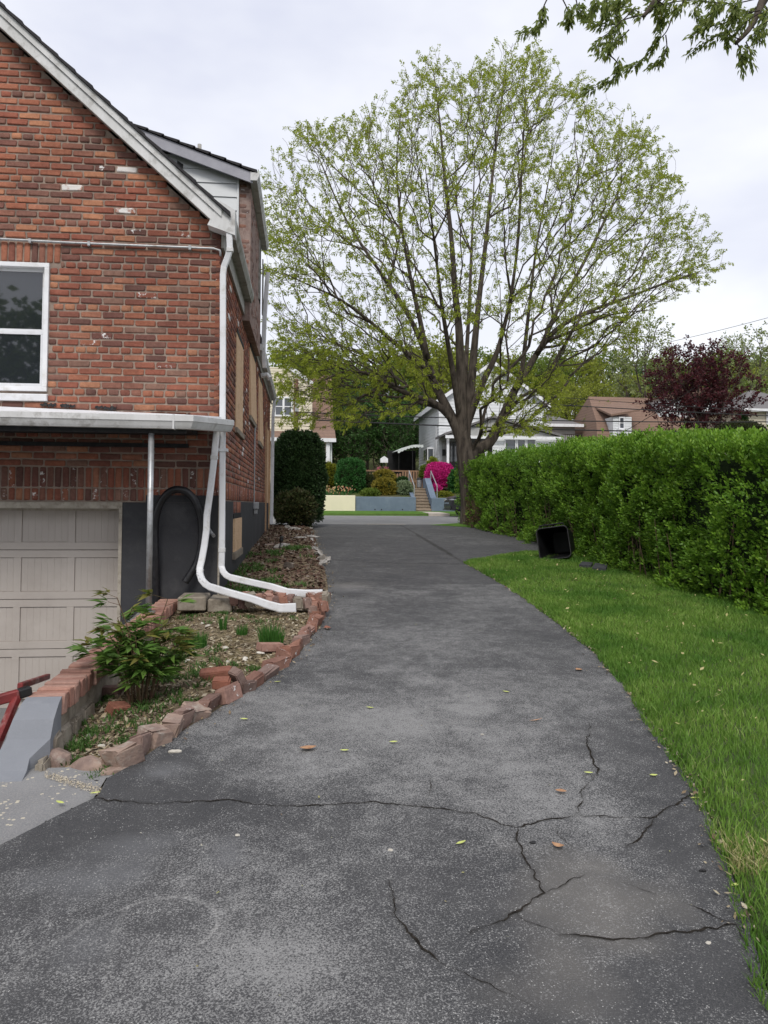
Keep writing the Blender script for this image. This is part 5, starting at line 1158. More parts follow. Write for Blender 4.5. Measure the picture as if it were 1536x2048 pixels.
def put(k,px,Y,top_py,label,rz=None,base=None):
    x=P(px,900,Y).x; z=tz(x,Y); zt=P(px,top_py,Y).z; H=[8.9,8.6,9.0,10.2][k]; sc=max(.35,(zt-z)/H)
    rz=random.uniform(0,6.28) if rz is None else rz
    if not used[k]:
        used[k]=True; r=protos[k]; r.location=(x,Y,z); r.rotation_euler=(0,0,rz); r.scale=(sc,)*3; r['label']=label
        return r
    return copy_tree(protos[k],(x,Y,z),rz,sc,label)
SL='on the wooded slope behind the houses'
spots=[ # kind, px, Y, top py
 (2,690,54,800,'dark evergreen between the cream house and the driveway gap'),(2,735,56,770,'tall dark evergreen behind the white bird box'),(2,785,55,790,'dark evergreen behind the carport awning'),(2,822,60,770,'dark evergreen touching the white house corner'),(2,715,62,760,'dark evergreen standing behind the two nearest ones'),(2,660,57,815,'dark evergreen half hidden by the cream house'),
 (1,760,75,700,None),(0,810,78,690,None),(1,700,80,715,None),(0,640,82,700,None),(1,580,80,690,None),(0,875,76,655,None),(1,840,88,690,None),
 (0,1120,72,745,None),(0,1150,66,765,None),(1,1105,84,705,None),(0,1165,88,700,None),(1,1220,94,690,None),(0,1255,80,735,None),(0,1195,72,752,None),(1,1290,96,705,None),(2,1275,84,735,None),(1,1345,90,715,None),(0,1330,100,700,None),
 (1,1410,92,700,None),(1,1470,88,705,None),(0,1505,84,715,None),(1,1450,98,690,None),(1,1540,92,690,None),(0,1580,86,700,None),(1,1060,90,700,None),(0,1010,92,690,None),(1,955,94,690,None),
 (0,1380,78,745,None),(1,1500,74,745,None),(0,1545,76,730,None),(1,1130,98,690,None),(0,600,95,690,None),(1,660,96,690,None),(0,905,84,680,None),(1,1210,62,800,None)]
names=['yellow-green','mid green','dark evergreen','pale']
ORD=['leftmost','second','third','fourth','fifth','sixth','seventh','eighth','ninth','tenth','eleventh','twelfth','thirteenth','fourteenth','fifteenth','sixteenth','seventeenth','eighteenth','nineteenth','twentieth']
for k in range(4):
    mine=sorted([s for s in spots if s[0]==k and s[4] is None],key=lambda s:s[1])
    for q,s in enumerate(mine): put(k,s[1],s[2],s[3],(f'{names[k]} tree, leftmost of its colour on the far slope' if q==0 else f'{names[k]} tree, {ORD[q]} of its colour from the left on the far slope'))
for k,px_,Y_,tp_,lb in spots:
    if lb: put(k,px_,Y_,tp_,lb)
put(3,1290,64,620,'tall thin pale tree rising above the brown roofed house',1.0)
put(3,1520,60,645,'pale leaved tree at the right edge behind the beige house',2.2)
put(3,1470,120,660,'distant pale tree on the skyline behind the purple maple',.4)
simple_tree('purple_maple','dark burgundy maple above the hedge in front of the brown roofed house','',1,1,(0,0,0),(1,1,1),MAT['purple'],1,1,1,1) if False else None
pm0=P(1395,880,48); pz=tz(pm0.x,48); pc=P(1398,785,48)
simple_tree('purple_maple','dark burgundy leaved maple above the hedge','' or (pm0.x,48,pz),7,.14,(pc.x,48,pc.z),(3.7,3.0,3.3),MAT['purple'],1300,15,.185,77,hollow=.15)
# trees behind the camera, mirrored in the window
for k,(x_,y_,h_) in enumerate(((-7.5,-13,1.25),(-3.0,-16,1.3),(-13,-12,1.3))):
    copy_tree(protos[1],(x_,y_,float(gz(y_))-.3),k*2.0,h_,['green tree behind the viewer mirrored in the upper window pane','green tree behind the viewer mirrored beside the sash rail','green tree far left behind the viewer'][k])
# ------------------------------------------------------------------ overhanging branch of a tree right of the hedge
ob=thing('overhanging_tree','leafy tree limb hanging into the top right corner from beyond the hedge','tree',(7.2,6.6,float(gz(6.6))))
def o6(pts,Y=6.0,dy=.0): return [np.array(P(1000+a/2.866,b/2.866,Y+dy*i)) for i,(a,b) in enumerate(pts)]
tw=[([(300,-60),(250,40),(250,100),(210,165),(130,190)],5.6),([(340,-40),(385,50),(400,110),(375,130)],5.8),([(430,-30),(450,50),(480,80)],5.9),([(520,-60),(540,20),(525,70)],5.7),
    ([(760,-40),(700,40),(640,20),(600,80),(620,100)],6.0),([(760,60),(680,130),(560,150),(510,120),(490,100)],6.1),([(680,130),(620,190),(540,240)],6.1),
    ([(900,0),(820,95),(780,60),(700,40)],6.2),([(790,90),(700,120),(650,180),(630,250),(570,300)],6.0),([(740,170),(690,220),(630,265)],5.9),([(620,310),(660,345),(675,375),(650,450),(560,495),(500,510)],6.0),([(630,250),(620,310)],6.0),
    ([(1010,30),(960,170),(910,230),(870,290),(780,375),(730,390)],6.3),([(950,200),(955,280),(920,350),(870,380)],6.3),([(1000,60),(940,100),(910,150)],6.2),
    ([(1330,90),(1290,130),(1180,160),(1110,200)],6.0),([(1330,170),(1280,190),(1180,240),(1090,300)],6.1),([(1160,0),(1120,60),(1150,110),(1180,120)],6.2),([(1240,20),(1210,90),(1160,140)],6.0),
    ([(1360,250),(1380,300),(1390,390)],6.0),([(1410,240),(1430,290),(1440,350)],6.0),([(1440,150),(1500,200),(1480,220)],6.1),([(1380,230),(1310,200),(1300,230)],6.0),([(1490,60),(1400,80),(1330,110),(1300,180)],6.0),([(1480,80),(1420,120),(1360,180)],5.9),([(1510,-20),(1400,10),(1300,20),(1200,10),(1100,0)],5.9),([(1500,20),(1440,60),(1380,60)],6.2),([(1100,0),(1000,10),(900,30),(850,-10)],6.1),([(760,-60),(700,10),(660,30)],5.8),([(900,0),(950,40),(920,60)],6.1),([(1530,40),(1520,90),(1510,60)],6.0),([(1420,-20),(1360,20),(1340,70),(1370,110)],5.8),([(1300,-10),(1260,40),(1230,60)],6.3),([(1060,-20),(1040,30),(1000,70)],5.7),([(960,-20),(930,20),(900,70),(905,130)],6.2),([(700,-30),(660,60),(690,110)],6.2),([(1536,120),(1500,150),(1450,200)],5.8),([(620,-30),(600,40)],5.9)]
limb=[np.array(v) for v in [(7.2,6.6,float(gz(6.6))-.1),(7.15,6.6,2.2),(6.9,6.5,4.2),(6.3,6.3,5.8)]]+o6([(1800,-380),(1600,-150),(1510,0),(1440,150),(1350,250)],6.1)
segs=[]; 
lp=smooth_path([Vector(v) for v in limb],5); lr=np.interp(np.linspace(0,1,len(lp)),[0,.35,.6,.8,1],[.16,.12,.07,.028,.016])
mo=MB().tube(lp,[float(v) for v in lr],10); 
mo.tube(smooth_path([Vector(v) for v in [limb[3]]+o6([(1500,-420),(1100,-200),(900,0),(860,50),(820,95)],6.2)],5),[float(v) for v in np.linspace(.06,.014,26)],8)
mo.build('trunk',MAT['bark'],ob,smooth=True)
tm=MB(); LC=[];LD=[]
for pl_,Y_ in tw:
    q=smooth_path([Vector(v) for v in o6(pl_,Y_,.04)],6); tm.tube(q,[float(v) for v in np.linspace(.006,.0025,len(q))],5)
    for i_ in range(int(len(q)*.35),len(q)):
        LC.append(np.array(q[i_])); LD.append(np.array((q[min(i_+1,len(q)-1)]-q[i_-1]).normalized()))
tm.tube([Vector(v) for v in o6([(900,-200),(340,-60),(260,-40)],5.8)],.006,5)
to=tm.build('twigs',MAT['twig'],ob); to['kind']='stuff'
LC=np.array(LC);LD=np.array(LD); V,F=sprigs(LC+RNG.normal(0,.012,LC.shape),unit(LD+np.array([0,0,-.4])),8,.050,.0115,91,.9,.045,.2,bias=(0,0,-.2)); link('leaves',np_mesh('leaves',V,F),ob,MAT['overhang'])
# ================================================================== shrubs
def shrub(name,label,c,r,mat,n,leaf,seed,power=2.6,group=None,cat='shrub',base_z=None,nl=7,core=None,lump=.2,updir=.3,extra=None):
    rg=np.random.default_rng(seed); d=rdir(rg,n); d[:,2]=np.where(d[:,2]<-.75,-d[:,2],d[:,2]); k=(np.abs(d)**power).sum(1)**(-1/power); c=np.array(c,float); r=np.array(r,float)
    lm=1+lump*(fbm(np.arctan2(d[:,1],d[:,0])*2.2+7,d[:,2]*3+7,seed)-.5)*2; p=c+d*k[:,None]*r*lm[:,None]*(1-.10*rg.random((n,1))**2); nr=unit(d/r)
    root=thing(name,label,cat,(c[0],c[1],base_z if base_z is not None else c[2]-r[2]),0,group)
    V,F=sprigs(p,unit(nr+np.array([0,0,updir])),nl,leaf,leaf*.28,seed+1,.85,leaf*.8); link('foliage',np_mesh('foliage',V,F),root,mat)
    bm=bmesh.new(); bmesh.ops.create_icosphere(bm,subdivisions=3,radius=1)
    for v in bm.verts:
        dd=np.array(v.co); kk=(np.abs(dd)**power).sum()**(-1/power); v.co=Vector(c+dd*kk*r*.90)
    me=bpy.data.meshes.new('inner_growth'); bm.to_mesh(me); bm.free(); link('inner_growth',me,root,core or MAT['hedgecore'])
    if base_z is not None and base_z<c[2]-r[2]*.8:
        MB().tube([(c[0],c[1],base_z-.05),(c[0]+.02,c[1],c[2])],.05,6).build('stem',MAT['twig'],root)
    return root
yw=P(598,960,21.9); yz=float(gz(21.5)); yt=P(600,874,21.9).z
shrub('yew_bush','tall dense dark green yew bush at the front corner of the brick house',(yw.x+.02,21.9,(yt+yz)/2+.1),(.66,.75,(yt-yz)/2-.1),MAT['yew'],6500,.066,41,4.2,base_z=yz,lump=.22)
lb=P(585,1000,20.6); shrub('low_bush','low brownish green bush at the foot of the yew',(P(590,1000,20.5).x,20.6,float(gz(20.5))+.5),(.5,.45,.45),MAT['lowbush'],1500,.075,43,2.0,base_z=float(gz(20.5)),lump=.3)
def S(name,label,x0,x1,y0,y1,Y,mat,n,leaf,seed,power=2.6,dep=None,cat='shrub',**k):
    a=P(x0,y1,Y); b_=P(x1,y0,Y); c=((a.x+b_.x)/2,Y,(a.z+b_.z)/2); rx=(b_.x-a.x)/2; return shrub(name,label,c,(rx,dep or rx,(b_.z-a.z)/2),mat,n,leaf,seed,power,cat=cat,**k)
S('domed_shrub','golden green domed shrub beside the yew bush',634,678,930,985,43.4,MAT['goldgreen'],1300,.11,44)
S('clipped_shrub','large clipped green shrub above the cream retaining wall',675,728,922,990,42.3,MAT['boxgreen'],1700,.10,45,3.6)
S('golden_ball_shrub','upper golden clipped shrub in front of the picket fence',747,790,943,975,43.2,MAT['gold'],900,.09,46,2.8)
S('golden_ball_shrub','lower golden clipped shrub behind the blue wall',747,790,959,996,41.6,MAT['gold'],1000,.09,47,2.8)
S('round_shrub','small round dark green shrub left of the concrete steps',792,817,956,985,42.8,MAT['darkgreen'],600,.08,48)
S('variegated_shrub','pale variegated shrub next to the stair rail',794,823,966,996,41.5,MAT['silver'],650,.11,49,2.2)
S('azalea','round magenta flowering azalea right of the steps',853,905,929,978,43.0,MAT['azalea'],1700,.10,50,2.4,core=MAT['azalea'])
S('azalea','small magenta azalea sprig below the large one',864,881,972,987,41.8,MAT['azalea'],260,.09,51,2.2,core=MAT['azalea'])
S('leafy_shrub','tall leafy green shrub between azalea and maple trunk',902,925,945,990,42.0,MAT['boxgreen'],500,.16,52,2.2)
S('bare_shrub','olive shrub between clipped shrub and golden balls',722,748,950,992,42.6,MAT['lowbush'],420,.10,53,2.0,lump=.35)
S('ground_shrub','low grey green shrub along the top of the blue wall',722,760,980,996,41.2,MAT['midgreen'],420,.09,54,2.0,lump=.3)
S('ground_shrub','low yellow green cover right of the stair wall',866,905,986,999,41.2,MAT['goldgreen'],420,.09,55,2.0,lump=.3)
S('mounded_shrub','dark mounded shrub on the bank below the beige house',1435,1520,848,885,46,MAT['lowbush'],1400,.12,56,2.4)
S('young_shrub','small leafy shrub at the corner of the white house',858,873,918,942,46,MAT['springgreen'],160,.13,57,2.0,lump=.4)
S('fence_shrub','leafy green shrub behind the metal bin at the stair head',842,857,935,962,44.5,MAT['midgreen'],300,.12,58,2.0,lump=.4)
S('dwarf_conifer','small upright conifer beside the beige house',1482,1492,828,856,52,MAT['darkgreen'],240,.14,59,2.0)
# tulips on the cream wall
rg_=np.random.default_rng(70); ti=thing('tulip_row','row of red and cream tulips along the cream wall top','flowers',P(670,990,41))
pp_=np.array([P(x,993,40.6+rg_.random()*.8) for x in rg_.uniform(632,704,90)]); pp_[:,2]=1.95+.1*(pp_[:,1]-40.5)
V,F=blades(pp_,.32,.02,.5,71); a_=link('leaves',np_mesh('leaves',V,F),ti,MAT['boxgreen']); a_['kind']='stuff'
hd_=pp_+np.array([0,0,.3])+rg_.normal(0,.1,(90,3)); V,F=sprigs(hd_,np.tile([[0,0,1.0]],(90,1)),5,.065,.026,72,.45,.02); a_=link('blooms',np_mesh('blooms',V,F),ti,MAT['tulip']); a_['kind']='stuff'
# ================================================================== across the street
def prect(x0,x1,y0,y1,Y): a=P(x0,y1,Y); b_=P(x1,y0,Y); return a.x,b_.x,a.z,b_.z
def pbox(m,x0,x1,y0,y1,Y,dep,mi=0): a=prect(x0,x1,y0,y1,Y); return m.box(a[0],a[1],Y,Y+dep,a[2],a[3],mi)
zb=float(far_z(40))
rw=thing('blue_retaining_wall','long blue-grey painted retaining wall left of the concrete steps','wall',P(770,1022,40))
a=prect(711,832,994,1024,40.0); MB().box(a[0],a[1],40.0,40.35,zb-.1,a[3]).build('wall_body',MAT['bluepaint'],rw,bevel=.02)
for px_ in (750,763,805): w_=P(px_,1019,39.99); MB().tube([(w_.x,39.985,w_.z),(w_.x,40.05,w_.z)],.035,8).build('weep_hole',MAT['black'],rw)
cw=MB(); a2=prect(560,711,991,1024,39.8); o=cw.box(a2[0],a2[1]-.01,39.75,40.2,zb-.1,a2[3]).build('cream_retaining_wall',MAT['creampaint'],bevel=.02); tag(o,'cream painted retaining wall under the tulip row','wall')
o=MB().box(a2[0]-25,a2[0]-.01,39.95,40.3,zb-.1,a2[3]).build('grey_retaining_wall',MAT['block']); tag(o,'plain block retaining wall left of the cream wall','wall')
rw2=thing('blue_retaining_wall','short blue-grey retaining wall with sloped cheek right of the steps','wall',P(890,1022,40)); a3=prect(863,1010,997,1024,40.0)
MB().box(a3[0],a3[1]+12,40.0,40.35,zb-.1,a3[3]).build('wall_body',MAT['bluepaint'],rw2,bevel=.02)
st=thing('concrete_steps','tan concrete steps climbing between the blue walls','steps',P(846,1024,40))
nst=8; sy0,sy1=40.0,42.3; s0=prect(832,863,1000,1024,40.0); zt_=P(838,976,42.3).z
for q in range(nst):
    y_=sy0+(sy1-sy0)*q/nst; z_=zb-.03+(zt_-zb)*(q+1)/nst
    MB().box(s0[0]+.01,s0[1]-.01,y_,sy1+.3,z_-(zt_-zb)/nst-.02,z_).box(s0[0]+.012,s0[1]-.012,y_-.04,y_+.1,z_-.05,z_+.003).build('step',MAT['stepstone'],st)
MB().prism([(40.36,a3[3]-.35),(40.36,a3[3]+.02),(42.3,zt_+.55),(43,zt_+.55),(43,zt_-.3)],'x',s0[1],s0[1]+.32).build('cheek_wall',MAT['bluepaint'],rw2)
MB().prism([(40.36,a[3]-.35),(40.36,a[3]-.0),(42.3,zt_+.12),(42.3,zt_-.3)],'x',s0[0]-.2,s0[0]).build('cheek_wall',MAT['bluepaint'],rw)
hr=thing('stair_handrail','thin grey metal handrail on the left of the concrete steps','handrail',(s0[0]-.05,40.3,zb))
MB().tube([(s0[0]-.06,40.25,zb+.6),(s0[0]-.06,40.25,zb+1.35),(s0[0]-.06,42.3,zt_+.95),(s0[0]-.06,42.3,zt_)],.028,6).build('rail',MAT['pipe'],hr)
hr2=thing('stair_handrail','short grey metal handrail on the right cheek wall of the steps','handrail',(s0[1]+.3,40.3,zb+.8))
MB().tube([(s0[1]+.34,40.25,a3[3]-.02),(s0[1]+.34,40.25,zb+1.35),(s0[1]+.34,42.3,zt_+.95),(s0[1]+.34,42.3,zt_+.5)],.028,6).build('rail',MAT['pipe'],hr2)
wk=[P(836,1025,40),P(864,1025,40),P(898,1039,36.1),P(856,1037,36.1)]
o=MB().add([(wk[0].x,39.98,zb+.022),(wk[1].x,39.98,zb+.022),(wk[2].x,35.95,1.115),(wk[3].x,35.95,1.115),(wk[2].x,35.93,.98),(wk[3].x,35.93,.98)],[(0,1,2,3),(3,2,4,5)]).build('front_walk',MAT['walk']); tag(o,'pale concrete walk from the street to the steps','walk',kind='structure')
bed=MB(); X0,X1=-30,40
for (xa,xb) in ((-30,s0[0]-.2),(s0[1]+.3,40)): bed.add([(xa,40.36,1.88),(xb,40.36,1.88),(xb,43,2.4),(xa,43,2.4),(xa,52,3.35),(xb,52,3.35)],[(0,1,2,3),(3,2,5,4)])
o=bed.build('front_garden',M('garden_soil',(.11,.085,.05),.95,(.07,.10,.03),1.5,5,.5,12,.1)); tag(o,'planted soil bank behind the painted retaining walls','garden',kind='structure')
# picket fence
pf=thing('picket_fence','brown wooden picket fence behind the golden shrubs','fence',P(790,980,44.6)); zb2=2.6
xs_=np.arange(P(700,960,44.6).x,P(862,960,44.6).x,.16)
for x_ in xs_:
    zt2=P(790,942+ (4 if x_<P(800,960,44.6).x else 0),44.6).z+random.uniform(-.02,.02)
    MB().prism([(x_,zb2-.1),(x_+.105,zb2-.1),(x_+.105,zt2-.05),(x_+.052,zt2),(x_,zt2-.05)],'y',44.6,44.625).build('picket',MAT['wood'],pf)
for dz in (.25,.85): MB().box(xs_[0],xs_[-1]+.1,44.627,44.67,zb2+dz,zb2+dz+.08).build('rail',MAT['wood'],pf)
# bird box sign, flower pots, metal bin
bb=thing('bird_box','white house-shaped bird box on a dark post above the fence','bird box',P(768,960,44)); a=prect(761,776,912,925,44)
MB().prism([(a[0],a[2]),(a[1],a[2]),(a[1],a[2]+(a[3]-a[2])*.6),((a[0]+a[1])/2,a[3]),(a[0],a[2]+(a[3]-a[2])*.6)],'y',44,44.3).build('box',MAT['white'],bb)
MB().box((a[0]+a[1])/2-.03,(a[0]+a[1])/2+.03,44.1,44.16,2.5,a[2]).build('post',MAT['black'],bb)
for q,(px_,n_) in enumerate(((757,'left'),(771,'right'))):
    c_=P(px_,938,43.9); fp=thing('flower_pot',f'clay pot of pink flowers on the {n_} fence post under the bird box','flower pot',(c_.x,43.9,2.45))
    MB().lathe((c_.x,43.9,c_.z-.05),[(.09,-.22),(.14,0)],10).build('pot',MAT['brick_new'],fp); MB().tube([(c_.x,43.9,2.4),(c_.x,43.9,c_.z-.27)],.05,6).build('post',MAT['wood'],fp)
    V,F=sprigs(np.array([[c_.x,43.9,c_.z]])+rg_.normal(0,.07,(40,3)),np.tile([[0,0,1.0]],(40,1)),4,.05,.02,80+q,1,.03); link('flowers',np_mesh('flowers',V,F),fp,leafmat('pot_bloom',[(.6,.2,.28),(.5,.15,.2)]))
tb=thing('metal_bin','galvanised metal bin with dark lid at the top of the steps','bin',P(840,975,43)); a=prect(834,845,955,975,43.0); cx_=(a[0]+a[1])/2; rr_=(a[1]-a[0])/2
MB().lathe((cx_,43.2,a[2]),[(rr_*.85,0),(rr_*.92,.02),(rr_,(a[3]-a[2])*.78)],16).build('drum',MAT['pipe'],tb); MB().lathe((cx_,43.2,a[2]+(a[3]-a[2])*.785),[(rr_*1.06,0),(rr_*1.06,.05),(rr_*.6,.12)],16).build('lid',MAT['black'],tb)
# ------------------------------------------------------------------ houses
def lap(m,x0,x1,Y,z0,z1,ex=.2,axis='y',sgn=-1,top=None,mi=0):
    z=z0
    while z<z1-.01:
        zt=min(z+ex,z1)
        if top:
            lo,hi=top((z+zt)/2); xa,xb=max(x0,lo),min(x1,hi)
            if xb-xa<.05: z=zt; continue
        else: xa,xb=x0,x1
        if axis=='y': V=[(xa,Y+sgn*.03,z),(xb,Y+sgn*.03,z),(xb,Y+sgn*.005,zt),(xa,Y+sgn*.005,zt),(xa,Y-sgn*.06,z),(xb,Y-sgn*.06,z),(xb,Y-sgn*.06,zt),(xa,Y-sgn*.06,zt)]
        else: V=[(Y+sgn*.03,xa,z),(Y+sgn*.03,xb,z),(Y+sgn*.005,xb,zt),(Y+sgn*.005,xa,zt),(Y-sgn*.06,xa,z),(Y-sgn*.06,xb,z),(Y-sgn*.06,xb,zt),(Y-sgn*.06,xa,zt)]
        m.add(V,[(0,1,2,3),(7,6,5,4),(0,4,5,1),(1,5,6,2),(2,6,7,3),(3,7,4,0)],mi); z=zt
    return m
def winpart(parent,x0,x1,z0,z1,Y,mull=1,rail=True,fr=.07,mat=None):
    m=MB(); yf=Y-.09
    m.box(x0,x1,yf,Y+.02,z1-fr,z1).box(x0,x1,yf,Y+.02,z0,z0+fr).box(x0,x0+fr,yf,Y+.02,z0+fr,z1-fr).box(x1-fr,x1,yf,Y+.02,z0+fr,z1-fr)
    for q in range(1,mull): xx=x0+(x1-x0)*q/mull; m.box(xx-fr*.6,xx+fr*.6,yf+.004,Y+.02,z0+fr,z1-fr)
    if rail: m.box(x0+fr,x1-fr,yf+.012,Y+.02,(z0+z1)/2-.025,(z0+z1)/2+.025)
    w_=m.build('window',MAT['white'],parent); MB().box(x0+.02,x1-.02,Y-.04,Y-.03,z0+.02,z1-.02).build('pane',MAT['farglass'],w_); return w_
# white house
wh=thing('white_house','white sided gabled house with a front porch behind the azalea','house',P(960,960,49))
XA=P(878,900,48.5).x; XB=P(1083,800,49).x; YA,YBk=48.5,57.0; zE=8.25; xm=(XA+XB)/2; zP=P(990,729,49).z; sl_=(zP-zE)/(xm-XA)
m=lap(MB(),XA,XB,YA,2.6,zE); lap(m,XA,XB,YA,zE,zP-.1,top=lambda z:(XA+(z-zE)/sl_,XB-(z-zE)/sl_)); w_=m.build('front_siding',MAT['siding'],wh); w_['kind']='stuff'
m=lap(MB(),YA,YBk,XA,2.6,zE,axis='x'); w_=m.build('side_siding',MAT['siding'],wh); w_['kind']='stuff'
MB().box(XA+.1,XB-.1,YA+.1,YBk,2.4,zE).prism([(XA+.1,zE),(XB-.1,zE),(xm,zP-.15)],'y',YA+.1,YBk).build('wall',MAT['greysiding'],wh)
m=MB(); 
for s_ in (-1,1):
    xe=XA-.35 if s_<0 else XB+.35; ze=zE-.35*sl_
    m.add([(xe,YA-.35,ze),(xm,YA-.35,zP),(xm,YBk+.3,zP),(xe,YBk+.3,ze),(xe,YA-.35,ze+.14),(xm,YA-.35,zP+.14),(xm,YBk+.3,zP+.14),(xe,YBk+.3,ze+.14)],[(0,3,2,1),(4,5,6,7),(0,1,5,4),(1,2,6,5),(2,3,7,6),(3,0,4,7)])
rf=m.build('roof',MAT['roofgrey'],wh)
m=MB()
for s_ in (-1,1):
    xe=XA-.36 if s_<0 else XB+.36; ze=zE-.36*sl_
    m.add([(xe,YA-.38,ze-.16),(xm,YA-.38,zP-.16),(xm,YA-.38,zP+.10),(xe,YA-.38,ze+.10),(xe,YA-.352,ze-.16),(xm,YA-.352,zP-.16),(xm,YA-.352,zP+.10),(xe,YA-.352,ze+.10)],[(0,1,2,3),(7,6,5,4),(0,4,5,1),(1,5,6,2),(2,6,7,3),(3,7,4,0)])
m.build('rake_trim',MAT['white'],rf); MB().box(XA-.38,XA-.352,YA-.3,YBk+.3,zE-.5*sl_-.1,zE-.36*sl_+.12).build('eave_trim',MAT['white'],rf)
# side bay window, lamp
byy=51.2; bx=P(842,905,51).x
b_=prect(835,849,896,923,51.0); bw=MB().box(XA-.45,XA-.02,50.4,52.0,b_[2],b_[3]).build('bay_window',MAT['white'],wh); MB().box(XA-.46,XA-.452,50.55,51.1,b_[2]+.12,b_[3]-.1).build('pane',MAT['farglass'],bw); MB().box(XA-.46,XA-.452,51.25,51.85,b_[2]+.12,b_[3]-.1).build('pane',MAT['farglass'],bw); MB().box(XA-.40,XA-.07,50.38,50.396,b_[2]+.12,b_[3]-.1).build('pane',MAT['farglass'],bw)
MB().box(XA-.06,XA-.035,49.2,49.8,P(873,890,49.5).z-.9,P(873,890,49.5).z+1.2).build('side_window',MAT['white'],wh)
# porch
po=MB(); PXa,PXb=XA+.15,P(1112,870,45.5).x; zpe=P(880,871,45.5).z; zpp=P(990,836,45.5).z; pxm=P(985,836,45.5).x; PY=45.5
for x_a,x_b in ((PXa-.4,pxm),(pxm,PXb+.4)):
    za,zb_=(zpe,zpp) if x_a<pxm-.01 else (zpp,zpe)
    po.add([(x_a,PY-.3,za),(x_b,PY-.3,zb_),(x_b,YA-.04,zb_),(x_a,YA-.04,za),(x_a,PY-.3,za+.13),(x_b,PY-.3,zb_+.13),(x_b,YA-.04,zb_+.13),(x_a,YA-.04,za+.13)],[(0,3,2,1),(4,5,6,7),(0,1,5,4),(1,2,6,5),(2,3,7,6),(3,0,4,7)])
pr_=po.build('porch_roof',MAT['roofgrey'],wh)
m=MB().prism([(PXa-.3,zpe-.02),(PXb+.3,zpe-.02),(pxm,zpp-.06)],'y',PY-.05,PY+.05); m.build('porch_gable',MAT['greysiding'],pr_)
MB().box(PXa-.35,PXb+.35,PY-.34,PY-.28,zpe-.18,zpe+.0).build('porch_fascia',MAT['white'],pr_)
MB().box(PXa,PXb,PY,YA-.06,2.5,P(900,950,PY).z).build('porch_floor',MAT['block'],wh)
xmid=P(985,900,PY).x
MB().box(PXa+.02,xmid,YA-.16,YA-.12,P(900,950,PY).z,zpe-.1).build('porch_back',MAT['greysiding'],wh)
for px_ in (896,940,972): c_=P(px_,900,PY).x; MB().box(c_-.07,c_+.07,PY-.02,PY+.12,P(px_,950,PY).z,zpe-.16).build('porch_column',MAT['white'],wh)
dv=prect(955,978,888,950,47.5); MB().box(dv[0],dv[1],47.9,48.2,dv[2],dv[3]).build('front_door',MAT['darkinside'],wh)
dv=prect(905,935,885,930,47.5); MB().box(dv[0],dv[1],48.1,48.3,dv[2],dv[3]).build('porch_window',MAT['farglass'],wh)
m=lap(MB(),xmid,PXb,PY,2.6,zpe-.1); w_=m.build('porch_siding',MAT['siding'],wh); w_['kind']='stuff'
a=prect(1008,1032,878,905,PY); winpart(wh,a[0],a[1],a[2],a[3],PY-.02,1,False); a=prect(1032.5,1051,878,905,PY); winpart(wh,a[0],a[1],a[2],a[3],PY-.02,1,False); a=prect(1051.5,1071,878,905,PY); winpart(wh,a[0],a[1],a[2],a[3],PY-.02,1,False)
MB().box(PXb-.1,PXb,PY+.07,YA,2.6,zpe-.1).build('porch_end_wall',MAT['siding'],wh)
c_=P(888,905,48.2); MB().box(c_.x-.1,c_.x+.1,48.2,48.35,c_.z-.2,c_.z+.2).build('porch_lamp',MAT['black'],wh)
c_=P(914,935,46.5); MB().box(c_.x-.5,c_.x+.5,46.4,46.9,c_.z-.4,c_.z+.35).build('porch_bench',MAT['darkinside'],wh)
# carport awning
aw=thing('carport_awning','pale scalloped metal awning over a dark carport beside the white house','awning',P(815,930,50)); a=prect(794,845,895,930,50)
m=MB(); n_=16; V=[];F=[]
for q in range(n_+1):
    x_=a[0]+(a[1]-a[0])*q/n_
    f=q/n_; zt2=a[3]-.25+.42*math.sin(min(1,f*1.35)*math.pi/2)
    V+=[(x_,49.6,zt2-.02),(x_,49.6,zt2-.16-(.06 if q%2 else 0)),(x_,53,zt2+.1)]
for q in range(n_): F+=[(q*3,q*3+3,q*3+4,q*3+1),(q*3,q*3+2,q*3+5,q*3+3)]
m.add(V,F).build('canopy',MAT['awning'],aw)
for x_ in (a[0]+.1,a[0]+1.0): MB().tube([(x_,49.8,2.9),(x_,49.8,a[3]-.2)],.03,6).build('post',MAT['black'],aw)
MB().box(a[0]-.3,a[1],53.1,53.2,2.8,a[3]).build('back_screen',MAT['darkinside'],aw)
# cream house on the left
ch=thing('cream_house','cream sided house with brown shingle roof seen past the brick house','house',P(600,930,46))
YC=46.0; a=prect(470,625,762,868,YC)
m=lap(MB(),a[0],a[1],YC,a[2],a[3]-.3,.17); 
ax1=a[1]; zc_=a[3]-.3; pk=P(575,735,YC); s2=(pk.z-zc_)/(ax1-pk.x)
lap(m,a[0],ax1,YC,zc_,pk.z,.17,top=lambda z:(-99,ax1-(z-zc_)/s2)); w_=m.build('upper_siding',MAT['cream'],ch); w_['kind']='stuff'
rk_=MB().add([(pk.x-.1,YC-.2,pk.z),(ax1+.25,YC-.2,zc_-.2*s2),(ax1+.25,YC-.2,zc_-.2*s2+.22),(pk.x-.1,YC-.2,pk.z+.3),(pk.x-.1,YC-.15,pk.z),(ax1+.25,YC-.15,zc_-.2*s2),(ax1+.25,YC-.15,zc_-.2*s2+.22),(pk.x-.1,YC-.15,pk.z+.3)],[(0,1,2,3),(7,6,5,4),(0,4,5,1),(1,5,6,2),(2,6,7,3),(3,7,4,0)])
b_=prect(470,668,742,868,47.0)
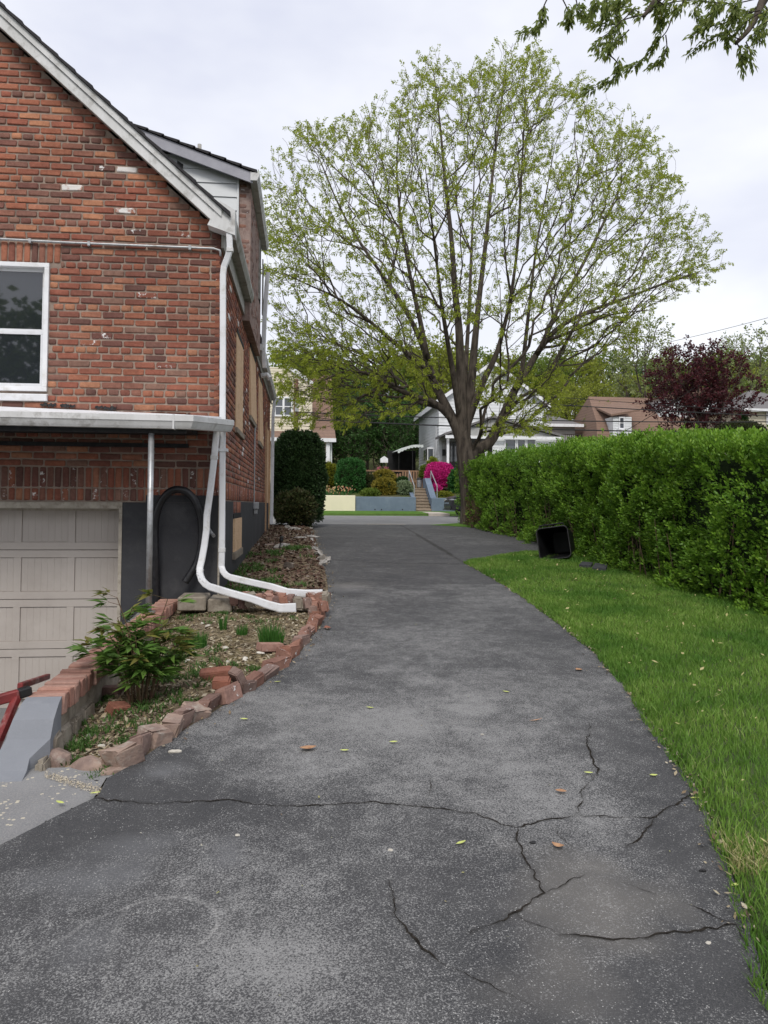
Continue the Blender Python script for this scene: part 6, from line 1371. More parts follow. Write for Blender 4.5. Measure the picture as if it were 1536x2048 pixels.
rf=MB().add([(b_[0],46.3,b_[2]),(b_[1],46.3,b_[2]),(b_[1]-.1,48.6,b_[3]),(b_[0],48.6,b_[3]),(b_[1],56,b_[2]),(b_[0],56,b_[2]),(b_[1]-.1,53.4,b_[3]),(b_[0],53.4,b_[3])],[(0,1,2,3),(1,4,6,2),(3,2,6,7),(4,5,7,6),(0,3,7,5),(0,5,4,1)]).build('main_roof',MAT['roofbrown'],ch)
rk_.build('rake_trim',MAT['white'],rf)
lz=prect(470,668,866,874,44.9)
m=MB().add([(lz[0],44.8,lz[2]),(lz[1]+.1,44.8,lz[2]),(lz[1]+.1,46.4,lz[3]+.35),(lz[0],46.4,lz[3]+.35),(lz[0],44.8,lz[2]-.06),(lz[1]+.1,44.8,lz[2]-.06),(lz[1]+.1,46.4,lz[2]-.06),(lz[0],46.4,lz[2]-.06)],[(0,1,2,3),(7,6,5,4),(0,4,5,1),(1,5,6,2),(2,6,7,3),(3,7,4,0)]); lr_=m.build('lower_roof',MAT['roofbrown'],ch)
MB().box(lz[0],lz[1]+.12,44.74,44.795,lz[2]-.22,lz[2]+.0).build('lower_gutter',MAT['white'],lr_)
lo=prect(470,660,874,945,46.2); m=lap(MB(),lo[0],lo[1],46.2,lo[2]-.5,lo[3],.17); w_=m.build('lower_siding',MAT['cream'],ch); w_['kind']='stuff'
MB().box(lo[0],lo[1]-.1,46.3,56,2.6,b_[2]).build('wall',MAT['cream'],ch)
c_=P(656,900,45.0); MB().box(c_.x-.11,c_.x+.11,44.95,45.17,2.6,lz[2]-.07).build('porch_post',MAT['white'],ch)
c_=P(661,900,45.0); MB().box(c_.x-.0,c_.x+.1,45.2,45.35,2.6,lz[2]-.07).build('drain_pipe',MAT['awning'],ch)
a=prect(548,586,794,833,YC); winpart(ch,a[0],a[1],a[2],a[3],YC-.03,2,True,.1)
a=prect(490,530,794,833,YC); winpart(ch,a[0],a[1],a[2],a[3],YC-.03,2,True,.1)
# utility pole and wires
pl0=P(593,880,37.6)
ul=thing('utility_pole','brown wooden utility pole standing before the cream house','pole',(pl0.x,37.6,zb)); MB().tube([(pl0.x,37.6,1.05),(pl0.x-.04,37.6,7.6)],[.15,.11],12).build('shaft',MAT['polewood'],ul,smooth=True); MB().box(pl0.x-.09,pl0.x+.09,37.38,37.45,6.0,6.6).build('cable_bracket',MAT['pipe'],ul)
def wire(p,q,r,label,sag=.25):
    n_=24; pts=[Vector(p).lerp(Vector(q),k_/n_)-Vector((0,0,sag*4*(k_/n_)*(1-k_/n_))) for k_ in range(n_+1)]
    o=MB().tube(pts,r,5).build('overhead_wire',MAT['wire']); tag(o,label,'wire',group=None)
polex=pl0.x
wire((polex,37.6,P(593,824,37.6).z),(45,37.6,P(593,824,37.6).z+.9),.028,'upper thick cable of the pair sagging across the maple trunk',.55)
wire((polex,37.6,P(593,838,37.6).z),(45,37.6,P(593,838,37.6).z+.4),.034,'lowest thick cable sagging just above the hedge top',.5)
wire(P(935,798,36.5),(45,36.5,P(1300,830,36.5).z-.1),.024,'cable crossing the brown roof behind the burgundy maple',.25)
wire(P(1060,790,37),(45,37,5.9),.014,'thin wire passing left of the burgundy maple',.2)
wire(P(1080,838,40),P(1240,760,30),.012,'thin service wire rising right from the white house',.05)
wire(P(1310,690,40),P(1660,600,34),.012,'thin wire climbing to the right edge against the sky',.1)
wire(P(1150,688,44),P(1620,694,44),.010,'faint level wire against the sky above the burgundy maple',.1)
wire(P(1250,862,40),P(1390,775,36),.016,'service wire slanting up through the burgundy maple',.05)
# parked car
car=thing('parked_car','dark car parked across the street behind the maple trunk','car',(P(960,1040,34.6).x,34.6,1.0)); cy0,cy1=33.7,35.4; xf=P(898.5,1020,34.0).x; g0=float(gz(34.5))
prof=[(xf+.05,g0+.28),(xf,g0+.45),(xf+.02,g0+.72),(xf+.18,g0+.90),(xf+.95,g0+1.02),(xf+1.75,g0+1.55),(xf+2.2,g0+1.62),(xf+3.5,g0+1.6),(xf+4.3,g0+1.1),(xf+4.5,g0+.8),(xf+4.5,g0+.35),(xf+4.3,g0+.25)]
MB().prism(prof,'y',cy0,cy1).build('body',MAT['carpaint'],car,bevel=.05)
MB().prism([(xf+1.12,g0+1.06),(xf+1.75,g0+1.48),(xf+2.15,g0+1.54),(xf+3.4,g0+1.52),(xf+3.9,g0+1.1)],'y',cy0-.006,cy1+.006).build('side_glass',MAT['farglass'],car)
MB().add([(xf+1.0,cy0+.12,g0+1.075),(xf+1.0,cy1-.12,g0+1.075),(xf+1.70,cy1-.2,g0+1.54),(xf+1.70,cy0+.2,g0+1.54),(xf+1.02,cy0+.12,g0+1.05),(xf+1.02,cy1-.12,g0+1.05),(xf+1.72,cy1-.2,g0+1.51),(xf+1.72,cy0+.2,g0+1.51)],[(0,3,2,1),(4,5,6,7),(0,1,5,4),(1,2,6,5),(2,3,7,6),(3,0,4,7)]).build('windscreen',MAT['lens'],car)
for y_ in (cy0-.01,cy1-.4): MB().box(xf-.0,xf+.32,y_,y_+.41,g0+.72,g0+.80).build('headlight',MAT['lens'],car,bevel=.03)
MB().box(xf-.02,xf+.06,cy0+.3,cy1-.3,g0+.58,g0+.64).build('grille_bar',MAT['chrome'],car); MB().box(xf-.03,xf+.2,cy0-.012,cy1+.012,g0+.30,g0+.36).build('bumper_trim',MAT['rubber'],car)
for xx in (xf+.85,xf+3.6):
    for y_ in (cy0-.02,cy1-.2):
        wv=MB().tube([(xx,y_,g0+.33),(xx,y_+.22,g0+.33)],.33,20).build('wheel',MAT['rubber'],car); MB().tube([(xx,y_-.006,g0+.33),(xx,y_+.226,g0+.33)],.2,14).build('rim',MAT['chrome'],wv)
# tree verge on this side
vv=[P(858,1052,22.9),P(930,1062,21.7),P(1020,1062,21.7),P(1020,1044,23.6),P(905,1044,23.6)]
vm=MB(); zz=[float(gz(v.y))+.03 for v in vv]; cxx=sum(v.x for v in vv)/5; cyy=sum(v.y for v in vv)/5
vm.add([(v.x,v.y,float(gz(v.y))+.006) for v in vv]+[(cxx,cyy,float(gz(cyy))+.1)],[(k_,(k_+1)%5,5) for k_ in range(5)]); o=vm.build('tree_verge',MAT['lawn_far']); tag(o,'small grassy verge around the foot of the maple','verge',kind='structure')
# brown gambrel house
bh_=thing('brown_roof_house','house with brown shingled gambrel roof and white dormer above the hedge','house',P(1260,880,58)); YH=58.0
a=prect(1195,1330,838,885,YH); mx0=P(1205,838,YH); r1=P(1243,808,YH); r2=P(1330,765,62)
m=MB().add([(a[0],YH,a[2]),(a[1]+4,YH,a[2]),(a[1]+4,YH+1.3,mx0.z),(mx0.x,YH+1.3,mx0.z),(a[0],YH+9,a[2]),(a[1]+4,YH+9,a[2]),(a[1]+4,YH+7.7,mx0.z),(mx0.x,YH+7.7,mx0.z),(mx0.x+.6,YH+4.5,r1.z+1.2),(a[1]+4,YH+4.5,r1.z+1.2)],[(0,1,2,3),(3,2,9,8),(0,3,8,7,4),(5,6,9,2,1),(7,8,9,6),(4,7,6,5),(0,4,5,1)])
rf=m.build('gambrel_roof',MAT['roofbrown'],bh_)
d_=prect(1226,1263,834,872,YH-.1)
m=lap(MB(),d_[0],d_[1],YH-.1,d_[2],d_[3],.2); w_=m.build('dormer_siding',MAT['siding'],bh_); w_['kind']='stuff'; MB().box(d_[0],d_[1],YH,YH+2,d_[2],d_[3]).build('dormer_wall',MAT['siding'],bh_)
MB().add([(d_[0]-.25,YH-.35,d_[3]+.0),(d_[1]+.6,YH-.35,d_[3]+.45),(d_[1]+.6,YH+3,d_[3]+1.5),(d_[0]-.25,YH+3,d_[3]+1.0),(d_[0]-.25,YH-.35,d_[3]+.15),(d_[1]+.6,YH-.35,d_[3]+.6),(d_[1]+.6,YH+3,d_[3]+1.65),(d_[0]-.25,YH+3,d_[3]+1.15)],[(0,3,2,1),(4,5,6,7),(0,1,5,4),(1,2,6,5),(2,3,7,6),(3,0,4,7)]).build('dormer_roof',MAT['roofbrown'],bh_)
a=prect(1238,1249,834,858,YH-.2); winpart(bh_,a[0],a[1],a[2],a[3],YH-.15,1,True,.08)
a=prect(1237,1250,858,868,YH-.5); ac=MB().box(a[0],a[1],YH-.5,YH-.12,a[2],a[3]).build('window_air_conditioner',MAT['white'],bh_); MB().box(a[0]+.06,(a[0]+a[1])/2-.03,YH-.505,YH-.501,a[2]+.06,a[3]-.06).build('grille',MAT['greysiding'],ac)
# white house wall behind the burgundy maple
w2=thing('white_gable_house','white house wall glimpsed through the burgundy maple','house',P(1390,880,60)); a=prect(1318,1462,800,885,60); m=lap(MB(),a[0],a[1],60,a[2]-1,a[3],.2); w_=m.build('siding',MAT['siding'],w2); w_['kind']='stuff'; MB().box(a[0],a[1],60.1,66,a[2]-1,a[3]).build('wall',MAT['siding'],w2)
MB().prism([(a[0]-.4,a[3]),(a[1]+.4,a[3]),((a[0]+a[1])/2,a[3]+1.1)],'y',59.6,66.4).build('roof',MAT['roofbrown'],w2)
a=prect(1370,1392,815,850,60); winpart(w2,a[0],a[1],a[2],a[3],59.96,1,True,.09)
# beige house at the right edge
bg_=thing('beige_house','beige house with grey roof at the right edge above the hedge','house',P(1510,880,54)); a=prect(1487,1640,822,890,54); m=lap(MB(),a[0],a[1],54,a[2]-.6,a[3],.2); w_=m.build('siding',MAT['cream'],bg_); w_['kind']='stuff'; MB().box(a[0],a[1],54.1,61,a[2]-.6,a[3]).build('wall',MAT['cream'],bg_)
e0=P(1478,826,53.6); rp_=P(1580,782,55); m=MB().add([(e0.x,53.5,a[3]-.02),(a[1]+.4,53.5,a[3]-.02),(a[1]+.4,61.4,a[3]-.02),(e0.x,61.4,a[3]-.02),(e0.x+3.2,57.5,a[3]+2.0),(a[1]-3,57.5,a[3]+2.0)],[(0,1,5,4),(1,2,5),(2,3,4,5),(3,0,4),(0,3,2,1)]); rf=m.build('roof',MAT['roofgrey'],bg_); MB().box(e0.x-.05,a[1]+.45,53.42,53.49,a[3]-.2,a[3]+.02).build('gutter',MAT['white'],rf)
a=prect(1531,1560,818,850,54); winpart(bg_,a[0],a[1],a[2],a[3],53.94,1,True,.09)
# grey house with deck railing
gh=thing('grey_house','small grey house with a balcony railing right of the white house','house',P(1120,890,62)); a=prect(1080,1150,850,900,62); MB().box(a[0],a[1],62,69,a[2]-1,a[3]).build('wall',MAT['greysiding'],gh)
m=MB().add([(a[0]-.5,61.5,a[3]),(a[1]+.5,61.5,a[3]),(a[1]+.5,69.5,a[3]),(a[0]-.5,69.5,a[3]),(a[0]+.8,65.5,a[3]+1.2),(a[1]-.8,65.5,a[3]+1.2)],[(0,1,5,4),(1,2,5),(2,3,4,5),(3,0,4),(0,3,2,1)]); rf=m.build('roof',MAT['roofgrey'],gh); MB().box(a[0]-.55,a[1]+.55,61.4,61.49,a[3]-.22,a[3]+.02).build('gutter',MAT['white'],rf)
d_=prect(1100,1165,870,888,58); rl_=thing('balcony','balcony deck with dark slatted railing beside the grey house','balcony',((d_[0]+d_[1])/2,58,d_[2]-1))
MB().box(d_[0],d_[1],58,61.4,d_[2]-.2,d_[2]).build('deck',MAT['wood'],rl_)
for x_ in np.arange(d_[0],d_[1],.17): MB().box(x_,x_+.05,58,58.04,d_[2],d_[3]).build('baluster',MAT['twig'],rl_)
MB().box(d_[0],d_[1]+.05,57.97,58.06,d_[3],d_[3]+.07).build('handrail',MAT['twig'],rl_)
for x_ in (d_[0]+.1,d_[1]-.2): MB().box(x_,x_+.14,58.1,58.24,3.5,d_[2]-.2).build('deck_post',MAT['twig'],rl_)
# ================================================================== small things in the yard
# tipped bin
b0=P(1107,1120,11.9); bn=thing('tipped_bin','black plastic bin lying on its side on the lawn by the hedge','bin',G(1110,1121))
ctr=P(1107,1092,11.95); ax=Vector((.52,.85,-.02)).normalized(); up=Vector((-.14,.06,.99)); rt=ax.cross(up).normalized(); up=rt.cross(ax).normalized(); gd=float(gz(12))
def ring(c,wx,hz,rc,n=6):
    r=[]
    for (sx,sz,a0) in ((1,1,0),(-1,1,90),(-1,-1,180),(1,-1,270)):
        for q in range(n+1):
            a_=R(a0+90*q/n); r.append(c+rt*(sx*(wx-rc)+rc*math.cos(a_))+up*(sz*(hz-rc)+rc*math.sin(a_)))
    return r
W0,H0=.245,.245
c0=ctr.copy(); c0.z=gd+.02+H0+.03
rings=[ring(c0+ax*.02,W0-.012,H0-.012,.06),ring(c0+ax*.70,W0*.68,H0*.68,.05)]; outer=[ring(c0,W0,H0,.07),ring(c0+ax*.72,W0*.72,H0*.72,.06)]
for rset in (rings,outer): pass
n_=len(outer[0]); V=outer[0]+outer[1]+rings[0]+rings[1]; F=[]
for k_ in range(n_):
    k2=(k_+1)%n_; F+= [(k_,k2,n_+k2,n_+k_),(2*n_+k_,3*n_+k_,3*n_+k2,2*n_+k2),(k_,2*n_+k_,2*n_+k2,k2)]
F+=[tuple(n_+k_ for k_ in range(n_)),tuple(3*n_+k_ for k_ in range(n_-1,-1,-1))]
mb=MB().add(V,F); me=bpy.data.meshes.new('bin_body'); me.from_pydata(mb.v,[],mb.f); me.update(); link('bin_body',me,bn,MAT['blackplastic'])
rimp=ring(c0-ax*.004,W0+.006,H0+.006,.07); MB().tube(rimp+rimp[:1],.0085,6).build('rim',MAT['plasticrim'],bn)
hnd=[c0+up*(H0+.0)+rt*.2,c0+up*(H0+.05)+rt*.19+ax*.03,c0+up*(H0+.05)-rt*.19+ax*.03,c0+up*(H0)-rt*.2]; MB().tube(hnd,.012,6).build('handle',MAT['blackplastic'],bn)
# slate pieces on the lawn beside the bin
for q,(xa,xb,ya,yb,lab) in enumerate(((1158,1186,1134,1142,'dark flat slate slab left of two on the lawn under the hedge'),(1184,1216,1137,1148,'dark flat slate slab right of two on the lawn under the hedge'))):
    v=[G(xa+6,ya),G(xb,ya+2),G(xb-4,yb),G(xa,yb-2)]; m=MB().add([(p.x,p.y,p.z+.03) for p in v]+[(p.x,p.y,p.z+.085) for p in v],[(0,3,2,1),(4,5,6,7),(0,1,5,4),(1,2,6,5),(2,3,7,6),(3,0,4,7)]); o=m.build('slate_slab',M('slate',(.035,.037,.042),.7,(.06,.062,.066),30,5,.4),bevel=.006); tag(o,lab,'slab')
# edging of rough bricks and stones
def rough(name,l,w_,h_,seed,amp,bev=.02):
    rg=np.random.default_rng(seed); m=MB().box(-l/2,l/2,-w_/2,w_/2,-h_/2,h_/2).mesh(name); bm=bmesh.new(); bm.from_mesh(m)
    bmesh.ops.bevel(bm,geom=list(bm.edges),offset=bev,segments=2,affect='EDGES')
    sc_=Vector((l,w_,h_))
    sh=rg.normal(0,amp*2,(2,3))
    for v in bm.verts:
        v.co+=Vector(rg.normal(0,amp,3)); v.co.x+=sh[0][0]*v.co.z/h_*2; v.co.y+=sh[0][1]*v.co.x/l*2; v.co.z+=sh[0][2]*v.co.y/w_*2
    bm.to_mesh(m); bm.free(); return m
ed=thing('brick_edging','curved row of weathered bricks edging the bed along the driveway','edging',G(500,1390))
em=[rough('brick',.20,.09,.10,s,.004,.010) for s in range(8)]
for m in em: m.materials.append(MAT['brick_old'])
emr=[rough('brick',.12,.095,.12,s+20,.005,.012) for s in range(6)]
for m in emr: m.materials.append(MAT['brick_old'])
es=[rough('stone',.135,.115,.125,s+40,.008,.014) for s in range(8)]
for m in es: m.materials.append(MAT['stone'])
epx=[(262,1530),(330,1484),(420,1428),(520,1372),(592,1312),(642,1250),(658,1200)]
ev=[G(*p) for p in epx]; path_=smooth_path(ev,12); acc=0; rr_=random.Random(6); last=None; L_=[0]
for a,b_ in zip(path_[:-1],path_[1:]): L_.append(L_[-1]+(b_-a).length)
s_=0.02; k=0
while s_<L_[-1]:
    j=np.interp(s_,L_,range(len(L_))); i=min(int(j),len(path_)-2); p=path_[i].lerp(path_[i+1],j-i); t_=(path_[i+1]-path_[i]).normalized(); a_=math.atan2(t_.y,t_.x)
    near_=p.y<4.6
    if near_: me=es[k%8] if k%3!=1 else emr[k%6]; ln=.135 if k%3!=1 else .115
    else: me=em[k%8] if k%4 else emr[k%6]; ln=.195 if k%4 else .12
    o=link(me.name.split('.')[0],me,ed); o.location=(p.x-.055+rr_.uniform(-.012,.012),p.y,float(gz(p.y))+.022+rr_.uniform(-.012,.015)); o.rotation_euler=(rr_.uniform(-.25,.35),rr_.uniform(-.15,.15),a_+rr_.uniform(-.25,.25)); s_+=ln+rr_.uniform(.0,.025); k+=1
# larger rocks at the near corner of the bed
def rock(name,label,px,py,sz,seed,mat,rz=0,sink=.35,cat='rock',grp=None,amp=.1):
    rg=np.random.default_rng(seed); bm=bmesh.new(); bmesh.ops.create_icosphere(bm,subdivisions=2,radius=1)
    pl_=rg.normal(0,1,(7,3)); pl_=unit(pl_)
    for v in bm.verts:
        d=np.array(v.co); m_=1.0
        for q in pl_:
            dd=d@q
            if dd>.62: m_=min(m_,.66/dd)
        d=d*m_+rg.normal(0,amp*.25,3); v.co=Vector((d[0]*sz[0],d[1]*sz[1],d[2]*sz[2]))
    me=bpy.data.meshes.new(name); bm.to_mesh(me); bm.free(); g=G(px,py); o=link(name,me,None,mat); z=float(bed_z(np.array(g.x),np.array(g.y))) if g.x<xl(g.y) else g.z
    o.location=(g.x,g.y,z+sz[2]*(1-2*sink)*.8); o.rotation_euler=(rg.normal(0,.15),rg.normal(0,.15),rz); tag(o,label,cat,grp); return o
rock('edge_rock','large mottled pink-grey rock against the cement wall end',112,1512,(.10,.085,.085),1,MAT['stone'],.4)
rock('edge_rock','flat grey-brown rock beside the cement wall end at the bed corner',172,1528,(.105,.07,.06),2,MAT['stone'],-.35)
rock('edge_rock','small flat orange brick shard in front of the mottled rock',98,1532,(.06,.03,.025),3,MAT['brick_new'],.1)
rock('edge_rock','low pinkish stone ending the edging row at the apron',232,1538,(.075,.045,.035),4,MAT['stone'],.5)
rock('black_pebble','black shiny stone on the sandy joint of the apron',192,1556,(.025,.02,.018),5,MAT['rubber'],0)
rock('pale_rock','rubble stone wedged beside the cement wall',118,1470,(.05,.04,.05),6,MAT['block'],0)
for q,(px_,py_,lab) in enumerate(((200,1488,'white chalky stone in the near bed corner'),(210,1508,'long white stone beside the edging near the corner'),(178,1468,'pale stone chip nearest the cement wall'),(350,1505,'white stone on the driveway edge by the edging'),(455,1335,'pale flat stone chip right of the tufts'),(490,1330,'pale flat stone beside the loose edging brick'),(520,1318,'white stone near the large grass tuft'),(450,1308,'white chip in the middle of the bed'),(375,1331,'pale root-like chip right of the peony'),(545,1335,'pale chip close to the edging bend'),(405,1258,'bright pebble behind the tufts'),(415,1265,'bright pebble in front of the wall footing'))):
    rock('pale_stone',lab,px_,py_,(random.uniform(.025,.045),random.uniform(.015,.025),.014),30+q,MAT['whitestone'],random.uniform(0,3),.3)
# loose bricks
def loose(label,px,py,rx,ry,rz,mat='brick_new',half=False,dz=.04):
    me=rough('loose_brick',.11 if half else .2,.095,.058,hash(label)%97,.002,.006); g=G(px,py); o=link('loose_brick',me,None,MAT[mat]); o.location=(g.x,g.y,float(bed_z(np.array(g.x),np.array(g.y)))+dz); o.rotation_euler=(rx,ry,rz); tag(o,label,'brick')
loose('flat orange-red brick lying loose on the bed near the edging',432,1372,.05,-.08,.1,dz=.04)
loose('small orange-red half brick standing in front of the flat loose brick',443,1392,.1,0,.0,half=True,dz=.05)
loose('worn upright brick leaning right of the loose half brick',480,1385,.2,1.0,.9,'brick_old',dz=.06)
loose('reddish brick lying at the far bend of the edging beside the tuft',540,1312,.0,.1,.5,'brick_old')
loose('brick lying against the low wall behind the peony',225,1385,0,0,.05,'brick_old',dz=.04)
loose('rusty brick lump on the soil left of the peony stems',235,1424,.2,.1,.6,'brick_new',True,dz=.015)
loose('brick lying next to the wall footing by the steel post',345,1222,0,.05,.25,'brick_cap')
pg=G(352,1212); o=MB().tube([(pg.x,pg.y,pg.z+.03),(pg.x+.01,pg.y,pg.z+.075)],[.055,.05],10).build('green_lid',M('green_plastic',(.30,.52,.36),.5,(.22,.42,.28),10)); tag(o,'small pale green plastic lid beside the steel post','lid')
# brick and block row dividing the bed under the downspouts
dv=thing('brick_divider','short row of stacked bricks crossing the bed under the downspout feet','edging',P(540,1200,7.5))
px_list=[(470,1182,0),(488,1180,0),(505,1186,1),(523,1196,1),(538,1199,1),(552,1202,0),(566,1200,1),(580,1203,0),(596,1206,0),(612,1207,2),(626,1209,2),(626,1221,1),(640,1190,0),(622,1188,0),(650,1195,1),(646,1212,1),(640,1228,1),(560,1190,0),(535,1188,0),(485,1206,2),(498,1200,1)]
bm3=[em,emr,es]
bw_=[rough('brick',.09,.16,.11,s+70,.004,.014) for s in range(6)]
for m,mm in zip(bw_,('brick_old','brick_old','block','brick_old','brick_cap','brick_old')): m.materials.append(MAT[mm])
for q,(px_,py_,k_) in enumerate(px_list):
    p=P(px_,py_,7.5); o=link('brick',bw_[q%6],dv); g=float(gz(7.5)); o.location=(p.x,7.5+random.uniform(-.06,.06)+(0.12 if py_<1192 else 0),max(g+.05,min(p.z,g+.16))); o.rotation_euler=(random.uniform(-.1,.1),random.uniform(-.1,.1),random.uniform(-.3,.3))
# grey stones edging the upper bed
ue=thing('stone_edging','uneven line of pale stones edging the far bed beside the driveway','edging',G(640,1110))
gs_=[rough('stone',.22,.12,.10,s+90,.014,.035) for s in range(6)]
for m in gs_: m.materials.append(MAT['greystone'])
ue_px=[(652,1132),(646,1122),(640,1112),(636,1102),(633,1093),(631,1084),(629,1076),(628,1068),(626,1060),(625,1052),(655,1124),(650,1115)]
for q,(px_,py_) in enumerate(ue_px):
    g=G(px_,py_); o=link('stone',gs_[q%6],ue); o.location=(g.x-.06,g.y,g.z+.03); o.rotation_euler=(random.uniform(-.2,.2),random.uniform(-.2,.2),random.uniform(1.0,2.1)); s=.7 if q<10 else 1.1; o.scale=(s,s,s)
for q,(px_,py_,sz,lab,mt_) in enumerate(((563,1106,(.16,.09,.06),'pale grey slab stone in the middle of the upper bed','greystone'),(590,1068,(.2,.1,.07),'grey stone farther up the bed near the low bush','greystone'),(575,1064,(.12,.1,.07),'rounded grey stone beside the low bush','greystone'),(612,1078,(.3,.05,.03),'long thin stone strip in the upper bed','greystone'),(575,1150,(.09,.07,.08),'short brown log stump in the weedy bed','bark'),(600,1088,(.16,.1,.03),'thin flat stone by the driveway edge','greystone'),(532,1102,(.2,.12,.03),'flat brown stone near the charcoal wall','stone'))):
    rock('bed_stone',lab,px_,py_,sz,120+q,MAT[mt_],random.uniform(-.3,.3),.3)
# solar path light
sp=P(565,1092,10.6); g=G(556,1107); sl=thing('garden_light','small black solar path light stuck in the upper bed','garden light',(g.x,g.y,g.z)); MB().tube([(g.x,g.y,g.z),(g.x+.05,g.y,g.z+.22)],.008,6).build('spike',MAT['black'],sl); MB().lathe((g.x+.055,g.y,g.z+.2),[(.03,0),(.035,.02),(.03,.07),(.04,.075),(.01,.1)],10).build('lamp_head',MAT['black'],sl)
# grass tufts
def tuft(label,px,py,h,r,n,seed):
    g=G(px,py); rg=np.random.default_rng(seed); a=rg.random(n)*6.28; rr=r*np.sqrt(rg.random(n)); p=np.stack([g.x+rr*np.cos(a),g.y+rr*np.sin(a),np.full(n,0.0)],1); p[:,2]=bed_z(p[:,0],p[:,1])-.01
    V,F=blades(p,h,.0035,.35,seed,.5); o=link('grass_tuft',np_mesh('grass_tuft',V,F),None,MAT['grasslong']); tag(o,label,'grass tuft','grass tufts in the bed')
tuft('large dark green grass tuft beside the edging bend',543,1302,.17,.085,260,1); tuft('left of the paired grass tufts right of the peony',373,1300,.13,.05,130,2); tuft('right of the paired grass tufts right of the peony',398,1304,.13,.055,130,3); tuft('thin sparse grass tuft behind the paired tufts',446,1272,.15,.03,40,4); tuft('small sparse grass tuft left of the large one',484,1284,.10,.04,60,5)
# peony
pg=G(280,1412); pn_=thing('peony','leafy green peony bush with reddish stems beside the low wall','plant',pg); rg_=np.random.default_rng(5); LB=[];LDv=[];LN=[];LL=[];tipm=[]; sm=MB()
for q in range(25):
    a=rg_.random()*6.28; r0=.07*math.sqrt(rg_.random()); b0=Vector((pg.x+r0*math.cos(a),pg.y+r0*math.sin(a),pg.z-.02)); out=rg_.uniform(.04,.22); h_=rg_.uniform(.30,.56)*(1.0-.5*max(0,out-.2)); 
    if q==0: out,h_,a=.15,.68,3.3
    if q==1: out,h_,a=.12,.66,.2
    top_=b0+Vector((math.cos(a)*out*1.0,math.sin(a)*out*.8,h_)); mid=b0.lerp(top_,.55)+Vector((math.cos(a),math.sin(a),0))*-.03; pth=smooth_path([b0,mid,top_],6); sm.tube(pth,[float(v) for v in np.linspace(.0055,.0025,len(pth))],5)
    for f in np.linspace(.48,1,6):
        j=f*(len(pth)-1); i=min(int(j),len(pth)-2); p=pth[i].lerp(pth[i+1],j-i); az=rg_.random()*6.28
        pd=Vector((math.cos(az),math.sin(az),.35)).normalized(); pe=p+pd*rg_.uniform(.06,.12); sm.tube([p,pe],.0018,3)
        for kx in range(9):
            ld=unit(np.array(pd)+np.array([math.cos(az+1.57),math.sin(az+1.57),0])*rg_.uniform(-1.1,1.1)+np.array([0,0,rg_.uniform(-.5,.45)])); LB.append(np.array(pe)+rg_.normal(0,.008,3)); LDv.append(ld); LN.append(unit(np.array([0,0,1])+rg_.normal(0,.3,3))); LL.append(rg_.uniform(.08,.13)); tipm.append(f>.97)
st_=sm.build('stems',MAT['stem'],pn_); LB=np.array(LB);LDv=np.array(LDv);LN=np.array(LN);LL=np.array(LL);tipm=np.array(tipm)
for mk,mt_,nm_ in ((~tipm,'peony','leaves'),(tipm,'peonytip','young_leaves')):
    V,F=leaf_quads(LB[mk],LDv[mk],LN[mk],LL[mk],LL[mk]*.14,.25,.2); o=link(nm_,np_mesh(nm_,V,F),pn_,MAT[mt_])
# fallen leaves, seed wings, pebbles on the driveway
def fallen(name,label,px,py,L_,W_,mat,rz,grp,curl=.25,lift=.004):
    g=G(px,py); n_=7; m=MB(); V=[]
    for q in range(n_):
        f=q/(n_-1); wv=W_*math.sin(math.pi*min(max(f,.04),.97))**.8; V+=[((f-.5)*L_,-wv,curl*L_*(f-.5)**2+abs(wv)*.3),((f-.5)*L_,0,curl*L_*(f-.5)**2),((f-.5)*L_,wv,curl*L_*(f-.5)**2+abs(wv)*.4)]
    F=[]
    for q in range(n_-1): F+=[(q*3,q*3+1,q*3+4,q*3+3),(q*3+1,q*3+2,q*3+5,q*3+4)]
    m.add(V,F); o=m.build(name,MAT[mat]); o.location=(g.x,g.y,g.z+lift+.004); o.rotation_euler=(random.uniform(-.1,.1),random.uniform(-.1,.1),rz); tag(o,label,'leaf' if 'leaf' in name else 'fragment' if 'clay' in name else 'seed',grp)
GL='fallen leaves on the driveway'; GSW='seed wings on the driveway'
fallen('dry_leaf','crumpled brown leaf near the middle of the driveway',616,1501,.085,.028,'dryleaf',.2,GL,.5); fallen('dry_leaf','reddish folded leaf above the crack junction',1122,1586,.05,.014,'dryleaf',-.4,GL); fallen('dry_leaf','curled tan leaf below the crack junction',1116,1697,.05,.016,'dryleaf',-.7,GL,.8); fallen('dry_leaf','small orange leaf far up the driveway near the lawn',1158,1342,.06,.025,'dryleaf',.5,GL)
fallen('dry_leaf','tan leaf on the lawn edge at the right',1440,1690,.05,.014,'seed',.9,GL); fallen('dry_leaf','brown twig-like leaf right of the driveway centre',1072,1443,.09,.006,'dryleaf',.3,GL); fallen('clay_fragment','orange clay fragment beside the edging bend',655,1258,.06,.04,'brick_new',.3,GL)
for q,(px_,py_,lab) in enumerate(((488,1441,'yellow seed wing nearest the edging'),(689,1504,'yellow seed wing right of the brown leaf'),(787,1487,'yellow seed wing at mid driveway'),(1177,1549,'yellow seed wing by the upright crack'),(1307,1554,'yellow seed wing near the lawn edge'),(1012,1386,'tiny yellow seed wing far up the driveway'),(922,1690,'tiny seed wing left of the crack junction'),(555,1366,'yellow-green seed wing by the far edging'),(120,1609,'green seed wing on the apron edge'),(190,1590,'seed wing in the driveway corner'),(1390,1600,'pale seed wing at the lawn border'),(1470,1775,'large yellow seed wing in the lawn border'),(740,1418,'small seed wing above mid driveway'))):
    fallen('seed_wing',lab,px_,py_,.045,.009,'seed',random.uniform(-.6,.6),GSW,.3)
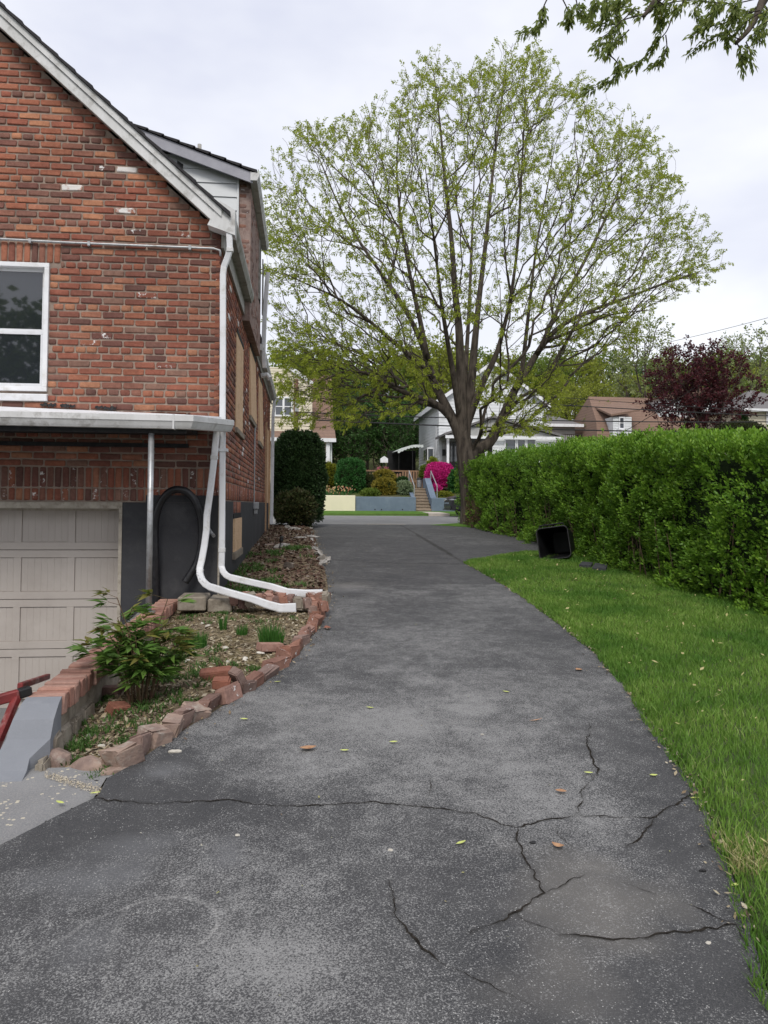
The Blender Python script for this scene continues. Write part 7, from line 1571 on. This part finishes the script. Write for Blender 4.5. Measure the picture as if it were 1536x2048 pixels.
for q,(px_,py_,lab) in enumerate(((1342,1524,'white pebble on the driveway by the lawn edge'),(1415,1888,'white pebble in the lower right of the driveway'),(782,1702,'white pebble left of the long lower crack'),(475,1672,'white pebble beside the smoky stain'),(965,1470,'white speck of stone in the upper driveway'),(1405,1743,'black clod near the lawn edge'),(1066,1687,'black clod under the crack junction'))):
    rock('pebble',lab,px_,py_,(.012,.009,.006) if 'white' in lab else (.016,.012,.008),200+q,MAT['whitestone'] if 'white' in lab else MAT['tar'],0,.2,'pebble')
# litter strewn along the lawn edge and the lawn
yy=RNG.uniform(2.3,11.5,900); pts_=np.stack([xr(yy)-.01+RNG.normal(0,.035,900),yy,gz(yy)+.012],1); V,F=flakes(pts_,.012,77); o=link('edge_litter',np_mesh('edge_litter',V,F),None,MAT['litter']); tag(o,'dry leaf bits gathered along the lawn edge','leaf litter',kind='stuff')
pts_=lawn_pts(420,2.6,12.5,88); pts_[:,2]+=.05; V,F=flakes(pts_,.017,79,.5,.4); o=link('lawn_litter',np_mesh('lawn_litter',V,F),None,leafmat('pale_bud',[(.42,.40,.16),(.5,.42,.22),(.36,.36,.12)],.2)); tag(o,'pale fallen maple buds scattered over the lawn','leaf litter',kind='stuff')
yy=RNG.uniform(4,20,700); pts_=np.stack([xl(yy)+np.abs(RNG.normal(0,.06,700)),yy,gz(yy)+.008],1); V,F=flakes(pts_,.011,81); o=link('drive_litter',np_mesh('drive_litter',V,F),None,MAT['litter']); tag(o,'dry crumbs along the bed side of the driveway','leaf litter',kind='stuff')
yy=RNG.uniform(2.2,18,260); xx=xl(yy)+(xr(yy)-xl(yy))*RNG.random(260); V,F=flakes(np.stack([xx,yy,gz(yy)+.008],1),.006,83); o=link('drive_crumbs',np_mesh('drive_crumbs',V,F),None,leafmat('drive_crumb',[(.35,.33,.3),(.3,.3,.12),(.2,.13,.09)],.1)); tag(o,'tiny crumbs strewn over the driveway','leaf litter',kind='stuff')
# sandy joint at the apron corner
sx_=RNG.uniform(90,215,1500); sy_=1545+(sx_-90)*.30+RNG.normal(0,5,1500); ok=(sy_<1546+(sx_-90)*.34+6); pts_=np.array([G(a_,b_) for a_,b_ in zip(sx_[ok],sy_[ok])]); pts_[:,2]-=.008; V,F=flakes(pts_,.0028,85,.4,.7); o=link('sand_crumbs',np_mesh('sand_crumbs',V,F),None,leafmat('pale_sand',[(.5,.44,.33),(.40,.34,.25),(.58,.52,.42)],.02,.95)); tag(o,'pale crumbled sand at the apron corner','sand',kind='stuff')

# dry straw patch in the lawn edge and small weeds along it
g=G(1505,1727); n=420; a=RNG.random(n)*6.28; r_=.13*np.sqrt(RNG.random(n)); p=np.stack([g.x+r_*np.cos(a)*1.2,g.y+r_*np.sin(a),np.full(n,g.z+.005)],1); p=p[p[:,0]>xr(p[:,1])]
V,F=blades(p,.06,.0026,1.3,91); o=link('straw_patch',np_mesh('straw_patch',V,F),None,leafmat('straw',[(.46,.40,.20),(.38,.36,.15),(.52,.46,.27)],.2)); tag(o,'dry straw-coloured grass patch at the right lawn edge','grass patch')
